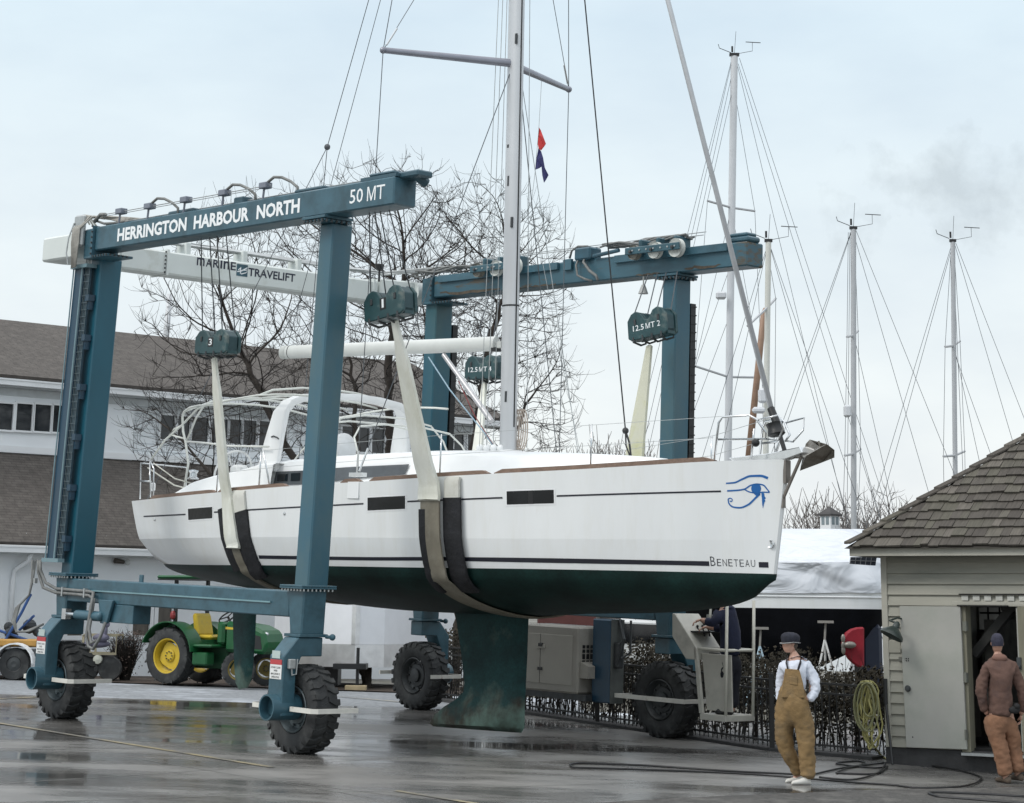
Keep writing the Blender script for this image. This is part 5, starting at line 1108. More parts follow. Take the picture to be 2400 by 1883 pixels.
def band(pts, w, m, name, parent, thick=.02, wd=None, O=(0, 0, 0)):
    mb = MB(off=O); rows = []
    for i, p in enumerate(pts):
        ww = w[i] if hasattr(w, '__len__') else w; d = Vector(wd) if wd else Vector((1, 0, 0))
        t = (pts[min(i+1, len(pts)-1)]-pts[max(i-1, 0)]).normalized(); d = (d - t*d.dot(t)).normalized(); n = t.cross(d).normalized()
        rows.append([p-d*ww/2-n*thick/2, p-n*thick*.8, p+d*ww/2-n*thick/2, p+d*ww/2+n*thick/2, p+n*thick*.8, p-d*ww/2+n*thick/2])
    mb.grid(rows, True); b = len(mb.v); mb.f.append(tuple(range(6))); mb.f.append(tuple(range(b-6, b))); return part(name, mb, m, parent, smooth=50)
def build_sling(lab, nt_px, vt, hu_n, hu_f, ft_px, vf, sleeve_z, wt, wb, far_mat, pads, low):
    n0, f0 = lv(*nt_px, vt), lv(*ft_px, vf); ks = np.linspace(0, 1, 81)
    def along_hull(off, du=0., k0=0., k1=1.): 
        pts = [hull_c(hu_n+du+(hu_f-hu_n)*k, k) for k in ks]; out = []
        for i in range(1, 80):
            if not (k0 <= ks[i] <= k1): continue
            t = pts[i+1]-pts[i-1]; n = Vector((0, t.z, -t.y)); n.normalize()
            if n.dot(pts[i]-Vector((pts[i].x, VC, 3.2))) < 0: n = -n
            out.append(pts[i]+n*off)
        return out
    O = hull_c((hu_n+hu_f)/2, .5); t = thing('sling', lab, 'sling', FRAME @ Matrix.Translation(O), group='lifting slings under the hull')
    H = along_hull(.075); near_ = [p for p in H[:40] if p.z > sleeve_z]; L0 = near_[0]+Vector((0, -.03, 0))
    up_ = [n0.lerp(L0, k) for k in np.linspace(0, 1, 9)]; sl = up_[:-1] + near_ + [Vector((near_[-1].x, near_[-1].y-.01, sleeve_z))]
    L = len(sl); ws = [wt*(.55, .7)[i] if i < 2 else wt+(wb-wt)*min(1, i/L*1.3) for i in range(L)]
    band(sl, ws, M_web, 'sling_sleeve', t, .05, O=O)
    lo_ = [p for p in along_hull(.055, 0, 0, .30) if p.z < sleeve_z+.12] + along_hull(.02, 0, .31, 1.); band(lo_, low, M_webd, 'sling_strap', t, .025, O=O)
    up2 = [H[-1].lerp(f0, k) for k in np.linspace(0, 1, 9)]; band(up2, [wb+(wt*.5-wb)*(i/8) for i in range(9)], far_mat, 'sling_sleeve', t, .05, O=O)
    for du, w_, zt_, k1, tie in pads:
        pp = [p for p in along_hull(.03, du, 0, k1) if p.z < zt_]; band(pp, w_, M_pad, 'chafe_pad', t, .035, O=O)
        if tie: qq = [p for p in along_hull(.032, du, 0, .45) if p.z > zt_-.06]; qq.insert(0, qq[0]+Vector((0, .02, .06))); band(qq, w_*.86, mat('pad_top_cloth', (.58, .58, .53), .8, var=.08, dirt=(.45, .44, .38), dscale=4), 'pad_tie', t, .035, O=O)
    return t
build_sling('sling hanging from block 1, crossing the hull above the keel', (925, 752), .80, 6.98, 7.05, (1522, 812), 6.6, 3.44, .20, .44, M_weby, [(.375, .36, 3.50, .34, True), (-.16, .16, 3.38, .34, False)], .40)
build_sling('stern sling hanging from block 3 near the rudder', (502, 838), .95, 2.25, 3.2, (1136, 893), 6.6, 2.69, .16, .32, M_web, [(-.24, .22, 3.32, .30, False), (.27, .36, 3.28, .32, True)], .2)
# ------------------------------------------------------------------ long shingle-roofed building across the yard
def horiz(px, py): d = Vector(ray(px, py)); d.z = 0; return d.normalized()
BD = horiz(7000, 1440); BNrm = Vector((BD.y, -BD.x, 0)); BP = at(75, 1600, 48.5); BP.z = .95
if BNrm.y > 0: BNrm = -BNrm
BMAT = Matrix(((BD.x, BNrm.x, 0, BP.x), (BD.y, BNrm.y, 0, BP.y), (0, 0, 1, BP.z), (0, 0, 0, 1)))
BI = BMAT.inverted()
def bp(px, py, off): return BI @ onplane(px, py, BP + BNrm*off, BNrm)      # (along, out, up)
bld = thing('building', 'long white two-storey building with brown shingle roofs behind the green tractor', 'building', BMAT)
zg = (bp(75, 1283, .45).z + bp(230, 1286, .45).z)/2; zu0 = (bp(70, 1063, -2.2).z + bp(350, 1086, -2.2).z)/2; zug = (bp(75, 897, -1.8).z + bp(350, 918, -1.8).z)/2; zrg = bp(75, 764, -5.5).z
T0 = -9.; T1 = bp(1168, 985, -1.8).x; TR = bp(962, 850, -5.5).x; TL1 = bp(1140, 1500, 0).x
M_bwall = mat('building_siding_white', (.78, .81, .83), .7, var=.05, vscale=.7, dirt=(.69, .72, .74), dscale=.5)
m_ = MB(); m_.box((T0, -.25, -.3), (TL1, 0, zg-.02)); part('lower_wall', m_, M_bwall, bld)
m_ = MB(); m_.box((T0, -2.45, zu0-.3), (T1-.4, -2.2, zug-.05)); m_.box((T0, -2.2, zu0), (bp(312, 1000, -2.05).x, -2.02, zug-.12)); part('upper_wall', m_, M_bwall, bld)
m_ = MB(); k = 0
for z in np.arange(zu0+.25, zug-.2, .18): m_.box((T0, -2.2, z), (T1-.42, -2.19, z+.012))
part('siding_joint', m_, mat('siding_line', (.40, .44, .46), .8), bld)
def slope(mb, u0, u1, o0, z0, o1, z1, u0b=None, u1b=None, th=.06):
    u0b = u0 if u0b is None else u0b; u1b = u1 if u1b is None else u1b; n = Vector((0, z1-z0, o0-o1)).normalized()
    top = [Vector((u0, o0, z0)), Vector((u1, o0, z0)), Vector((u1b, o1, z1)), Vector((u0b, o1, z1))]; mb.add([p-n*th for p in top]+top, [(3, 2, 1, 0), (4, 5, 6, 7), (0, 1, 5, 4), (1, 2, 6, 5), (2, 3, 7, 6), (3, 0, 4, 7)])
def roof_part(name, u0, u1, o0, z0, o1, z1, u0b=None, u1b=None):
    """roof slab in its own axes so that the courses run with the eave"""
    run = Vector((0, o1-o0, z1-z0)); L = run.length; run.normalize(); nn = Vector((1, 0, 0)).cross(run)
    Mx = Matrix(((1, run.x, nn.x, u0), (0, run.y, nn.y, o0), (0, run.z, nn.z, z0), (0, 0, 0, 1))); u0b = u0 if u0b is None else u0b; u1b = u1 if u1b is None else u1b
    m_ = MB(); m_.hexa([(0, 0, -.08), (u1-u0, 0, -.08), (u1b-u0, L, -.08), (u0b-u0, L, -.08), (0, 0, 0), (u1-u0, 0, 0), (u1b-u0, L, 0), (u0b-u0, L, 0)])
    o = part(name, m_, M_shingle, bld); o.matrix_local = Mx; return o
roof_part('lower_roof', T0, TL1+.4, .42, zg+.03, -2.2, zu0+.02); roof_part('upper_roof', T0, T1+.35, -1.75, zug+.04, -5.5, zrg, None, TR)
roof_part('upper_roof', T0, T1+.35, -9.25, zug+.04, -5.5, zrg, None, TR)
m_ = MB(); m_.add([(T1+.35, -1.75, zug+.04), (T1+.35, -9.25, zug+.04), (TR, -5.5, zrg)], [(0, 1, 2)]); part('roof_hip', m_, M_shingle, bld)
m_ = MB(); m_.path([(T0, -5.5, zrg+.02), (TR, -5.5, zrg+.02)], .06, 6); m_.path([(TR, -5.5, zrg+.02), (T1+.35, -1.75, zug+.06)], .05, 6); part('ridge_cap', m_, mat('ridge_dark', (.035, .03, .028), .9), bld)
m_ = MB()
for z, o, t1 in ((zg, .42, TL1+.4), (zug, -1.75, T1+.3)):
    m_.mark(); m_.box((T0, o-.02, z-.13), (t1, o+.12, z+.02)); m_.box((T0, o+.121, z-.02), (t1, o+.135, z+.02))
part('gutter', m_, M_whitep, bld)
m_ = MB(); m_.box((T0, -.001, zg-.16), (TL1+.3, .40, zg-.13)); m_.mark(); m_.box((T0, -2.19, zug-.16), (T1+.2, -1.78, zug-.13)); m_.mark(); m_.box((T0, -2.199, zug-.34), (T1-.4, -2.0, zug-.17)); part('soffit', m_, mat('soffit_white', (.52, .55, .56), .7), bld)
m_ = MB(); m_.box((T0, -2.199, zu0+.01), (T1-.4, -2.0, zu0+.16)); part('sill_band', m_, M_whitep, bld)
def window(pxs, pyt, pyb, off, fr=.10, mat_=None, curtains=False):
    a = bp(pxs[0], pyt, off); b_ = bp(pxs[1], pyb, off); f = MB()
    for bx in (((a.x-fr, b_.z-fr), (b_.x+fr, b_.z)), ((a.x-fr, a.z), (b_.x+fr, a.z+fr)), ((a.x-fr, b_.z), (a.x, a.z)), ((b_.x, b_.z), (b_.x+fr, a.z))):
        f.box((bx[0][0], off+.001, bx[0][1]), (bx[1][0], off+.06, bx[1][1]))
    w = part('window', f, M_whitep, bld); m_ = MB(); m_.box((a.x, off+.001, b_.z), (b_.x, off+.012, a.z)); part('pane', m_, mat_ or M_pane, w); return w, a, b_
for x0, x1, d in ((-22, 26, 0), (38, 71, 2), (81, 115, 4), (124, 158, 6)): window((x0, x1), 944+d, 1009+d, -2.02, .045)
for x0, x1, d in ((376, 405, 0), (416, 441, 3), (449, 484, 5), (495, 530, 8), (537, 562, 10), (569, 597, 12), (606, 630, 14), (640, 668, 16), (800, 826, 27), (834, 862, 29), (870, 898, 32), (905, 930, 34), (1062, 1084, 44), (1094, 1116, 46)): window((x0, x1), 973+d, 1032+d, -2.2, .05)
M_curt = mat('curtained_pane', (.085, .075, .062), .25, var=.35, vscale=2.5, stretch=(3, 1, .5))
for x0, x1, y0, y1 in ((312, 357, 1395, 1490), (360, 398, 1395, 1490), (905, 928, 1420, 1494), (932, 958, 1420, 1494), (160, 190, 1400, 1490)): window((x0, x1), y0, y1, 0., .10, M_curt)
m_ = MB(); a = bp(48, 1300, .1); m_.path([(a.x+.12, .36, zg-.14), (a.x+.10, .30, zg-.30), (a.x-.10, .08, zg-.50), (a.x-.12, .06, zg-.7), (a.x-.12, .06, .1)], .055, 8); part('downpipe', m_, M_whitep, bld, smooth=True)
m_ = MB(); a = bp(290, 1318, .1); m_.path([(a.x-.25, .12, a.z+.03), (a.x+.0, .10, a.z)], [.06, .045], 10); m_.tube((a.x, .10, a.z), (a.x, 0, a.z+.02), .03); part('flood_lamp', m_, mat('lamp_bronze', (.06, .05, .04), .5), bld)
m_ = MB(); m_.ball((a.x+.08, .13, a.z), .07, 12, 8); part('flood_lamp_lens', m_, mat('lamp_lens', (.55, .57, .56), .2), bld)
for px, h in ((72, .12), (260, .1)): m_ = MB(); q = bp(px, 1283, .45); m_.tube((q.x, .2, zg+.12), (q.x, .2, zg+.30), .03); part('vent_pipe', m_, M_whitep, bld)
# ------------------------------------------------------------------ bare trees
M_bark = mat('winter_bark', (.045, .037, .031), .95, var=.4, vscale=5, bump=.4)
M_twig = mat('winter_twigs', (.024, .020, .017), .95, var=.3, vscale=2)
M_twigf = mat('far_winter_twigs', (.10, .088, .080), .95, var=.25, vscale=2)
def bare_tree(name, lab, base, stems, blobs, n_attr, seed, mt=None, group=None, twig=.006, step=.24, tips=3, rmax=.2, expo=2.25):
    """branches grow towards points scattered in the crown blobs (centre, radii); tips get short upturned twigs"""
    rs = np.random.RandomState(seed); R = random.Random(seed); base = Vector(base); nodes = []; par = []
    def addn(p, q): nodes.append(np.array(p, float)); par.append(q); return len(nodes)-1
    root = addn(base, -1)
    for st in stems:
        q = root
        for p in st:
            a = nodes[q]; L = np.linalg.norm(np.array(p)+np.array(base)-a); k = max(1, int(L/step))
            for i in range(1, k+1): w = rs.normal(0, .03, 3); q = addn(a+(np.array(p)+np.array(base)-a)*i/k+w*(i < k), q)
    A = []
    tot = sum(b_[2] for b_ in blobs)
    for c, r, wt in blobs:
        m = int(n_attr*wt/tot); v = rs.normal(size=(m, 3)); v /= np.linalg.norm(v, axis=1)[:, None]; v *= (rs.rand(m, 1)**.38); A.append(np.array(base)+np.array(c)+v*np.array(r))
    A = np.concatenate(A); N0 = np.array(nodes); D = np.linalg.norm(A[:, None]-N0[None], axis=2); near_ = D.argmin(1); dist = D.min(1)
    kids = {}
    for it in range(90):
        act = dist < 6.; ids = near_[act]
        if not len(ids): break
        acc = {}
        for i, p in zip(ids, A[act]):
            if kids.get(i, 0) >= 3: continue
            v = p-nodes[i]; v = v/ (np.linalg.norm(v)+1e-9); acc[i] = acc.get(i, 0)+v
        new = []
        for i, v in acc.items():
            v = v/(np.linalg.norm(v)+1e-9) + rs.normal(0, .09, 3); prev = nodes[i]-nodes[par[i]] if par[i] >= 0 else np.array([0, 0, 1.]); prev = prev/(np.linalg.norm(prev)+1e-9); v = v*.7+prev*.55; v /= np.linalg.norm(v); kids[i] = kids.get(i, 0)+1; new.append(addn(nodes[i]+v*step, i))
        if not new: break
        P = np.array([nodes[k] for k in new]); D = np.linalg.norm(A[:, None]-P[None], axis=2); dm = D.min(1); ix = D.argmin(1); u_ = dm < dist; dist[u_] = dm[u_]; near_[u_] = np.array(new)[ix[u_]]
        keep = dist > step*1.25; A = A[keep]; dist = dist[keep]; near_ = near_[keep]
        if not len(A): break
    n = len(nodes); ch = [[] for _ in range(n)]
    for i, p in enumerate(par):
        if p >= 0: ch[p].append(i)
    w = [0.]*n
    for i in range(n-1, -1, -1): w[i] = sum(w[c]**expo for c in ch[i])**(1/expo) if ch[i] else twig
    sc = min(1., rmax/w[0]) if w[0] > 0 else 1; trunk = MB(); crown = MB()
    rad = [max(twig*.8, x*(sc if x > twig*3 else 1)) for x in w]
    starts = [(root, c) for c in ch[root]]
    while starts:
        a, c = starts.pop(); pts = [Vector(nodes[a]), Vector(nodes[c])]; rr = [min(rad[a], rad[c]*1.25), rad[c]]; q = c
        while ch[q]:
            nx = max(ch[q], key=lambda k: w[k])
            for o in ch[q]:
                if o != nx: starts.append((q, o))
            pts.append(Vector(nodes[nx])); rr.append(rad[nx]); q = nx
        big = rr[0] > twig*5; (trunk if big else crown).path(pts, rr, 6 if big else 3, cap=False)
        e = pts[-1]; d = (pts[-1]-pts[-2]).normalized()
        for k in range(tips):
            dd = (d + Vector((R.uniform(-.8, .8), R.uniform(-.8, .8), R.uniform(-.3, .6)))).normalized(); L = R.uniform(.18, .5); s0 = e if k == 0 else pts[-min(len(pts), 2)]
            crown.path([s0, s0+dd*L*.5, s0+dd*L*.8+Vector((0, 0, .10*L)), s0+dd*L+Vector((0, 0, .20*L))], [twig*.8, twig*.7, twig*.6, twig*.4], 3, cap=False)
    t = thing(name, lab, 'tree', loc=base, group=group); trunk.off = base; crown.off = base
    part('trunk', trunk, M_bark if mt is None else mt, t, smooth=True); part('crown', crown, mt or M_twig, t); return t
def gpt(px, Y, dz=0): p = at(px, 1500, Y); return Vector((p.x, p.y, gz(p.x, p.y)+dz))
tb = gpt(862, 48.2)
bare_tree('bare_tree', 'big spreading bare tree with several stems in front of the white building', tb, [[(-.2, 0, 1.6), (-1.0, .2, 3.6), (-2.2, .3, 5.6), (-3.0, .3, 7.2)], [(-.05, 0, 1.7), (-.2, -.3, 4.2), (-.5, -.4, 7.0)], [(.1, .1, 1.8), (.35, .3, 4.6), (.3, .2, 7.4), (.6, 0, 9.)], [(-.3, -.2, 1.5), (-1.9, -.6, 3.4), (-3.6, -.6, 4.6)], [(.2, -.1, 2.0), (1.0, -.4, 4.4), (1.6, -.6, 6.5)]],
          [((-1.9, 0, 8.2), (3.6, 2.8, 3.0), 5), ((.3, 0, 9.0), (2.6, 2.6, 3.0), 4), ((-4.1, 0, 5.6), (1.6, 1.8, 1.6), 1.6), ((-1.8, -.4, 6.0), (3.2, 2.0, 1.6), 2)], 7600, 11, step=.20, rmax=.24, twig=.0056, tips=4)
tb2 = gpt(1068, 48.0)
bare_tree('bare_tree', 'bare leaning tree rising behind the far back leg and the mast', tb2, [[(.1, 0, 2.2), (.25, 0, 4.8), (.6, 0, 7.2), (1.0, 0, 9.)], [(.15, .1, 2.6), (.9, .2, 4.8), (1.6, .3, 6.4)], [(.0, -.1, 2.8), (-.5, -.2, 5.2), (-.7, -.2, 7.4)]],
          [((.45, 0, 8.3), (2.1, 2.2, 3.2), 5), ((1.35, 0, 6.3), (1.35, 1.6, 2.0), 2), ((1.3, 0, 9.2), (1.3, 1.3, 1.9), 1.5), ((1.6, 0, 6.6), (1.2, 1.3, 1.5), 1.2)], 4400, 23, step=.20, rmax=.2, twig=.0056, tips=4)
for px, Y, H, rx, s, lab in ((1895, 96, 5.9, 1.55, 3, 'round-crowned bare tree behind the white cupola'), (1975, 90, 5.6, 1.4, 4, 'bare tree between the tall mast and the cupola'), (2075, 84, 6.1, 1.75, 5, 'spreading bare tree just above the edge of the shake roof'), (2150, 92, 5.7, 1.5, 6, 'smaller bare tree low against the shake roof hip'), (1845, 100, 4.9, 1.2, 7, 'low bare tree close to the bow of the white sloop')):
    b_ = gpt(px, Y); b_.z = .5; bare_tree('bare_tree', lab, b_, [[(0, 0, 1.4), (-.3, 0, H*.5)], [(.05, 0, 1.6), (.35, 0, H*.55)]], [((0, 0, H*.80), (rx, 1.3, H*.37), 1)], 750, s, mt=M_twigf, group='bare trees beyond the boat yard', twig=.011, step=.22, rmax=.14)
R2 = random.Random(5); m_ = MB()
for k in range(46):
    px = R2.uniform(1285, 1475) if k < 34 else R2.uniform(1830, 2060); Y = R2.uniform(150, 175); b_ = at(px, 1430, Y); b_.z = .5; h = R2.uniform(12.2, 14.0) if k < 34 else R2.uniform(7.5, 10.2)
    for j in range(9):
        q = Vector((b_.x+R2.uniform(-1.2, 1.2), b_.y+R2.uniform(-1, 1), b_.z)); d = Vector((R2.uniform(-.28, .28), 0, 1)); m_.path([q, q+d*h*.55, q+d*h*.8+Vector((R2.uniform(-.5, .5), 0, 0)), q+d*h*R2.uniform(.9, 1.1)+Vector((R2.uniform(-.9, .9), 0, 0))], [.09, .06, .045, .02], 3, cap=False)
        for l in range(5): p = q+d*h*R2.uniform(.45, .95); e = p + Vector((R2.uniform(-1.4, 1.4), 0, R2.uniform(.8, 2.2))); m_.path([p, e], [.04, .018], 3, cap=False)
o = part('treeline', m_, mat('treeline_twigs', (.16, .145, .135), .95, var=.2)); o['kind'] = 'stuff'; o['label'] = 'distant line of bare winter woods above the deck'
# ------------------------------------------------------------------ masts of the boats laid up beyond the fence
M_mastw = mat('far_mast_white', (.56, .58, .60), .4, var=.04); M_mastg = mat('far_mast_grey', (.42, .435, .45), .4, var=.05)
def far_mast(lab, top, bot, Y, w, spr, stays, ma, tilt_w=(1.3, .8), gear=()):
    B = at(*bot, Y); T = at(*top, Y); G = B + (B-T)*((B.z-.6)/(T.z-B.z)); t = thing('sailboat_mast', lab, 'mast', loc=G, group='masts of the boats laid up beyond the fence')
    m_ = MB(off=G); m_.path([G, B, T], [1, 1, 1], 12, ell=(w, w*.7), up=(1, 0, 0)); part('mast', m_, ma, t, smooth=50)
    P = lambda x, y, dy=0.: at(x, y, Y+dy)
    for (x0, y0, x1, y1, xc, yc) in spr:
        m_ = MB(off=G); m_.path([P(xc, yc), P(x0, y0, -.5)], .035, 6); part('spreader', m_, M_mastg, t); m_ = MB(off=G); m_.path([P(xc, yc), P(x1, y1, .5)], .035, 6); part('spreader', m_, M_mastg, t)
    m_ = MB(off=G)
    for s in stays:
        q = [P(x, y, dy) for x, y, dy in s]
        if len(q) > 2 and all(abs(p[2]) != .5 and abs(p[2]) != .3 for p in s): q = [q[0], q[-1]]
        d = q[-1]-q[-2]; q.append(q[-1] + d*max(0., (q[-1].z-1.2)/max(.2, -d.z))) if d.z < -.2 else None
        m_.path(q, .0085, 3, cap=False)
    part('stay', m_, M_wire, t)
    m_ = MB(off=G); x, y = top; px = lambda d: d*Y/62.
    m_.cbox(T+Vector((0, 0, .02)), (w*2.7, w*1.4, .08)); m_.tube(T, T+Vector((.06, 0, .75)), .006); m_.path([T+Vector((.1, 0, .05)), T+Vector((.55, 0, .14)), T+Vector((.55, 0, .42))], .009, 4); m_.path([T+Vector((.35, 0, .42)), T+Vector((.8, 0, .40))], .014, 4); m_.tube(T+Vector((-.06, 0, .1)), T+Vector((-.06, 0, .28)), .03); m_.path([T+Vector((-.1, 0, .08)), T+Vector((-.45, 0, .22)), T+Vector((-.48, 0, .34))], .012, 4)
    part('masthead_gear', m_, M_black, t)
    for gx, gy, gw, gh in gear: m_ = MB(off=G); c = P(gx, gy, -.25); m_.bbox(c-Vector((gw/2, .12, gh/2)), c+Vector((gw/2, .12, gh/2)), .05); part('mast_box', m_, M_mastw, t)
far_mast('tallest white mast behind the forestay and the open lift end', (1721, 130), (1706, 1075), 62, .108, [(1658, 471, 1769, 495, 1714, 487), (1628, 858, 1786, 885, 1708, 884)],
    [((1716, 135, 0), (1604, 562, -1), (1478, 1075, -2)), ((1716, 140, 0), (1618, 560, -1), (1500, 1075, -2)), ((1714, 180, 0), (1620, 560, -1), (1515, 1075, -2)), ((1724, 136, 0), (1790, 470, 0), (1862, 760, 1), (1960, 1120, 1)), ((1733, 137, 0), (1915, 698, 0), (2052, 1110, 1)), ((1730, 150, 0), (1905, 705, 0), (2020, 1080, 1)),
     ((1721, 210, 0), (1769, 495, .5), (1786, 885, .5), (1790, 1060, .5)), ((1719, 200, 0), (1658, 471, -.5), (1628, 858, -.5), (1615, 1060, -.5)), ((1714, 490, 0), (1628, 858, -.5)), ((1714, 490, 0), (1786, 885, .5)), ((1706, 640, 0), (1560, 1060, 0)), ((1710, 740, 0), (1640, 900, 0), (1590, 1060, 0))], M_mastw, gear=((1690, 693, .30, .22),))
far_mast('cream mast close to the tip of the far lift beam', (1801, 566), (1795, 1050), 57, .078, [(1752, 765, 1818, 690+10, 1800, 720), ],
    [((1801, 566, 0), (1843, 740, 0), (1950, 1085, 0)), ((1801, 566, 0), (1870, 790, 0), (1985, 1100, 0)), ((1800, 570, 0), (1740, 800, 0), (1650, 1060, 0)), ((1800, 570, 0), (1760, 780, 0), (1690, 1060, 0)), ((1801, 600, 0), (1818, 700, .3), (1815, 1050, .3))], mat('far_mast_cream', (.55, .555, .51), .4, var=.05), gear=((1787, 928, .22, .38), (1778, 962, .34, .16)))
far_mast('grey mast standing midway between the bow anchor and the shake roof', (2000, 536), (2001, 1240), 60, .08, [(1985, 790, 2011, 776, 1999, 787), (1980, 1068, 2017, 1053, 2000, 1064)],
    [((1994, 545, 0), (1930, 730, 0), (1840, 975, 0), (1800, 1085, 0)), ((1995, 545, 0), (1938, 730, 0), (1850, 975, 0)), ((1988, 545, 0), (1985, 790, -.3), (1980, 1068, -.3), (1978, 1130, 0)), ((1992, 545, 0), (1990, 900, 0), (1986, 1130, 0)), ((2006, 540, 0), (2082, 720, 0), (2240, 1120, 0)), ((2004, 560, 0), (2060, 820, 0), (2165, 1115, 0)), ((2004, 600, 0), (2011, 776, .3), (2017, 1053, .3), (2014, 1130, 0)), ((2002, 790, 0), (2060, 1060, 0), (2075, 1110, 0)), ((2001, 1000, 0), (2030, 1100, 0))], M_mastg, gear=((1986, 964, .20, .34),))
far_mast('slim grey mast rising above the hip of the shake roof', (2233, 566), (2239, 1120), 61, .07, [(2215, 813, 2250, 800, 2234, 811), (2211, 1070, 2261, 1058, 2238, 1068)],
    [((2230, 575, 0), (2180, 760, 0), (2110, 975, 0), (2070, 1105, 0)), ((2231, 580, 0), (2190, 760, 0), (2122, 975, 0), (2085, 1110, 0)), ((2228, 600, 0), (2215, 813, -.3), (2211, 1070, -.3), (2212, 1130, 0)), ((2240, 570, 0), (2290, 740, 0), (2400, 980, 0)), ((2238, 575, 0), (2290, 800, 0), (2375, 1040, 0)), ((2237, 600, 0), (2250, 800, .3), (2261, 1058, .3), (2262, 1110, 0)), ((2238, 820, 0), (2270, 980, 0), (2295, 1080, 0)), ((2238, 830, 0), (2285, 970, 0), (2322, 1065, 0)), ((2236, 640, 0), (2248, 900, 0), (2256, 1090, 0))], M_mastg)
G = at(1764, 1060, 59); m_ = MB(); m_.path([at(1749, 1130, 59), at(1790, 735, 59), at(1792, 722, 59)], [.10, .085, .03], 8); solo('wooden_spar', m_, mat('varnished_spar', (.30, .19, .13), .5, var=.2), 'slanting brown wooden spar beside the cream mast', 'mast', smooth=True)
# ------------------------------------------------------------------ boat under white shrink wrap, dark hull bottom on stands
CY_ = 45.
P0 = at(1590, 1423, CY_); P1 = at(2150, 1423, CY_); zc1 = P0.z; zc2 = at(1800, 1385, CY_).z; zc3 = at(1900, 1318, CY_).z; zc4 = at(1900, 1241, CY_+1.6).z
cov = thing('covered_boat', 'big boat under white shrink wrap on stands behind the iron fence', 'boat', loc=(P0.x+2.2, CY_, .7)); CO = Vector((P0.x+2.2, CY_, .7))
W2 = (P1.x-P0.x)/2; cx_ = P0.x+W2
def sect(y, k, z): return [(cx_-W2*k, y, z), (cx_+W2*k, y, z)]
m_ = MB(off=CO); rows = []
for y, k in ((0, .93), (.15, .985), (1.2, 1.0), (5, .95), (9, .55), (11, .05)):
    rows.append([Vector((cx_+W2*k*math.copysign(abs(math.sin(a))**.6, math.sin(a)), CY_+y-(.25*(1-abs(math.sin(a))) if y == 0 else 0), zc1+.02)) for a in np.linspace(-math.pi/2, math.pi/2, 15)])
ring0 = [Vector((p.x, p.y, zc1)) for p in rows[0]]
def loop(k, grow=0.):
    pts = []
    for a in np.linspace(0, 2*math.pi, 41)[:-1]:
        s, c = math.sin(a), math.cos(a); pts.append(Vector((cx_ + W2*(1+grow)*k*math.copysign(abs(s)**.45, s), CY_+5.2 - 5.2*(1+grow*.4)*math.copysign(abs(c)**.5, c), 0)))
    return pts
def lift_loop(pts, z, nz=0., sd=0): R = random.Random(sd); return [Vector((p.x, p.y, z+R.uniform(-nz, nz))) for p in pts]
m_ = MB(off=CO); m_.grid([lift_loop(loop(.96), zc1), lift_loop(loop(.985), zc1+.12), lift_loop(loop(1.0), zc2)], True); part('hull_side', m_, M_gel, cov, smooth=True)
m_ = MB(off=CO); m_.grid([lift_loop(loop(1., .006), zc2-.13), lift_loop(loop(1., .012), zc2-.11), lift_loop(loop(1., .006), zc2-.09)], True); part('rub_strip', m_, M_whitep, cov)
m_ = MB(off=CO); sq = lambda k, dy: [Vector((cx_+(p.x-cx_)*k, CY_+5.2+(p.y-CY_-5.2)*(5.2-dy)/5.2, 0)) for p in loop(1.)]
rows = [lift_loop(loop(1, .015), zc2-.02, .05, 3), lift_loop(loop(1., .012), zc2+.15, .02, 2), lift_loop(loop(1., .0), zc3, .02, 1), lift_loop(sq(.97, .9), zc3+(zc4-zc3)*.55, .04, 4), lift_loop(sq(.95, 1.6), zc4, .03, 5), lift_loop(sq(.6, 2.6), zc4+.02, .02, 6)]
m_.grid(rows, True); m_.f.append(tuple(range(len(m_.v)-40, len(m_.v))))
part('shrink_wrap', m_, M_wrap, cov, smooth=60)
m_ = MB(off=CO); m_.grid([lift_loop(loop(.955), zc1-.001), lift_loop(loop(.90), zc1-.25), lift_loop(loop(.70), zc1-.75), lift_loop(loop(.30), zc1-1.15)], True); m_.f.append(tuple(range(len(m_.v)-40, len(m_.v)))); part('hull_bottom', m_, mat('black_bottom_paint', (.003, .0035, .005), .9, var=.4, spec=.1), cov, smooth=True)
a = at(2045, 1470, CY_+.4); m_ = MB(off=CO); m_.bbox((a.x-.22, CY_+.5, .75), (a.x+.22, CY_+1.6, zc1-.3), .08); part('skeg', m_, mat('navy_bottom', (.006, .012, .03), .5), cov)
m_ = MB(); rk = [(1975, 1508), (1978, 1494), (1985, 1483), (1996, 1475), (2010, 1471), (2026, 1470), (2026, 1566), (2014, 1564), (2001, 1556), (1990, 1545), (1981, 1530), (1976, 1518)]; pp = [at(x, y, CY_-.9) for x, y in rk]; m_.prism(pp, (0, .25, 0)); rkeel = solo('red_keel', m_, mat('red_bottom_paint', (.22, .014, .024), .6, var=.25, spec=.25), 'red painted keel and propeller under the shrink-wrapped boat', 'keel', bevel=.03)
m_ = MB(); c = at(1992, 1512, CY_-.98); m_.ball(c, .10, 10, 8, (1.3, .8, .7)); 
for k in range(3): m_.ball(c+Vector((-.1, 0, 0))+Vector((0, .02, 0))+Vector((.02, 0, .12*math.cos(k*2.1)))+Vector((-.05, 0, .05*math.sin(k*2.1))), .09, 8, 6, (.5, .3, 1.))
part('propeller', m_, mat('dull_bronze', (.20, .19, .17), .4, metal=.5), rkeel, smooth=True)
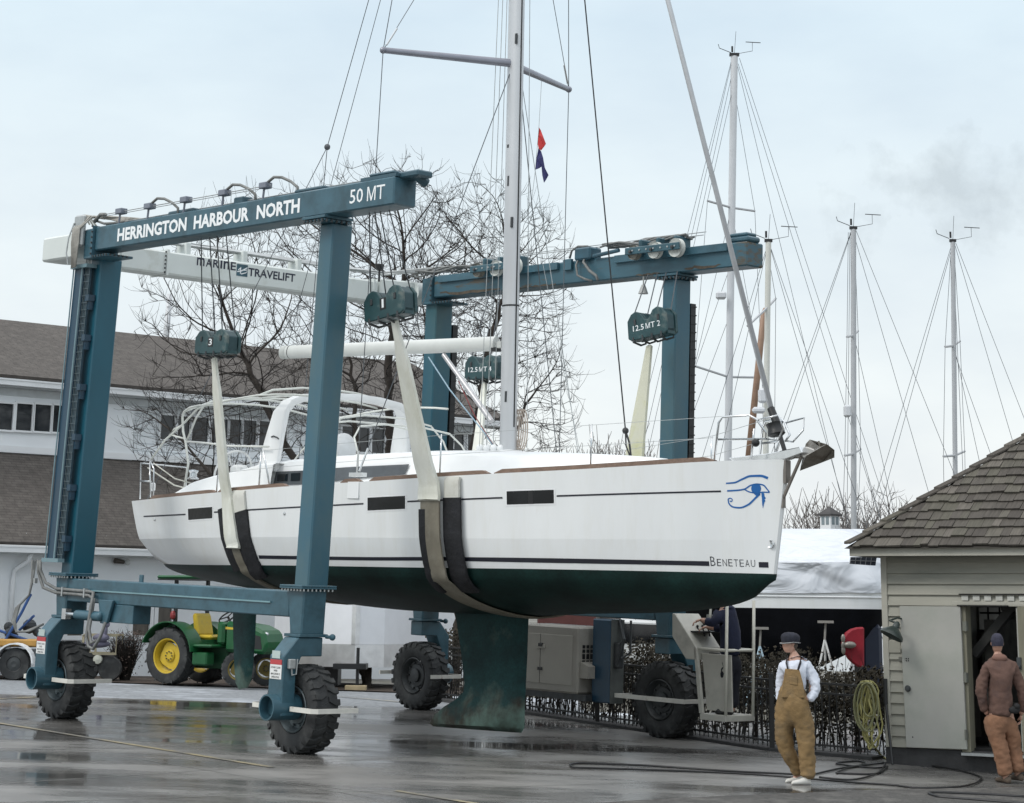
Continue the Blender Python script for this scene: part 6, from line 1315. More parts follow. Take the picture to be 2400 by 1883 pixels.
def boat_stand(px, py, pb, Y, lab, m):
    T = at(px, py, Y); A = at(px-2, py+42, Y); g = gz(T.x, Y)-.1; t = thing('boat_stand', lab, 'boat stand', loc=(T.x, Y, g), group='tripod boat stands'); O = Vector((T.x, Y, g))
    m_ = MB(off=O); m_.path([T, A], .022, 6); m_.cbox(T, (.30, .2, .05)); part('screw_pad', m_, mat('stand_pad', (.25, .24, .22), .7), t)
    for dx, dy in ((-.38, -.2), (.38, -.2), (.05, .35)): m_ = MB(off=O); m_.path([A, (A.x+dx, Y+dy, g)], .022, 6); part('leg', m_, m, t)
boat_stand(1935, 1458, 0, CY_-.35, 'white tripod boat stand beside the red keel', mat('stand_white', (.62, .63, .62), .5)); boat_stand(1783, 1473, 0, CY_-.2, 'pale blue tripod boat stand behind the operator', mat('stand_blue', (.36, .48, .56), .5))
# solar panel clipped to the wrap by the shed eave
a = at(1994, 1306, 33.); b_ = at(2055, 1306, 33.); c = at(2052, 1326, 33.); d = at(1992, 1322, 33.); m_ = MB(); m_.prism([a, b_, c, d], (0, .06, 0)); sol = solo('solar_panel', m_, mat('solar_dark', (.03, .035, .045), .2), 'small dark solar panel under the shed eave', 'solar panel')
m_ = MB()
for k in range(1, 5): p = a.lerp(b_, k/5); q = d.lerp(c, k/5); m_.path([p+Vector((0, -.006, 0)), q+Vector((0, -.006, 0))], .006, 4)
m_.path([a.lerp(d, .5)+Vector((0, -.006, 0)), b_.lerp(c, .5)+Vector((0, -.006, 0))], .006, 4); part('grid_lines', m_, mat('solar_line', (.18, .19, .20), .5), sol)
# boathouse roof with cupola far behind
cl = at(1835, 1240, 82.); crr = at(2120, 1240, 82.); bh = thing('boathouse', 'distant dark-roofed boathouse with a white cupola behind the shrink-wrapped boat', 'building', loc=(cl.x, 82, .5)); O = Vector((cl.x, 82, .5))
m_ = MB(off=O); zt_ = cl.z; m_.prism([(cl.x-6, 80, zt_-1.6), (cl.x-6, 84.5, zt_), (cl.x-6, 89, zt_-1.6)], (crr.x-cl.x+6, 0, 0)); part('roof', m_, mat('far_roof', (.06, .058, .058), .9, var=.2), bh)
m_ = MB(off=O); m_.box((cl.x-5.8, 80.4, .4), (crr.x-.2, 88.6, zt_-1.55)); part('wall', m_, M_bwall, bh)
c0 = at(1923, 1240, 84.5); c1 = at(1968, 1240, 84.5); ct = at(1945, 1206, 84.5).z; cp = at(1945, 1187, 84.5).z
hw = (c1.x-c0.x)/2*.72; cxm = (c0.x+c1.x)/2; m_ = MB(off=O); RZ = Matrix.Translation((cxm, 84.5, 0)) @ Matrix.Rotation(math.radians(40), 4, 'Z'); m_.box((-hw, -hw, zt_-.6), (hw, hw, ct), RZ); cu = part('cupola', m_, M_whitep, bh)
m_ = MB(off=O); e = hw*1.28; m_.add([(-e, -e, ct), (e, -e, ct), (e, e, ct), (-e, e, ct), (0, 0, cp), (-e, -e, ct-.06), (e, -e, ct-.06), (e, e, ct-.06), (-e, e, ct-.06)], [(0, 1, 4), (1, 2, 4), (2, 3, 4), (3, 0, 4), (0, 5, 6, 1), (1, 6, 7, 2), (2, 7, 8, 3), (3, 8, 5, 0), (8, 7, 6, 5)], RZ); part('cupola_roof', m_, mat('far_roof', ()), cu)
for rot in (0, 90, 180, 270):
    for sx in (-1, 1):
        R3 = RZ @ Matrix.Rotation(math.radians(rot), 4, 'Z'); m_ = MB(off=O); h = ct-zt_; m_.box((sx*hw*.42-hw*.28, -hw-.012, zt_+h*.40), (sx*hw*.42+hw*.28, -hw-.002, ct-h*.14), R3); part('cupola_window', m_, mat('far_pane', (.20, .25, .27), .2), cu)
# ------------------------------------------------------------------ iron fence, hedge and snow patches behind it
FB = [ongz(*p) for p in ((1005, 1638), (1030, 1642), (1200, 1668), (1400, 1698), (1620, 1731), (1810, 1760), (2052, 1781))]
fence = thing('iron_fence', 'low black iron picket fence along the far edge of the pad', 'fence', loc=FB[0]); FO = FB[0]
M_iron = mat('black_iron', (.012, .012, .012), .5, var=.3)
fr_ = MB(off=FO); pk = MB(off=FO); ps = MB(off=FO); tot = 0; seg = list(zip(FB, FB[1:]))
for a, b_ in seg:
    L = (b_-a).length; n = max(1, int(L/.115)); ax = (b_-a).normalized(); sx = Vector((ax.x, ax.y, 0)).normalized()
    for h in (.14, .88, 1.02): fr_.path([a+Vector((0, 0, h)), b_+Vector((0, 0, h))], .020, 4)
    for i in range(n): p = a.lerp(b_, i/n); pk.box((p.x-.008, p.y-.008, p.z+.06), (p.x+.008, p.y+.008, p.z+1.02))
    for i in range(max(1, round(L/2.2))): p = a.lerp(b_, i/max(1, round(L/2.2))); ps.mark(); ps.box((p.x-.035, p.y-.035, p.z-.05), (p.x+.035, p.y+.035, p.z+1.12))
part('fence_rail', fr_, M_iron, fence); part('picket_lattice', pk, M_iron, fence); part('post', ps, M_iron, fence)
m_ = MB()
for a, b_ in seg: n = Vector((b_.y-a.y, a.x-b_.x, 0)).normalized(); m_.hexa([a+n*.12-Vector((0, 0, .1)), b_+n*.12-Vector((0, 0, .1)), b_-n*.3-Vector((0, 0, .1)), a-n*.3-Vector((0, 0, .1)), a+n*.12+Vector((0, 0, .045)), b_+n*.12+Vector((0, 0, .045)), b_-n*.3+Vector((0, 0, .045)), a-n*.3+Vector((0, 0, .045))])
structure('kerb', m_, M_concrete2)
FD = (FB[-1]-FB[3]).normalized(); FN = Vector((-FD.y, FD.x, 0)).normalized()
if FN.y < 0: FN = -FN
def patch(name, pts, m): mb = MB(); mb.add([(p.x, p.y, gz(p.x, p.y)-.01) for p in pts], [tuple(range(len(pts)))]); return structure(name, mb, m)
for k, (t0, t1, o0, o1) in enumerate(((.2, 2.2, 1.6, 2.5), (5.0, 7.2, 1.8, 2.7), (9.8, 12.6, 1.6, 2.6))):
    R = random.Random(k); pts = []
    for a in np.linspace(0, 2*math.pi, 19)[:-1]: r = R.uniform(.8, 1.1); pts.append(FB[3] + FD*((t0+t1)/2-3+(t1-t0)/2*math.cos(a)*r) + FN*((o0+o1)/2+(o1-o0)/2*math.sin(a)*r))
    patch('snow_patch', pts, M_snow)
pts = [ongz(*p) + Vector((0, 1.2, 0)) for p in ((1010, 1628), (1190, 1650), (1180, 1636), (1010, 1618))]; patch('snow_patch', pts, M_snow)
M_leaf = mat('dull_evergreen_leaf', (.014, .017, .010), .75, var=.5, vscale=1.6, col2=(.055, .045, .030), spec=.2)
def hedge_bush(c, r, h, n, seed, mleaf, name='hedge_bush', lab='', cat='bush', group=None, leaf=.045, tw=18):
    R = random.Random(seed); c = Vector(c); t = thing(name, lab, cat, loc=c, group=group); st = MB(off=c); lf = MB(off=c)
    for k in range(tw):
        a = R.uniform(0, 6.28); q = c + Vector((math.cos(a)*r*.25*R.random(), math.sin(a)*r*.25*R.random(), 0)); e = c + Vector((math.cos(a)*r*R.uniform(.2, .95), math.sin(a)*r*R.uniform(.2, .95), h*R.uniform(.6, 1.0)))
        mid = q.lerp(e, .5)+Vector((R.uniform(-.1, .1), R.uniform(-.1, .1), .05)); st.path([q, mid, e], [.014, .010, .004], 3, cap=False)
        for j in range(4): p = mid.lerp(e, R.random()); st.path([p, p+Vector((R.uniform(-.2, .2), R.uniform(-.2, .2), R.uniform(.05, .25)))], [.005, .002], 3, cap=False)
    for k in range(n):
        a = R.uniform(0, 6.28); rr = r*math.sqrt(R.random())*R.uniform(.85, 1.08); z = h*(R.random()**.7); rr *= (1-.35*abs(z/h-.55)); p = c + Vector((math.cos(a)*rr, math.sin(a)*rr, .1+z)); s = leaf*R.uniform(.6, 1.4)
        d = Vector((R.uniform(-1, 1), R.uniform(-1, 1), R.uniform(-.6, .8))).normalized(); e = d.orthogonal().normalized()*s*.45; lf.add([p, p+d*s*.5+e, p+d*s, p+d*s*.5-e], [(0, 1, 2, 3)])
    part('stems', st, M_twig, t); part('foliage', lf, mleaf, t); return t
hedge_ = thing('hedge', 'scruffy clipped evergreen hedge just behind the iron fence', 'hedge', loc=FB[3]+FN*.9)
st = MB(off=FB[3]+FN*.9); lf = MB(off=FB[3]+FN*.9); R = random.Random(9); Lh = (FB[-1]-FB[3]).length
for k in range(32000):
    s = R.uniform(-4.2, Lh*.93); o = R.gauss(.95, .30); z = 1.20*(R.random()**.55)*(1+.13*math.sin(s*2.3)+.10*math.sin(s*5.1+1)+.05*math.sin(s*11)); dens = .5+.5*mnoise.noise(Vector((s*.9, o, z*1.6)))
    if R.random() > .55+.9*dens or (z < .45 and R.random() < .35): continue
    p = FB[3] + FD*s + FN*o; p.z = gz(p.x, p.y)+z; d = Vector((R.uniform(-1, 1), R.uniform(-1, 1), R.uniform(-.6, .9))).normalized(); w = R.uniform(.022, .075); e = d.orthogonal().normalized()*w*.42; lf.add([p, p+d*w*.5+e, p+d*w, p+d*w*.5-e], [(0, 1, 2, 3)])
for k in range(300):
    s = R.uniform(-4.2, Lh*.93); o = R.gauss(.95, .2); p = FB[3]+FD*s+FN*o; p.z = gz(p.x, p.y); st.path([p, p+Vector((R.uniform(-.15, .15), R.uniform(-.1, .1), .6)), p+Vector((R.uniform(-.35, .35), R.uniform(-.2, .2), R.uniform(.9, 1.45)))], [.012, .009, .003], 3, cap=False)
part('foliage', lf, M_leaf, hedge_); part('stems', st, M_twig, hedge_)
hedge_bush(gpt(1056, 43.2), .55, 1.25, 900, 31, M_leaf, lab='leafy bush behind the fence next to the far back wheel', leaf=.07)
b_ = gpt(298, 47.6); hedge_bush(b_, .42, .95, 700, 32, mat('dry_brown_leaf', (.085, .06, .05), .8, var=.4), name='brown_shrub', lab='round leafless brown shrub under the curtained window', leaf=.03, tw=150)
# ------------------------------------------------------------------ white pickup glimpsed beyond the fence
a = at(1465, 1500, 50.); t = thing('pickup_truck', 'white pickup truck glimpsed behind the hedge below the hull', 'pickup truck', loc=(a.x+.2, 50, gz(a.x, 50))); O = Vector((a.x+.2, 50, gz(a.x, 50)))
def tp(x, y, z): return Vector((O.x+x, O.y+y, O.z+z))
m_ = MB(off=O); m_.prism([tp(-2.4, -.9, .45), tp(2.6, -.9, .45), tp(2.6, -.9, .95), tp(1.5, -.9, 1.05), tp(.95, -.9, 1.6), tp(-.6, -.9, 1.65), tp(-.8, -.9, 1.1), tp(-2.4, -.9, 1.1)], (0, 1.8, 0)); part('body', m_, M_gel, t, bevel=.05)
m_ = MB(off=O); m_.prism([tp(-.5, -.91, 1.12), tp(1.25, -.91, 1.12), tp(.85, -.91, 1.52), tp(-.45, -.91, 1.56)], (0, .005, 0)); part('side_window', m_, M_glass, t)
for x in (-1.5, 1.6): m_ = MB(off=O); m_.lathe([(0, -.12), (.2, -.12), (.36, -.1), (.36, .1), (0, .1)], tp(x, -.82, .36), (0, 1, 0), 20); part('wheel', m_, M_rubber, t)
m_ = MB(off=O); m_.box(tp(-2.2, -.7, 1.12), tp(-.9, .7, 1.75)); part('cargo', m_, mat('rust_cargo', (.11, .035, .03), .7), t)
# ------------------------------------------------------------------ compact tractor
TY = 46.; TG = at(399, 1604, TY); TG.z = gz(TG.x, TY); TF = Vector((.85, -.53, 0)).normalized(); TS = Vector((TF.y, -TF.x, 0)); TS = TS if TS.y < 0 else -TS   # forward, near side
TM = Matrix(((TF.x, -TS.x, 0, TG.x), (TF.y, -TS.y, 0, TG.y), (0, 0, 1, TG.z), (0, 0, 0, 1)))      # local: x forward, y away from the camera
tr = thing('tractor', 'green compact tractor with yellow wheel rims parked before the white building', 'tractor', TM)
M_grn = mat('tractor_green', (.008, .088, .028), .34, var=.15, dirt=(.030, .07, .035), dscale=3); M_yel = mat('tractor_yellow', (.56, .40, .03), .45, var=.12, dirt=(.33, .25, .07), dscale=3, dlo=.55, dhi=.75)
def ag_tyre(c, R_, w, nl, lug, rim):
    t_ = MB(); t_.lathe([(R_*.58, -w*.40), (R_*.62, -w*.5), (R_*.82, -w*.53), (R_*.93, -w*.45), (R_*.95, 0), (R_*.93, w*.45), (R_*.82, w*.53), (R_*.62, w*.5), (R_*.58, w*.40)], c, (0, 1, 0), 40)
    for k in range(nl):
        for s in (-1, 1):
            a = 2*math.pi*(k+(.5 if s > 0 else 0))/nl; q = lambda aa, f, rr: (c[0]+math.cos(aa)*rr, c[1]+s*w*f, c[2]+math.sin(aa)*rr); da = .62*2*math.pi/nl
            A = [q(a, .52, R_*.86), q(a+.07, .52, R_*.86), q(a-da+.06, .02, R_*.95), q(a-da, .02, R_*.95)]; B = [q(a+.005, .54, R_*.97), q(a+.055, .54, R_*.97), q(a-da+.05, .0, R_*1.0), q(a-da+.01, .0, R_*1.0)]; t_.add(A+B, [(4, 5, 6, 7)]+[(i, (i+1) % 4, 4+(i+1) % 4, 4+i) for i in range(4)])
    wh = part('wheel', t_, M_rubber, tr, smooth=30); m_ = MB()
    m_.lathe([(R_*.60, -w*.42), (R_*.62, -w*.46), (R_*.56, -w*.44), (R_*.52, -w*.15), (R_*.50, w*.3), (R_*.62, w*.46)], c, (0, 1, 0), 36); part('rim', m_, rim, wh, smooth=40)
    m_ = MB(); pts = []
    for k in range(16): a = 2*math.pi*k/16+.3; rr = R_*(.49 if k % 4 in (0, ) else .40 if k % 4 == 2 else .44); pts.append((c[0]+math.cos(a)*rr, c[1]-w*.12, c[2]+math.sin(a)*rr))
    m_.prism(pts, (0, .02, 0)); m_.lathe([(R_*.22, -w*.16), (R_*.18, -w*.22), (0, -w*.22)], c, (0, 1, 0), 20); part('wheel_disc', m_, rim, wh)
    m_ = MB(); bolts(m_, [(c[0]+R_*.14*math.cos(a), c[1]-w*.20, c[2]+R_*.14*math.sin(a)) for a in np.linspace(0, 6.28, 9)[:-1]], (0, -1, 0), .014, .03); part('bolt', m_, M_darksteel, wh); return wh
RR_ = .595
ag_tyre((0, 0, RR_), RR_, .36, 15, .04, M_yel); ag_tyre((0, 1.12, RR_), RR_, .36, 15, .04, M_yel)
for y in (.10, 1.02):
    wh = ag_tyre((1.72, y, .36), .36, .22, 12, .02, mat('front_rim', (.20, .15, .03), .5)); wh.matrix_local = Matrix.Translation((1.72, y, .36)) @ Matrix.Rotation(math.radians(38), 4, 'Z') @ Matrix.Translation((-1.72, -y, -.36))
def tbox(name, a, b, m, bev=.03, smooth=False): q = MB(); q.bbox(a, b, bev); return part(name, q, m, tr, smooth)
for y0, s in ((-.22, 1), (1.34, -1)):
    q = MB(); rows = []
    for a in np.linspace(math.radians(158), math.radians(8), 16): r = .70; rows.append([(math.cos(a)*r, y0, RR_+math.sin(a)*r-.0), (math.cos(a)*r, y0+s*.42, RR_+math.sin(a)*r), (math.cos(a)*(r-.02), y0+s*.42, RR_+math.sin(a)*(r-.02)), (math.cos(a)*(r-.02), y0, RR_+math.sin(a)*(r-.02))])
    q.grid(rows, True)
    side = [(math.cos(a)*.69, y0+s*.40, RR_+math.sin(a)*.69) for a in np.linspace(math.radians(150), math.radians(8), 14)]; q.prism(side, (0, s*.02, 0)); part('fender', q, M_grn, tr, smooth=30)
tbox('transmission', (-.1, .36, .35), (1.2, .78, .80), mat('tractor_dark_green', (.008, .05, .02), .5)); tbox('step_box', (.62, -.10, .42), (1.02, .18, .68), M_grn); tbox('floor', (.55, -.12, .78), (1.15, 1.26, .84), M_grn); tbox('dash', (1.02, .18, .84), (1.22, .96, 1.30), M_grn, .05)
q = MB(); q.prism([(1.2, .24, .70), (2.25, .24, .66), (2.32, .24, .85), (2.22, .24, 1.12), (1.9, .24, 1.24), (1.2, .24, 1.32)], (0, .66, 0)); part('hood', q, M_grn, tr, bevel=.06)
q = MB(); q.prism([(1.7, .235, .78), (2.2, .235, .76), (2.15, .235, 1.02), (1.66, .235, 1.10)], (0, .004, 0)); part('side_grille', q, M_black, tr); q = MB(); q.prism([(1.22, .236, 1.20), (1.95, .236, 1.16), (2.0, .236, 1.13), (1.22, .236, 1.15)], (0, .004, 0)); part('hood_stripe', q, M_yel, tr); q = MB(); q.ball((2.2, .36, 1.06), .07, 10, 8, (.8, .8, .7)); part('headlight', q, M_steel, tr, smooth=True)
q = MB(); q.bbox((.28, .33, .93), (.78, .83, 1.03), .04); part('seat', q, M_yel, tr); q = MB(); q.prism([(.30, .33, 1.0), (.22, .33, 1.42), (.27, .33, 1.48), (.34, .33, 1.44), (.44, .33, 1.02)], (0, .5, 0)); part('backrest', q, M_yel, tr, bevel=.03)
q = MB(); c = Vector((1.0, .57, 1.40)); ax = Vector((-.6, 0, .8)); e1 = Vector((.8, 0, .6)); q.path([c+e1*.2*math.cos(a)+Vector((0, .2*math.sin(a), 0)) for a in np.linspace(0, 6.283, 25)], .016, 6, cap=False); q.tube(c, c-ax*.2, .025)
for a in (0, 2.1, 4.2): q.tube(c, c+e1*.2*math.cos(a)+Vector((0, .2*math.sin(a), 0)), .012)
part('steering_wheel', q, M_black, tr, smooth=True)
q = MB(); q.mark(); q.path([(.02, .05, .9), (.0, .05, 2.15)], .045, 4); q.mark(); q.path([(.02, 1.08, .9), (.0, 1.08, 2.15)], .045, 4); part('roll_bar_post', q, M_black, tr); q = MB(); q.ball((.0, -.02, 1.42), .06, 8, 6, (1, 1, 1.6)); part('tail_lamp', q, mat('tail_red', (.25, .03, .03), .4), tr)
q = MB(); q.bbox((-.42, -.12, 2.17), (1.05, 1.25, 2.24), .03); part('canopy', q, M_grn, tr); q = MB(); q.box((-.40, -.10, 2.14), (1.03, 1.23, 2.168)); part('canopy_lining', q, M_black, tr)
tbox('drawbar', (-.75, .45, .30), (-.1, .68, .38), M_darksteel); q = MB(); q.path([(-.55, .3, .75), (-.75, .3, .35)], .03, 6); q.mark(); q.path([(-.55, .82, .75), (-.75, .82, .35)], .03, 6); part('lower_link', q, M_darksteel, tr)
# ------------------------------------------------------------------ white box trailer with bright metal apron
Y0 = 47.2; c0 = at(831, 1565, Y0); cg = gz(c0.x, Y0); tlab = thing('box_trailer', 'white cargo trailer with shiny metal lower panels behind the near front wheel', 'trailer', loc=(c0.x, Y0, cg)); O = Vector((c0.x, Y0, cg))
L_ = at(690, 1565, Y0+.75); R_ = at(899, 1566, Y0+.35); L2 = at(640, 1565, Y0+3.6); R2_ = R_+Vector((1.6, 3.4, 0)); zb0 = c0.z; zb1 = at(831, 1511, Y0).z; ztop = zb0+2.3
L_.z = R_.z = L2.z = R2_.z = c0.z
pl = [c0, R_, R2_, L2, L_]
def ring(z, pl): return [Vector((p.x, p.y, z)) for p in pl]
q = MB(off=O); q.prism(ring(zb1, pl), (0, 0, ztop-zb1)); part('box', q, mat('trailer_white', (.80, .82, .85), .35, var=.03), tlab)
q = MB(off=O); q.prism([p for p in ring(zb0, pl)], (0, 0, zb1-zb0-.002)); part('metal_apron', q, mat('polished_plate', (.74, .75, .76), .32, metal=.55, var=.12, vscale=3, bump=.35, bscale=5), tlab)
q = MB(off=O); dl = (L_-c0).normalized(); dr = (R_-c0).normalized(); oo = Vector((0, -.012, 0)); q.add([c0+dl*.1+oo+Vector((0, 0, zb1-zb0)), c0+oo+Vector((0, 0, zb1-zb0)), c0+dr*.1+oo+Vector((0, 0, zb1-zb0)), c0+dl*.1+oo+Vector((0, 0, 2.2)), c0+oo+Vector((0, 0, 2.2)), c0+dr*.1+oo+Vector((0, 0, 2.2))], [(0, 1, 4, 3), (1, 2, 5, 4)]); part('corner_strip', q, mat('polished_plate', ()), tlab)
q = MB(off=O); q.mark(); q.box((c0.x-.42, Y0-.6, zb0-.02), (c0.x+.28, Y0+.2, zb0+.09)); q.mark(); q.tube((c0.x+.10, Y0-.5, cg+.08), (c0.x+.10, Y0-.5, zb0+.42), .035); q.mark(); q.box((c0.x-1.6, Y0+.6, cg+.05), (c0.x-.4, Y0+1.6, zb0)); part('tongue_and_jack', q, M_black, tlab)
q = MB(off=O); q.bbox((c0.x-.15, Y0-.65, cg), (c0.x+.30, Y0-.35, cg+.10), .01); part('wood_block', q, mat('pale_timber', (.38, .31, .19), .8, var=.2), tlab)
# ------------------------------------------------------------------ utility trailer and cart by the left edge
uy = 46.5; a = at(46, 1572, uy); ug = gz(a.x, uy); ut = thing('utility_trailer', 'small open trailer with an orange bed and blue rack by the picture edge', 'trailer', loc=(a.x, uy, ug)); O = Vector((a.x, uy, ug))
q = MB(off=O); q.lathe([(0, -.08), (.14, -.08), (.16, -.1), (.31, -.09), (.33, -.03), (.33, .06), (.0, .06)], (a.x, uy-.5, ug+.32), (0, 1, 0), 26); wh = part('wheel', q, M_rubber, ut, smooth=40); q = MB(off=O); q.lathe([(0, -.09), (.06, -.10), (.14, -.085)], (a.x, uy-.5, ug+.32), (0, 1, 0), 16); part('rim', q, M_rimk, wh)
q = MB(off=O); rows = []
for t_ in np.linspace(0, math.pi, 13): rows.append([(a.x+.41*math.cos(t_), uy-.68, ug+.34+.41*math.sin(t_)), (a.x+.41*math.cos(t_), uy-.34, ug+.34+.41*math.sin(t_))])
q.grid(rows); f_ = part('fender', q, M_whitep, ut); f_.modifiers.new('solid', 'SOLIDIFY').thickness = .03
q = MB(off=O); q.box((a.x-2.2, uy-.35, ug+.45), (a.x+.55, uy+.9, ug+.60)); part('bed', q, M_darksteel, ut); q = MB(off=O); q.bbox((a.x-.9, uy-.3, ug+.66), (a.x+.40, uy+.4, ug+.82), .03); part('orange_box', q, mat('orange_yellow', (.42, .23, .05), .5, var=.2), ut)
q = MB(off=O); q.path([(a.x-.35, uy-.2, ug+.7), (a.x+.0, uy-.2, ug+1.35), (a.x+.18, uy-.2, ug+1.75)], .03, 6); q.mark(); q.path([(a.x-.1, uy+.2, ug+1.0), (a.x+.25, uy-.1, ug+1.3)], .03, 6); q.mark(); q.path([(a.x-.5, uy-.1, ug+1.0), (a.x+.3, uy-.1, ug+.75)], .03, 6); part('blue_rack_tube', q, mat('rack_blue', (.02, .07, .22), .4), ut)
q = MB(off=O)
for k in range(9): R = random.Random(k); q.ball((a.x+R.uniform(-.5, .45), uy+R.uniform(-.1, .4), ug+R.uniform(.8, 1.15)), R.uniform(.08, .16), 8, 6)
part('bundled_gear', q, mat('dark_gear', (.03, .035, .04), .8, var=.5), ut)
c = at(229, 1531, 46.8); cg_ = gz(c.x, 46.8); ct_ = thing('yard_cart', 'tan framed yard cart carrying a purple bundle beside the brown shrub', 'cart', loc=(c.x, 46.8, cg_)); O = Vector((c.x, 46.8, cg_))
a = at(196, 1489, 46.8); b_ = at(271, 1533, 46.8); q = MB(off=O)
for y in (46.8, 47.6):
    q.path([(a.x, y, a.z), (b_.x, y, a.z), (b_.x, y, b_.z), (a.x, y, b_.z), (a.x, y, a.z)], .038, 4)
    q.path([(a.x+.12, y, a.z), (a.x+.12, y, b_.z)], .03, 4)
part('frame', q, mat('cart_tan', (.34, .30, .20), .6, var=.1), ct_)
q = MB(off=O); q.bbox((a.x+.02, 46.85, b_.z-.36), (b_.x-.02, 47.9, b_.z-.03), .05); part('body', q, M_black, ct_)
for x in (a.x+.1, b_.x-.12): q = MB(off=O); q.lathe([(0, -.08), (.24, -.08), (.26, 0), (.24, .08), (0, .08)], (x, 46.9, cg_+.26), (0, 1, 0), 20); part('wheel', q, M_rubber, ct_)
q = MB(off=O); h = at(229, 1546, 46.78); q.lathe([(0, -.05), (.09, -.03), (.10, 0), (.10, .05)], h, (0, 1, 0), 18); part('lamp', q, mat('lamp_cream', (.52, .53, .46), .3), ct_)
pb_ = MB(); p = at(237, 1495, 46.7); pb_.ball(p, .13, 12, 8, (1.4, 1, .7)); pb_.ball(p+Vector((.08, 0, .14)), .09, 10, 8, (.6, .7, 1.5)); pb_.ball(p+Vector((.10, 0, .28)), .075, 10, 8); pb_.ball(p+Vector((-.1, .1, -.13)), .17, 10, 8, (1.7, 1, .5)); solo('purple_bundle', pb_, mat('lilac_cloth', (.15, .145, .20), .8, var=.4), 'lumpy lilac bundle standing on the tan yard cart', 'bundle', smooth=True)

m_ = MB(); m_.path([at(383, 860, 120), at(398, 690, 120)], .17, 8); m_.path([at(391, 720, 119.8), at(408, 712, 119.8)], .03, 4); solo('sailboat_mast', m_, M_mastw, 'faint pale mast standing beyond the roof of the white building', 'mast', smooth=True)
# ------------------------------------------------------------------ shake-roofed wash-down shed on the right
SD = -horiz(-6500, 1430); SN = Vector((SD.y, -SD.x, 0))
if SN.y > 0: SN = -SN                                   # SD along the wall (right, nearer), SN out of the wall
SP = ongz(2080, 1790); SM = Matrix(((SD.x, SN.x, 0, SP.x), (SD.y, SN.y, 0, SP.y), (0, 0, 1, SP.z), (0, 0, 0, 1))); SI = SM.inverted()
def sh(px, py, off=0.): return SI @ onplane(px, py, SP + SN*off, SN)     # (along, out, up)
shed = thing('shed', 'beige clapboard shed with weathered shake roof and its door swung open', 'shed', SM)
M_clap = mat('beige_clapboard', (.335, .328, .278), .65, var=.10, vscale=1.2, dirt=(.25, .255, .22), dscale=1.1, dlo=.5, dhi=.72, stretch=(.5, 1, 3), bump=.1, bscale=30)
M_trim = mat('beige_trim', (.41, .40, .345), .6, var=.08, vscale=2.5)
M_door = mat('grey_green_door', (.37, .37, .34), .55, var=.06, vscale=1.6, dirt=(.32, .335, .295), dscale=.9, dlo=.45, dhi=.65)
zf = sh(2069, 1305, .0).z; zbt = sh(2110, 1752, .0).z; XR = 5.2
d0, d1 = sh(2262, 1440).x, sh(2386, 1440).x            # door opening
dtop = sh(2262, 1418).z; dbot = sh(2290, 1762).z; d0b = sh(2272, 1700).x
d0 = (d0+d0b)/2+.02
# clapboards
m_ = MB(); zz = zbt; rowh = (sh(2080, 1384).z - sh(2080, 1359).z)*-1
rowh = abs(sh(2080, 1384).z - sh(2080, 1359).z)
while zz < zf-.02:
    z1 = min(zz+rowh, zf)
    for x0, x1 in ((.09, d0-.14), (d1+.14, XR)) if z1 <= dtop+.05 else ((.09, XR),):
        m_.add([(x0, .036, zz+.004), (x1, .036, zz+.004), (x1, -.02, zz), (x0, -.02, zz), (x0, .0, z1+.008), (x1, .0, z1+.008), (x1, -.02, z1+.008), (x0, -.02, z1+.008)], [(3, 2, 1, 0), (4, 5, 6, 7), (0, 1, 5, 4), (1, 2, 6, 5), (2, 3, 7, 6), (3, 0, 4, 7)])
    zz += rowh
part('clapboard_siding', m_, M_clap, shed)
m_ = MB(); m_.box((0, -.12, zbt), (.09, .045, zf)); part('corner_board', m_, M_trim, shed, bevel=.004)
m_ = MB(); m_.box((.0, -.10, zbt), (d0-.13, -.022, zf)); m_.box((d1+.13, -.10, zbt), (XR, -.022, zf)); m_.box((d0-.13, -.10, dtop+.05), (d1+.13, -.022, zf)); m_.box((0, -4.6, zbt), (.08, -.12, zf)); m_.box((XR-.08, -4.6, zbt), (XR, -.12, zf))
WX0, WX1, WZ0, WZ1 = sh(2296, 1475, -3.4).x, sh(2356, 1475, -3.4).x, sh(2320, 1476, -3.4).z, sh(2320, 1424, -3.4).z
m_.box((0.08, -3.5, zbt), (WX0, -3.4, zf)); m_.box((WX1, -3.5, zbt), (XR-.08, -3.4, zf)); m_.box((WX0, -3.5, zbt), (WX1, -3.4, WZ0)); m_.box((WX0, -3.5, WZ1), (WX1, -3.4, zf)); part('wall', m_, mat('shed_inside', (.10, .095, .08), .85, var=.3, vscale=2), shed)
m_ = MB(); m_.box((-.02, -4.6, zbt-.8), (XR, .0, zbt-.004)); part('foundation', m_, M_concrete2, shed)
m_ = MB(); m_.box((d0-.3, -3.3, zbt+.0), (d1+.4, -.1, zbt+.03)); part('inner_floor', m_, M_dark, shed)
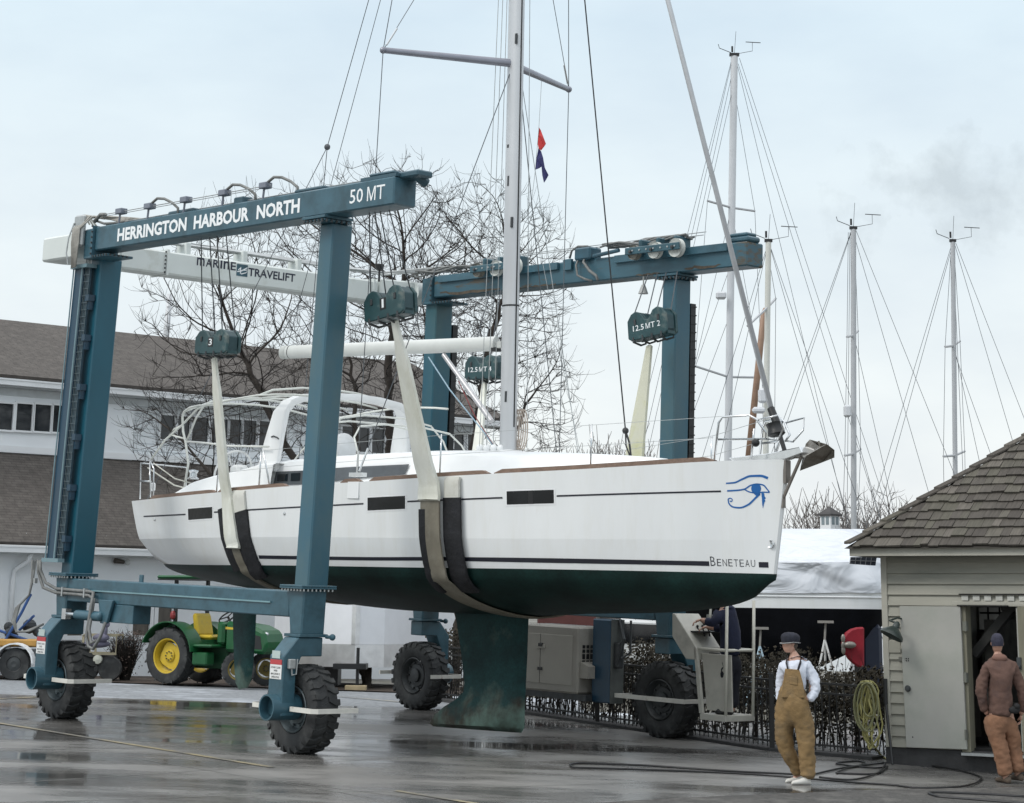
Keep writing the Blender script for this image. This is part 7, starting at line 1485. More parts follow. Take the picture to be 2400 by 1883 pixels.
# door frame, step, header with its torn flashing
m_ = MB(); m_.mark(); m_.box((d0-.13, -.16, zbt-.02), (d0, .03, dtop)); m_.mark(); m_.box((d1, -.16, zbt-.02), (d1+.13, .03, dtop)); part('door_post', m_, mat('raw_post', (.20, .19, .14), .75, var=.2, vscale=3, stretch=(3, 3, .5)), shed, bevel=.005)
m_ = MB(); m_.box((d0-.20, -.10, dtop), (d1+.2, .035, dtop+.05)); part('door_header', m_, M_trim, shed, bevel=.004)
m_ = MB()
for k in range(6): x = d0-.05+.17*k; m_.box((x, .036, dtop+.06), (x+.10, .045, dtop+.13))
part('flashing_tab', m_, mat('flashing_pale', (.48, .48, .44), .6, var=.2), shed)
m_ = MB(); m_.box((d0-.10, .036, dtop-.02), (d1-.12, .10, dtop-.003)); m_.path([(d0-.08, .06, dtop+.145), (d1+.2, .06, dtop+.15)], .012, 4); part('header_rail', m_, M_dark, shed)
m_ = MB(); m_.box((d0-.10, -.16, zbt-.06), (d1+.2, .14, zbt-.024)); part('threshold', m_, M_galv, shed)
# open door lying against the wall
a, b_, c, d = sh(2110, 1421, .05), sh(2252, 1422, .05), sh(2268, 1757, .05), sh(2126, 1752, .05)
m_ = MB(); m_.prism([Vector((p.x, .038, p.z)) for p in (a, b_, c, d)], (0, .045, 0)); dr_ = part('door', m_, M_door, shed, bevel=.005)
m_ = MB(); k = sh(2129, 1614, .08); m_.lathe([(0, .05), (.035, .045), (.045, .025), (.028, .01), (.04, 0)], (k.x, .083, k.z), (0, 1, 0), 16); part('door_knob', m_, M_darksteel, dr_, smooth=40)
m_ = MB()
for py in (1468, 1588, 1722): k = sh(2258, py, .05); m_.mark(); m_.cbox((k.x+.03, .05, k.z), (.07, .05, .13)); m_.tube((k.x+.045, .08, k.z-.07), (k.x+.045, .08, k.z+.07), .016)
part('hinge', m_, mat('old_hinge', (.16, .165, .14), .6), dr_)
m_ = MB()
for px, py in ((2125, 1544), (2130, 1544), (2125, 1549), (2130, 1549), (2140, 1728)): k = sh(px, py, .07); m_.ball((k.x, .084, k.z), .010, 6, 4)
part('screw', m_, M_dark, dr_)
a, b_ = sh(2378, 1425, .05), sh(2385, 1660, .05); m_ = MB(); m_.bbox((a.x, -.04, zbt+.02), (a.x+1.0, .01, dtop-.03), .006); dd = part('door', m_, M_door, shed, label='second door leaf half behind the man in the hoodie'); k = sh(2391, 1555, 0); m_ = MB(); m_.cbox((k.x, .03, k.z), (.06, .05, .16)); m_.ball((k.x, .06, k.z-.05), .03, 8, 6); part('door_latch', m_, M_darksteel, dd)
# inside: window, lining, leaning brace, shelves
m_ = MB(); xm = (WX0*.55+WX1*.45)
for x in (WX0+.12, xm+.12): m_.box((x, -3.455, WZ0), (x+.025, -3.44, WZ1))
m_.box((WX0-.02, -3.45, WZ0-.05), (WX1+.02, -3.38, WZ0)); m_.box((WX0-.02, -3.45, WZ1-.10), (WX1, -3.44, WZ1-.07)); part('window_frame', m_, M_dark, shed)
m_ = MB(); a, b_ = sh(2298, 1482, -3.3), sh(2356, 1560, -3.3); m_.box((a.x, -3.38, b_.z), (b_.x, -3.33, a.z)); part('lining_panel', m_, mat('lining_beige', (.22, .215, .18), .8, var=.15), shed)
m_ = MB(); p, q = sh(2376, 1420, -.3), sh(2284, 1535, -.3); m_.path([p, q], .085, 4); m_.bbox((p.x-.16, -.40, p.z-.08), (p.x+.12, -.2, p.z+.12), .02); part('leaning_brace', m_, mat('brace_dark', (.02, .02, .018), .8), shed)
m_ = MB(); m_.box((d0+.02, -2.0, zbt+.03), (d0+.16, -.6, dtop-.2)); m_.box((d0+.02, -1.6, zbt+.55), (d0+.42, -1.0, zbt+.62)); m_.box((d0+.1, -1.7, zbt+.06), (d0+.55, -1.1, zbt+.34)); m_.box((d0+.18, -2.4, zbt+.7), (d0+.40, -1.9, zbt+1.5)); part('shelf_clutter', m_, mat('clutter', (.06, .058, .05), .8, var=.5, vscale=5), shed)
# gooseneck lamp, cover plate, switch
k = sh(2118, 1452, .05); l = sh(2093, 1478, .35); m_ = MB(); m_.path([(k.x-.0, .02, k.z), (k.x-.05, .16, k.z+.02), (k.x-.12, .27, k.z-.02), (l.x+.06, .33, l.z+.10)], .014, 8); m_.lathe([(.02, 0), (.045, .03), (.05, .09), (.10, .13), (.165, .19), (.175, .23), (.165, .235), (.09, .15), (0, .12)], (l.x+.07, .32, l.z+.12), (-.35, .35, -.9), 24); part('gooseneck_lamp', m_, mat('lamp_green_black', (.035, .05, .045), .4, var=.2), shed, smooth=40)
a, b_ = sh(2081, 1501, .03), sh(2112, 1532, .03); m_ = MB(); m_.bbox((a.x, .012, b_.z), (b_.x, .035, a.z), .012); part('cover_plate', m_, M_clap, shed); a, b_ = sh(2106, 1540, .03), sh(2116, 1550, .03); m_ = MB(); m_.bbox((a.x, .012, b_.z), (b_.x, .04, a.z), .006); part('switch_box', m_, mat('switch_grey', (.17, .17, .15), .6), shed)
# fascia, soffit and roof: front slope and hip with random shakes
OV = .42; xl = sh(1994, 1295, OV).x; fz0, fz1 = sh(1994, 1304, OV).z, sh(1996, 1284, OV).z
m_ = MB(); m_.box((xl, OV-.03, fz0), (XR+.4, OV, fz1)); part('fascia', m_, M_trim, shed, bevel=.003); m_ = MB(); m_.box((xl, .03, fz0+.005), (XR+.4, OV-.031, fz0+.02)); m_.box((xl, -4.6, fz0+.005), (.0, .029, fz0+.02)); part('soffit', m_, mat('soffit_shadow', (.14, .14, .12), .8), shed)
m_ = MB(); m_.box((xl-.02, -4.6, fz0), (xl-.001, OV, fz1)); part('fascia', m_, M_trim, shed)
ex, ey, ez = xl-.07, OV+.07, fz1+.005
# pitch so that the hip runs up to the edge of the photograph
def hip_px(a, p): 
    P = SM @ Vector((ex+a, ey-a, ez+a*p)); c = RMAT @ (np.array(P)-CAMP); return 1200+FPX*c[0]/c[2], PPY-FPX*c[1]/c[2]
best = None
for p in np.arange(.35, 1.3, .01):
    lo, hi = .2, 9.
    for _ in range(40):
        m = (lo+hi)/2
        if hip_px(m, p)[0] < 2400: lo = m
        else: hi = m
    e = abs(hip_px(lo, p)[1]-1026)
    if best is None or e < best[0]: best = (e, p, lo)
PITCH = best[1]; AMAX = min(best[2]+1.0, 4.2)
def shake_mat():
    m, N, L, b = node_mat('cedar_shakes'); b.inputs['Roughness'].default_value = .9
    g = N.new('ShaderNodeNewGeometry'); r = N.new('ShaderNodeValToRGB'); L.new(g.outputs['Random Per Island'], r.inputs[0]); e = r.color_ramp.elements
    e[0].position = 0; e[0].color = (.052, .045, .038, 1); e[1].position = 1; e[1].color = (.108, .096, .082, 1); x = e.new(.5); x.color = (.074, .066, .056, 1); x = e.new(.72); x.color = (.080, .075, .058, 1)
    tc = N.new('ShaderNodeTexCoord'); mp = N.new('ShaderNodeMapping'); mp.inputs['Scale'].default_value = (26, 2, 2); L.new(tc.outputs['Object'], mp.inputs[0]); n = N.new('ShaderNodeTexNoise'); n.inputs['Scale'].default_value = 1.6; n.inputs['Detail'].default_value = 5; L.new(mp.outputs[0], n.inputs['Vector'])
    mx = N.new('ShaderNodeMix'); mx.data_type = 'RGBA'; mx.blend_type = 'OVERLAY'; mx.inputs[0].default_value = .6; L.new(r.outputs[0], mx.inputs[6]); L.new(n.outputs['Fac'], mx.inputs[7]); L.new(mx.outputs[2], b.inputs['Base Color'])
    bp = N.new('ShaderNodeBump'); bp.inputs['Strength'].default_value = .4; bp.inputs['Distance'].default_value = .01; L.new(n.outputs['Fac'], bp.inputs['Height']); L.new(bp.outputs[0], b.inputs['Normal']); return m
M_shake = shake_mat(); R = random.Random(12)
sl_ = math.sqrt(1+PITCH*PITCH); EXPO = .20*1.02; nrm = Vector((0, PITCH, 1)).normalized(); upv = Vector((0, -1, PITCH)).normalized()
m_ = MB(); row = 0; s = 0.
while s/sl_ < AMAX:
    x = ex + s/sl_ - .03; xe = XR+.5
    while x < xe:
        w = R.uniform(.10, .24); x1 = min(x+w-.006, xe); j = R.uniform(-.018, .018); L_ = EXPO*1.12; th = R.uniform(.024, .042); z_up = .004
        def Q(xx, ss, h): p = Vector((xx, ey, ez)) + upv*ss + nrm*h; return p
        sb = s + j; xl0 = max(x, ex + max(0, sb)/sl_); xl1 = max(x, ex + (sb+L_)/sl_)
        if x1 - xl1 > .01:
            tw = R.uniform(-.004, .004); bot = [Q(xl0, sb, .004), Q(x1, sb, .004), Q(x1, sb+L_, -.012), Q(xl1, sb+L_, -.012)]; top = [Q(xl0, sb, th+tw), Q(x1, sb, th-tw), Q(x1, sb+L_, .003), Q(xl1, sb+L_, .003)]; m_.hexa(bot+top)
        x += w
    s += EXPO; row += 1
part('shake_roof', m_, M_shake, shed)
m_ = MB(); q = Vector((ex, ey, ez)); p1 = q + Vector((AMAX, -AMAX, AMAX*PITCH)); p2 = Vector((XR+.5, ey-AMAX, ez+AMAX*PITCH)); p3 = Vector((XR+.5, ey, ez)); dn = Vector((0, 0, -.02)); bk = Vector((ex, ey-2*AMAX, ez)); bk2 = Vector((XR+.5, ey-2*AMAX, ez))
m_.add([q+dn, p3+dn, p2+dn, p1+dn, bk+dn, bk2+dn], [(0, 1, 2, 3), (0, 3, 4), (3, 2, 5, 4)]); part('roof_deck', m_, mat('roof_deck', (.05, .045, .038), .9), shed)
m_ = MB(); a = 0.; 
while a < AMAX: 
    for sx in (-1, 1):
        b0 = q + Vector((a, -a, a*PITCH)); b1 = q + Vector((a+.26, -a-.26, (a+.26)*PITCH)); o = Vector((.10, 0, 0)) if sx > 0 else Vector((0, -.10, 0)); dz = Vector((0, 0, .045)); m_.add([b0+dz, b0+dz+o, b1+o+Vector((0, 0, .02)), b1+Vector((0, 0, .02)), b0+dz+Vector((0, 0, .035)), b0+dz+o+Vector((0, 0, .03)), b1+o+Vector((0, 0, .035)), b1+Vector((0, 0, .045))], [(3, 2, 1, 0), (4, 5, 6, 7), (0, 1, 5, 4), (1, 2, 6, 5), (2, 3, 7, 6), (3, 0, 4, 7)])
    a += .20
part('hip_shingle', m_, M_shake, shed)
# ------------------------------------------------------------------ hoses
def W_(px, py): return ongz(px, py, .02)
M_bh = mat('black_rubber_hose', (.010, .010, .011), .45, var=.2)
def hose(pts, r, name, lab, m, cat='hose', smooth=True, group=None):
    P = [Vector(p) for p in pts]; fx = [pchip(range(len(P)), [p[i] for p in P]) for i in range(3)]; q = MB(); T = np.linspace(0, len(P)-1, len(P)*7); q.path([Vector((fx[0](t), fx[1](t), fx[2](t))) for t in T], r, 6); return solo(name, q, m, lab, cat, smooth=smooth, group=group)
hose([W_(*p) for p in ((1905, 1817), (1700, 1807), (1500, 1794), (1365, 1789), (1336, 1793), (1342, 1799), (1400, 1801), (1560, 1806), (1760, 1815), (1900, 1826), (2010, 1835), (2088, 1840), (2150, 1847), (2240, 1845), (2292, 1833), (2296, 1820), (2250, 1806), (2170, 1793), (2110, 1780))], .0135, 'hose', 'long black hose trailing in flat loops from the shed past the man in overalls', M_bh)
hose([W_(*p) for p in ((1880, 1822), (1960, 1803), (2030, 1790), (2010, 1784), (1960, 1790), (2050, 1800), (2080, 1797), (2040, 1815), (1960, 1812), (1990, 1800), (2075, 1788), (2060, 1810), (1990, 1828), (1920, 1822))], .0135, 'hose', 'tangled black hose heaped before the shed corner', M_bh)
hose([W_(*p) for p in ((2400, 1868), (2300, 1862), (2200, 1858), (2178, 1861), (2195, 1867), (2300, 1876), (2420, 1886))], .02, 'hose', 'black hose loop lying at the bottom right edge of the yard', M_bh)
HP_ = sh(2062, 1600, .10); hx = sh(2035, 1600, .3).x; hz0 = sh(2040, 1600, .3).z; hb0 = sh(2040, 1745, .3).z
hm = [mat('yellow_hose', (.36, .335, .13), .55, var=.2, vscale=9), mat('olive_hose', (.20, .20, .10), .55, var=.2, vscale=9), mat('pale_green_hose', (.38, .42, .28), .5, var=.2)]
m_ = MB(); R = random.Random(4); O = SM @ Vector((hx, .3, hz0)); 
def S_(x, o, z): return SM @ Vector((x, o, z))
for k in range(9):
    w = R.uniform(.04, .13); L0 = R.uniform(.5, 1.08)*(hz0-hb0)*1.12; cx0 = hx+R.uniform(-.06, .05); oo = .20+.025*k
    pts = [S_(cx0 + w*math.sin(t)*(1.0+.45*math.sin(2*t+k)+.2*math.sin(5*t+2*k)), oo+.05*math.sin(3*t+k), hz0+.02 - L0/2 + L0/2*math.cos(t)) for t in np.linspace(0, 2*math.pi, 25)]; m_.path(pts, .013, 6, cap=False)
g0 = sh(2010, 1730, .3); pts = [S_(hx-.05, .3, hz0), S_(hx-.16, .35, hz0-.5), S_(hx-.10, .4, hb0+.25)] + [W_(*p) for p in ((2066, 1772), (2090, 1784), (2118, 1786), (2134, 1775))]; 
fx = [pchip(range(len(pts)), [p[i] for p in pts]) for i in range(3)]; m_.path([Vector((fx[0](t), fx[1](t), fx[2](t))) for t in np.linspace(0, len(pts)-1, 50)], .014, 6)
hs_ = solo('hose_coil', m_, hm[0], 'yellow garden hose coiled on the fence end by the shed corner', 'hose', smooth=True)
m_ = MB()
for k in range(4):
    w = R.uniform(.08, .17); L0 = R.uniform(.5, 1.0)*(hz0-hb0); cx0 = hx+R.uniform(-.04, .08); oo = .42+.02*k
    m_.path([S_(cx0 + w*math.sin(t), oo, hz0+.0 - L0/2 + L0/2*math.cos(t)) for t in np.linspace(0, 2*math.pi, 25)], .012, 6, cap=False)
solo('hose_coil', m_, hm[1], 'olive hose looped over the yellow one at the fence end', 'hose', smooth=True)
m_ = MB(); a = S_(.03, .06, hb0+.55); b_ = W_(2092, 1792); m_.path([a, a.lerp(b_, .5), b_], .02, 6); m_.path([a, a+Vector((0, 0, .35))], .03, 6); solo('spray_lance', m_, M_black, 'black spray lance leaning on the shed corner board', 'spray lance')
# ------------------------------------------------------------------ people
def skin_mesh(verts, edges, radii, root=0, sub=2):
    me = bpy.data.meshes.new('tmp'); me.from_pydata([Vector(v) for v in verts], edges, []); o = bpy.data.objects.new('tmp', me); COL.objects.link(o)
    o.modifiers.new('s', 'SKIN'); d = me.skin_vertices[0].data
    for i, r in enumerate(radii): d[i].radius = r if hasattr(r, '__len__') else (r, r); d[i].use_root = (i == root)
    o.modifiers.new('u', 'SUBSURF').levels = sub
    dg = bpy.context.evaluated_depsgraph_get(); dg.update(); m = bpy.data.meshes.new_from_object(o.evaluated_get(dg)); bpy.data.objects.remove(o); bpy.data.meshes.remove(me)
    for p in m.polygons: p.use_smooth = True
    return m
def fat(c, k): return c[0], c[1], [tuple(x*k for x in r) if hasattr(r, '__len__') else r*k for r in c[2]]
def chain(lists):
    """lists of (point, radius) chains; a chain may start with an int index of an earlier vertex"""
    V = []; E = []; R_ = []
    for ch in lists:
        prev = None
        for it in ch:
            if isinstance(it, int): prev = it; continue
            V.append(it[0]); R_.append(it[1]); 
            if prev is not None: E.append((prev, len(V)-1))
            prev = len(V)-1
    return V, E, R_
M_skin = mat('skin', (.46, .27, .20), .5, var=.10, vscale=14); M_hair = mat('grey_brown_hair', (.09, .07, .055), .8, var=.3, vscale=30)
def wrinkle(mesh, amp, sc, seed):
    for v in mesh.vertices:
        n = mnoise.noise(v.co*sc + Vector((seed, 0, 0)))*.6 + mnoise.noise(Vector((v.co.x*sc*1.7, v.co.y*sc*1.7, v.co.z*sc*3.2)) + Vector((seed, 5, 0)))*.6
        v.co += v.normal*amp*n
    return mesh
def hand(mb_lists, wrist, dirv, palmn, s=1., curl=.5, thumb=1):
    d = Vector(dirv).normalized(); n = Vector(palmn).normalized(); side = d.cross(n).normalized(); w = Vector(wrist); out = [[(w, .026*s), (w+d*.045*s, (.038*s, .018*s)), (w+d*.085*s, (.036*s, .016*s))]]
    fing = []
    for k, (off, L) in enumerate(((-.028, .062), (-.010, .072), (.010, .068), (.027, .052))):
        b = w+d*.088*s+side*off*s; c1 = (d*math.cos(curl)+n*math.sin(curl)); c2 = (d*math.cos(curl*2)+n*math.sin(curl*2)); fing.append([(b, .0095*s), (b+c1*L*.5*s, .0088*s), (b+c1*L*.5*s+c2*L*.5*s, .0075*s)])
    b = w+d*.03*s+side*thumb*-.03*s; t = (d*.7+side*thumb*-.6+n*.4).normalized(); fing.append([(b, .012*s), (b+t*.035*s, .011*s), (b+t*.06*s+d*.01*s, .009*s)])
    return out, fing
def head(t, c, face, up=(0, 0, 1), O=(0, 0, 0), s=1.):
    """head with brow, nose, mouth, chin and ears; c = centre of the head, face = looking direction"""
    f = Vector(face).normalized(); u = Vector(up); u = (u - f*u.dot(f)).normalized(); r = f.cross(u).normalized(); c = Vector(c); mb = MB(off=O); rows = []
    prof = [(-.115, .040, .045, .01), (-.10, .052, .062, .012), (-.075, .060, .076, .008), (-.045, .066, .086, .004), (-.01, .071, .094, 0), (.03, .075, .098, -.004), (.065, .070, .092, -.008), (.095, .050, .066, -.010), (.113, .022, .03, -.010)]
    for z, a, b, sh_ in prof:
        row = []
        for k in range(20):
            th = 2*math.pi*k/20; x = math.cos(th); y = math.sin(th); p = c + (u*z + f*(x*b*s+sh_) + r*(y*a*s))*1.0
            if x > .97:
                bump = {-.10: .006, -.075: .010, -.045: .013, -.01: .022, .03: .005}.get(z, 0); p += f*bump
            if .75 < x < .97 and z in (.03,): p -= f*.006
            row.append(p)
        rows.append(row)
    mb.grid(rows, True); mb.f.append(tuple(range(20))); L = len(mb.v); mb.f.append(tuple(range(L-20, L)))
    for sgn in (-1, 1): mb.ball(c + r*sgn*.074*s - f*.005 - u*.005, .026, 8, 6, (.55, .55, 1.15))
    mb.ball(c + f*.100*s - u*.018, .015, 8, 6, (1, 1, 1.1))
    return mb, f, u, r
def face_bits(t, c, f, u, r, O):
    e = MB(off=O)
    for sgn in (-1, 1): e.ball(c + f*.087 + r*sgn*.032 + u*.018, .009, 8, 6)
    part('eyes', e, mat('eye_dark', (.03, .025, .02), .2), t); m_ = MB(off=O); m_.cbox(c + f*.092 - u*.052, (.034, .012, .008)); part('mouth', m_, mat('lips', (.30, .12, .10), .5), t)
def join_mesh(me, extra):
    """append builder geometry to a mesh (one continuous body mesh per figure)"""
    bm = bmesh.new(); bm.from_mesh(me); vs = [bm.verts.new(p-extra.off) for p in extra.v]
    for f in extra.f:
        try: bm.faces.new([vs[i] for i in f]).smooth = True
        except ValueError: pass
    bm.normal_update(); bm.to_mesh(me); bm.free(); return me
# ---- man in tan bib overalls: body faces left and towards the camera, head turned to the boat
g = ongz(1868, 1838); PXM = FPX/ (np.array([g.x, g.y, g.z+1-CZ])@FW) ; man = thing('person', 'person in tan bib overalls, white sweatshirt and dark cap, hand in pocket, watching the boat', 'person', loc=g)
RX = Vector(RT); RX.z = 0; RX.normalize(); BY = Vector((-RX.y, RX.x, 0))     # picture right, away
def mp(px, py, dep=0.): return RX*((px-1868)/PXM) + BY*dep + Vector((0, 0, (1838-py)/PXM*1.005)) - RX*0
H = lambda lists: chain(lists)
# joints (picture position, depth in m: + is away)
hipL, hipR = mp(1886, 1668, -.03), mp(1846, 1668, .05)
body = chain([[(mp(1866, 1665), (.12, .10)), (mp(1866, 1630), (.13, .11)), (mp(1868, 1595), (.155, .115)), (mp(1870, 1568), (.14, .10)), (mp(1868, 1553), (.055, .055)), (mp(1864, 1538), (.05, .05))],
              [0, (mp(1888, 1690, -.05), .095), (mp(1889, 1752, -.06), .066), (mp(1891, 1815, -.05), .045), (mp(1888, 1831, -.05), .04), (mp(1868, 1834, -.12), .034)],
              [0, (mp(1846, 1690, .06), .095), (mp(1842, 1748, .08), .066), (mp(1872, 1806, .16), .045), (mp(1876, 1822, .20), .04), (mp(1864, 1830, .16), .034)],
              [3, (mp(1894, 1572, -.03), .062), (mp(1909, 1615, -.06), .050), (mp(1904, 1640, -.10), .042), (mp(1888, 1650, -.13), .036)],
              [3, (mp(1844, 1575, .08), .060), (mp(1839, 1618, .13), .048), (mp(1838, 1655, .12), .040), (mp(1840, 1672, .10), .034)]])
bm_ = skin_mesh(*body)
hc = mp(1858, 1523, -.0); fdir = (-RX*.90 - BY*.30 + Vector((0, 0, .05))); hd, hf, hu, hr = head(man, hc, fdir); join_mesh(bm_, hd)
hl, fg = hand([], mp(1882, 1655, -.14), (-.5*RX - .1*BY + Vector((0, 0, -.75))), -BY*.4-RX, 1., .3); V, E, R_ = chain(hl); hm_ = skin_mesh(V, E, R_, 0, 1)
def add_mesh(dst, src):
    bm = bmesh.new(); bm.from_mesh(dst); bm.from_mesh(src); bm.to_mesh(dst); bm.free(); return dst
add_mesh(bm_, hm_)
for ch in fg: V, E, R_ = chain([ch]); add_mesh(bm_, skin_mesh(V, E, R_, 0, 1))
hl, fg = hand([], mp(1839, 1672, .09), (Vector((0, 0, -1)) - RX*.1), RX, 1., .5); V, E, R_ = chain(hl); add_mesh(bm_, skin_mesh(V, E, R_, 0, 1))
for ch in fg: V, E, R_ = chain([ch]); add_mesh(bm_, skin_mesh(V, E, R_, 0, 1))
part('body', bm_, M_skin, man); face_bits(man, hc, hf, hu, hr, (0, 0, 0))
M_duck = mat('tan_duck_canvas', (.235, .152, .066), .9, var=.18, vscale=4, dirt=(.14, .10, .055), dscale=3.0, dlo=.47, dhi=.66, bump=.4, bscale=26)
M_sweat = mat('white_sweatshirt', (.62, .66, .74), .9, var=.05, vscale=5, bump=.35, bscale=16)
sw = chain([[(mp(1868, 1640), (.150, .125)), (mp(1870, 1605), (.165, .130)), (mp(1872, 1580), (.170, .115)), (mp(1871, 1562), (.115, .09)), (mp(1868, 1552), (.062, .062))],
            [2, (mp(1897, 1574, -.03), .082), (mp(1914, 1612, -.06), .070), (mp(1913, 1632, -.08), .064), (mp(1901, 1645, -.12), .052), (mp(1893, 1650, -.135), .044)],
            [2, (mp(1843, 1577, .08), .078), (mp(1838, 1618, .14), .066), (mp(1836, 1645, .13), .055), (mp(1838, 1662, .11), .046)]])
part('sweatshirt', wrinkle(wrinkle(skin_mesh(*fat(sw, 1.12), sub=3), .013, 12, 1), .007, 30, 2), M_sweat, man)
ov = chain([[(mp(1864, 1660, -.01), (.165, .145)), (mp(1861, 1640, -.02), (.150, .142)), (mp(1861, 1622, -.035), (.115, .125)), (mp(1861, 1604, -.05), (.085, .105))],
            [0, (mp(1886, 1694, -.05), .112), (mp(1889, 1725, -.06), .100), (mp(1889, 1755, -.06), .090), (mp(1893, 1790, -.05), .082), (mp(1892, 1815, -.05), .080), (mp(1889, 1826, -.05), .074)],
            [0, (mp(1844, 1694, .06), .112), (mp(1840, 1725, .07), .098), (mp(1843, 1752, .09), .088), (mp(1860, 1785, .13), .076), (mp(1874, 1808, .17), .070), (mp(1878, 1820, .19), .064)]])
ovm = wrinkle(wrinkle(skin_mesh(*fat(ov, 1.30), sub=3), .020, 8, 3), .008, 24, 5); part('overalls', ovm, M_duck, man)
m_ = MB(); bl_ = [mp(1843, 1580, -.150), mp(1874, 1582, -.200), mp(1882, 1612, -.212), mp(1886, 1645, -.215), mp(1832, 1645, -.165), mp(1837, 1612, -.162)]; m_.prism(bl_, (BY*.05)); m_.prism([mp(1849, 1597, -.172), mp(1868, 1599, -.206), mp(1869, 1617, -.210), mp(1850, 1615, -.178)], BY*.012); part('bib', m_, M_duck, man, bevel=.006)
m_ = MB(); m_.path([mp(1848, 1580, -.155), mp(1846, 1566, -.09), mp(1852, 1553, .02)], [.022]*3, 6, ell=(1, .4)); m_.mark(); m_.path([mp(1871, 1582, -.20), mp(1877, 1568, -.165), mp(1884, 1556, -.03)], [.022]*3, 6, ell=(1, .4)); part('strap', m_, mat('black_strap', (.015, .015, .018), .7), man)
m_ = MB(); q = mp(1884, 1652, -.15); m_.prism([mp(1870, 1650, -.16), mp(1893, 1648, -.155), mp(1897, 1670, -.16), mp(1872, 1672, -.17)], BY*.02); part('pocket_flap', m_, M_duck, man, bevel=.008)
m_ = MB(); rows = []
for z, a, b in ((.0, .092, .112), (.03, .102, .124), (.07, .106, .130), (.105, .096, .118), (.128, .066, .080), (.138, .03, .035)):
    rows.append([hc + hu*z + hf*(math.cos(t)*b-.004) + hr*(math.sin(t)*a) for t in np.linspace(0, 2*math.pi, 25)[:-1]])
m_.grid(rows, True); m_.f.append(tuple(range(len(m_.v)-24, len(m_.v)))); part('knit_cap', m_, mat('navy_cap', (.018, .020, .030), .9, var=.4, vscale=20), man, smooth=True)
m_ = MB(); rows = [[hc + hu*(.018-.022*max(0., math.cos(t))) + hf*(math.cos(t)*b) + hr*(math.sin(t)*a) for t in np.linspace(0, 2*math.pi, 25)[:-1]] for a, b in ((.092, .112), (.104, .140 - .0))]; m_.grid(rows, True); o_ = part('cap_brim', m_, mat('cap_grey_edge', (.25, .25, .25), .8, var=.3, vscale=15), man, smooth=True); o_.modifiers.new('s', 'SOLIDIFY').thickness = .012
m_ = MB(); m_.ball(hc + hf*.09 + hu*.085, .022, 8, 6, (1, 1, .7)); part('cap_badge', m_, M_signw, man)
m_ = MB(); m_.ball(hc - hf*.035 - hu*.02, .082, 12, 8, (.85, .85, .75)); part('hair', m_, M_hair, man, smooth=True)
M_shoe = mat('white_shoe', (.58, .57, .53), .6, var=.12)
for px, py, dp, dx in ((1874, 1833, -.10, -1), (1866, 1829, .17, -1)):
    m_ = MB(); c = mp(px, py, dp); rows = []
    for s_, w, h in ((-.12, .028, .03), (-.10, .040, .05), (-.03, .046, .062), (.05, .045, .085), (.11, .040, .09), (.135, .03, .07)):
        q = c + RX*s_*1.0 + BY*(s_*.35); q.z = 0; rows.append([q + BY*w*math.cos(t) + Vector((0, 0, max(0., h*.5+h*.55*math.sin(t)))) for t in np.linspace(0, 2*math.pi, 13)[:-1]])
    m_.grid(rows, True); m_.f.append(tuple(range(12))); m_.f.append(tuple(range(len(m_.v)-12, len(m_.v)))); part('shoe', m_, M_shoe, man, smooth=True)
# ---- man in a rust hoodie seen from behind, walking to the shed
g2 = ongz(2352, 1836); PX2 = FPX/(np.array([g2.x, g2.y, g2.z+1-CZ])@FW); m2 = thing('person', 'person in rust hoodie, orange work trousers and dark beanie, walking away into the shed', 'person', loc=g2)
def np2(px, py, dep=0.): return RX*((px-2352)/PX2) + BY*dep + Vector((0, 0, (1836-py)/PX2*1.005))
b2 = chain([[(np2(2350, 1680), (.12, .10)), (np2(2352, 1640), (.13, .11)), (np2(2354, 1600), (.16, .115)), (np2(2354, 1570), (.14, .095)), (np2(2352, 1552, .02), (.055, .055)), (np2(2352, 1538, .03), (.05, .05))],
            [0, (np2(2335, 1700, -.02), .095), (np2(2350, 1765, -.03), .066), (np2(2356, 1820, -.06), .046), (np2(2356, 1829, -.02), .036), (np2(2352, 1831, .10), .03)],
            [0, (np2(2372, 1700, .02), .095), (np2(2382, 1760, .12), .066), (np2(2388, 1812, .06), .046), (np2(2390, 1823, .10), .036), (np2(2388, 1826, .22), .03)],
            [3, (np2(2325, 1578, 0), .062), (np2(2310, 1625, -.01), .05), (np2(2316, 1668, .02), .04), (np2(2322, 1685, .04), .032)],
            [3, (np2(2384, 1578, 0), .062), (np2(2400, 1625, -.01), .05), (np2(2404, 1668, .03), .04), (np2(2402, 1685, .05), .032)]])
b2m = skin_mesh(*b2); hc2 = np2(2352, 1523, .03); hd, hf, hu, hr = head(m2, hc2, BY*1.0+RX*.05); join_mesh(b2m, hd)
for wr, sd_ in ((np2(2322, 1684, .04), 1), (np2(2402, 1684, .05), -1)):
    hl, fg = hand([], wr, Vector((0, 0, -1))+RX*.15*sd_, RX*sd_, 1., .55, sd_)
    for ch in hl+fg: V, E, R_ = chain([ch]); add_mesh(b2m, skin_mesh(V, E, R_, 0, 1))
part('body', b2m, M_skin, m2); face_bits(m2, hc2, hf, hu, hr, (0, 0, 0))
M_hood = mat('rust_hoodie', (.125, .072, .056), .95, var=.2, vscale=5, dirt=(.085, .055, .05), dscale=3, dlo=.5, dhi=.7, bump=.45, bscale=16)
M_rust = mat('rust_trousers', (.25, .130, .075), .9, var=.25, vscale=4, dirt=(.16, .095, .065), dscale=3, bump=.4, bscale=20)
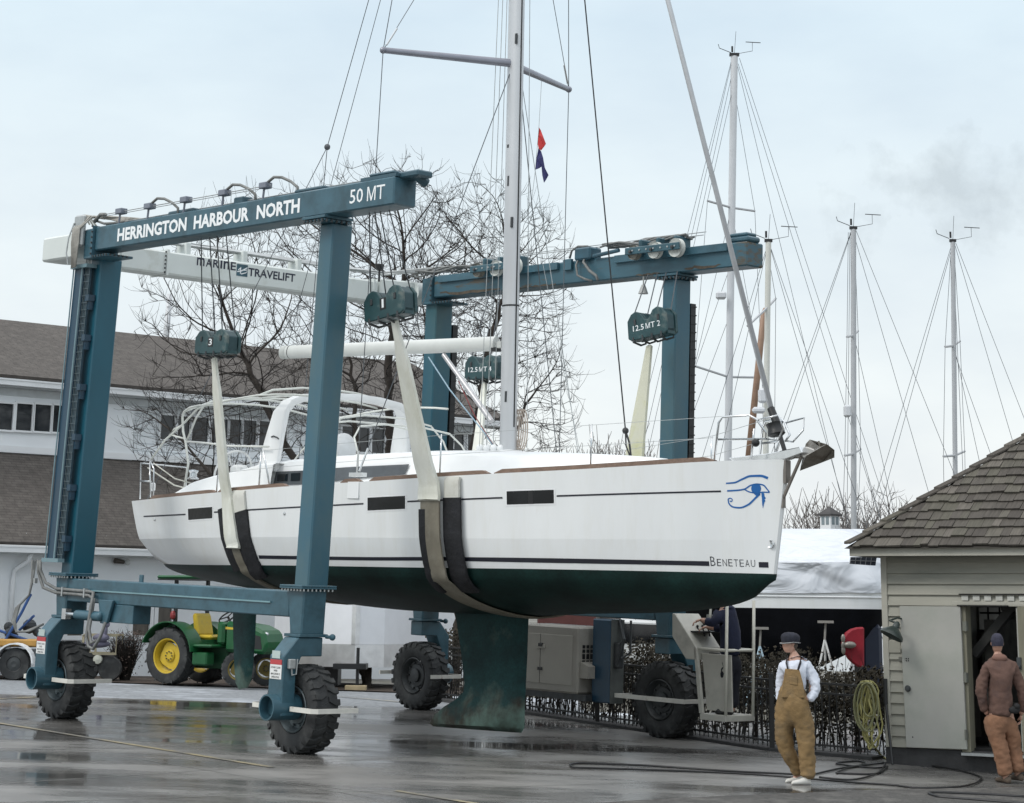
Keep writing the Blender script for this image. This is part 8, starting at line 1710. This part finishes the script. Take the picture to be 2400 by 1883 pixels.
hd2 = chain([[(np2(2350, 1692), (.175, .140)), (np2(2351, 1676), (.180, .142)), (np2(2353, 1640), (.178, .145)), (np2(2354, 1605), (.190, .140)), (np2(2354, 1578), (.185, .115)), (np2(2353, 1560, .01), (.115, .085)), (np2(2352, 1550, .02), (.075, .07))],
             [4, (np2(2324, 1580, 0), .080), (np2(2306, 1625, -.02), .068), (np2(2312, 1662, .01), .056), (np2(2318, 1680, .03), .044)],
             [4, (np2(2385, 1580, 0), .080), (np2(2403, 1625, -.02), .068), (np2(2408, 1662, .02), .056), (np2(2404, 1680, .04), .044)]])
part('hoodie', wrinkle(wrinkle(skin_mesh(*fat(hd2, 1.16), sub=3), .017, 9, 7), .008, 26, 2), M_hood, m2)
m_ = MB(); m_.ball(np2(2352, 1556, -.07), .105, 14, 10, (1.0, .55, .55)); part('hood', m_, mat('hood_inside', (.20, .11, .085), .95, var=.15), m2, smooth=True)
tr2 = chain([[(np2(2350, 1675), (.16, .132)), (np2(2350, 1690), (.165, .135))], [1, (np2(2333, 1712, -.02), .112), (np2(2344, 1745, -.02), .094), (np2(2350, 1770, -.03), .088), (np2(2354, 1805, -.05), .080), (np2(2356, 1820, -.05), .084)],
              [1, (np2(2374, 1712, .03), .110), (np2(2380, 1745, .09), .092), (np2(2383, 1768, .11), .086), (np2(2388, 1800, .07), .078), (np2(2389, 1815, .07), .082)]])
part('trousers', wrinkle(wrinkle(skin_mesh(*fat(tr2, 1.26), sub=3), .020, 8, 9), .008, 24, 5), M_rust, m2)
m_ = MB(); m_.ball(np2(2378, 1672, -.165), .07, 10, 8, (1.1, .35, .7)); m_.ball(np2(2384, 1664, -.16), .045, 8, 6); part('glove', m_, mat('black_glove', (.012, .012, .013), .8), m2, smooth=True)
m_ = MB(); rows = []
for z, a, b in ((-.035, .080, .098), (.0, .084, .106), (.05, .084, .106), (.09, .070, .088), (.122, .045, .055), (.133, .015, .02)): rows.append([hc2 + hu*z + hf*(math.cos(t)*b-.004) + hr*(math.sin(t)*a) for t in np.linspace(0, 2*math.pi, 25)[:-1]])
m_.grid(rows, True); m_.f.append(tuple(range(len(m_.v)-24, len(m_.v)))); part('beanie', m_, mat('dark_beanie', (.035, .035, .055), .95, var=.4, vscale=25), m2, smooth=True)
for px, dp in ((2353, .03), (2387, .15)):
    m_ = MB(); c = np2(px, 1831, dp); rows = []
    for s_, w, h in ((-.13, .03, .06), (-.11, .043, .09), (-.04, .046, .095), (.05, .05, .065), (.12, .045, .05), (.15, .02, .03)):
        q = c + BY*s_ - RX*(s_*.35); q.z = c.z-.02 if dp < .1 else c.z-.0; rows.append([q + RX*w*math.cos(t) + Vector((0, 0, max(0., h*.5+h*.55*math.sin(t)))) for t in np.linspace(0, 2*math.pi, 13)[:-1]])
    m_.grid(rows, True); m_.f.append(tuple(range(12))); m_.f.append(tuple(range(len(m_.v)-12, len(m_.v)))); part('boot', m_, mat('brown_boot', (.10, .075, .055), .7, var=.2), m2, smooth=True)
m_ = MB(); p = np2(2324, 1708, .05); m_.tube(p, p+Vector((.02, 0, -.10)), .012); part('white_rag', m_, M_signw, m2)
# ---- operator in navy overalls on the lift's stand
oz = (FRAME @ Vector((UX0+.55, VS+.48, fz)));  m3 = thing('person', 'person in dark navy work clothes leaning over the levers on the lift stand', 'person', loc=oz)
c0 = RMAT @ (np.array(oz)-CAMP); PX3 = FPX/c0[2]; ox, oy = 1200+FPX*c0[0]/c0[2], PPY-FPX*c0[1]/c0[2]
def np3(px, py, dep=0.): return RX*((px-ox)/PX3) + BY*dep + Vector((0, 0, (oy-py)/PX3*1.005))
b3_ = chain([[(np3(1712, 1535), (.12, .10)), (np3(1715, 1500), (.13, .11)), (np3(1714, 1465), (.16, .12)), (np3(1708, 1438), (.14, .10)), (np3(1700, 1424), (.055, .055)), (np3(1696, 1412), (.05, .05))],
             [0, (np3(1704, 1558, -.05), .095), (np3(1704, 1610, -.05), .066), (np3(1708, oy-10, -.05), .045), (np3(1694, oy-3, -.05), .035)], [0, (np3(1722, 1558, .05), .095), (np3(1720, 1610, .08), .066), (np3(1718, oy-10, .08), .045), (np3(1704, oy-3, .08), .035)],
             [3, (np3(1688, 1452, -.10), .06), (np3(1668, 1470, -.14), .05), (np3(1650, 1463, -.02), .04), (np3(1643, 1462, .02), .032)], [3, (np3(1722, 1452, .10), .06), (np3(1702, 1480, .24), .05), (np3(1672, 1480, .26), .04), (np3(1660, 1478, .26), .032)]])
b3m = skin_mesh(*b3_); hc3 = np3(1692, 1396); hd, hf, hu, hr = head(m3, hc3, -RX*.9 + BY*.2 - Vector((0, 0, .25))); join_mesh(b3m, hd)
for wr in (np3(1644, 1462, .02), np3(1661, 1478, .26)):
    hl, fg = hand([], wr, -RX*.9-Vector((0, 0, .3)), Vector((0, 0, -1)), 1., .7)
    for ch in hl+fg: V, E, R_ = chain([ch]); add_mesh(b3m, skin_mesh(V, E, R_, 0, 1))
part('body', b3m, M_skin, m3); face_bits(m3, hc3, hf, hu, hr, (0, 0, 0))
M_navyc = mat('navy_workwear', (.012, .016, .040), .9, var=.3, vscale=5, bump=.4, bscale=16)
j3 = chain([[(np3(1713, 1548), (.175, .15)), (np3(1714, 1525), (.178, .15)), (np3(1716, 1490), (.175, .15)), (np3(1714, 1460), (.18, .14)), (np3(1707, 1440), (.15, .11)), (np3(1700, 1427), (.09, .08))], [3, (np3(1690, 1450, -.10), .078), (np3(1670, 1469, -.14), .066), (np3(1655, 1464, -.03), .052)], [3, (np3(1722, 1452, .10), .078), (np3(1703, 1480, .24), .066), (np3(1676, 1480, .26), .052)]])
part('jacket', wrinkle(skin_mesh(*fat(j3, 1.15)), .014, 11, 4), M_navyc, m3)
t3 = chain([[(np3(1712, 1532), (.16, .14)), (np3(1712, 1545), (.16, .14))], [1, (np3(1703, 1575, -.05), .10), (np3(1704, 1615, -.05), .082), (np3(1708, oy-12, -.05), .075)], [1, (np3(1722, 1575, .05), .10), (np3(1720, 1615, .08), .082), (np3(1718, oy-12, .08), .075)]])
part('trousers', wrinkle(skin_mesh(*fat(t3, 1.25)), .012, 9, 6), mat('black_trousers', (.010, .011, .018), .9, var=.3, bump=.3, bscale=20), m3)
m_ = MB(); m_.ball(hc3+hu*.02-hf*.01, .105, 14, 10, (.9, .9, 1.0)); part('hood', m_, M_navyc, m3, smooth=True)
for dp in (-.05, .08):
    m_ = MB(); c = np3(1700, oy, dp); q = MB(); m_.bbox((c.x-.15, c.y-.05, c.z), (c.x+.12, c.y+.05, c.z+.09), .03); part('boot', m_, M_black, m3)
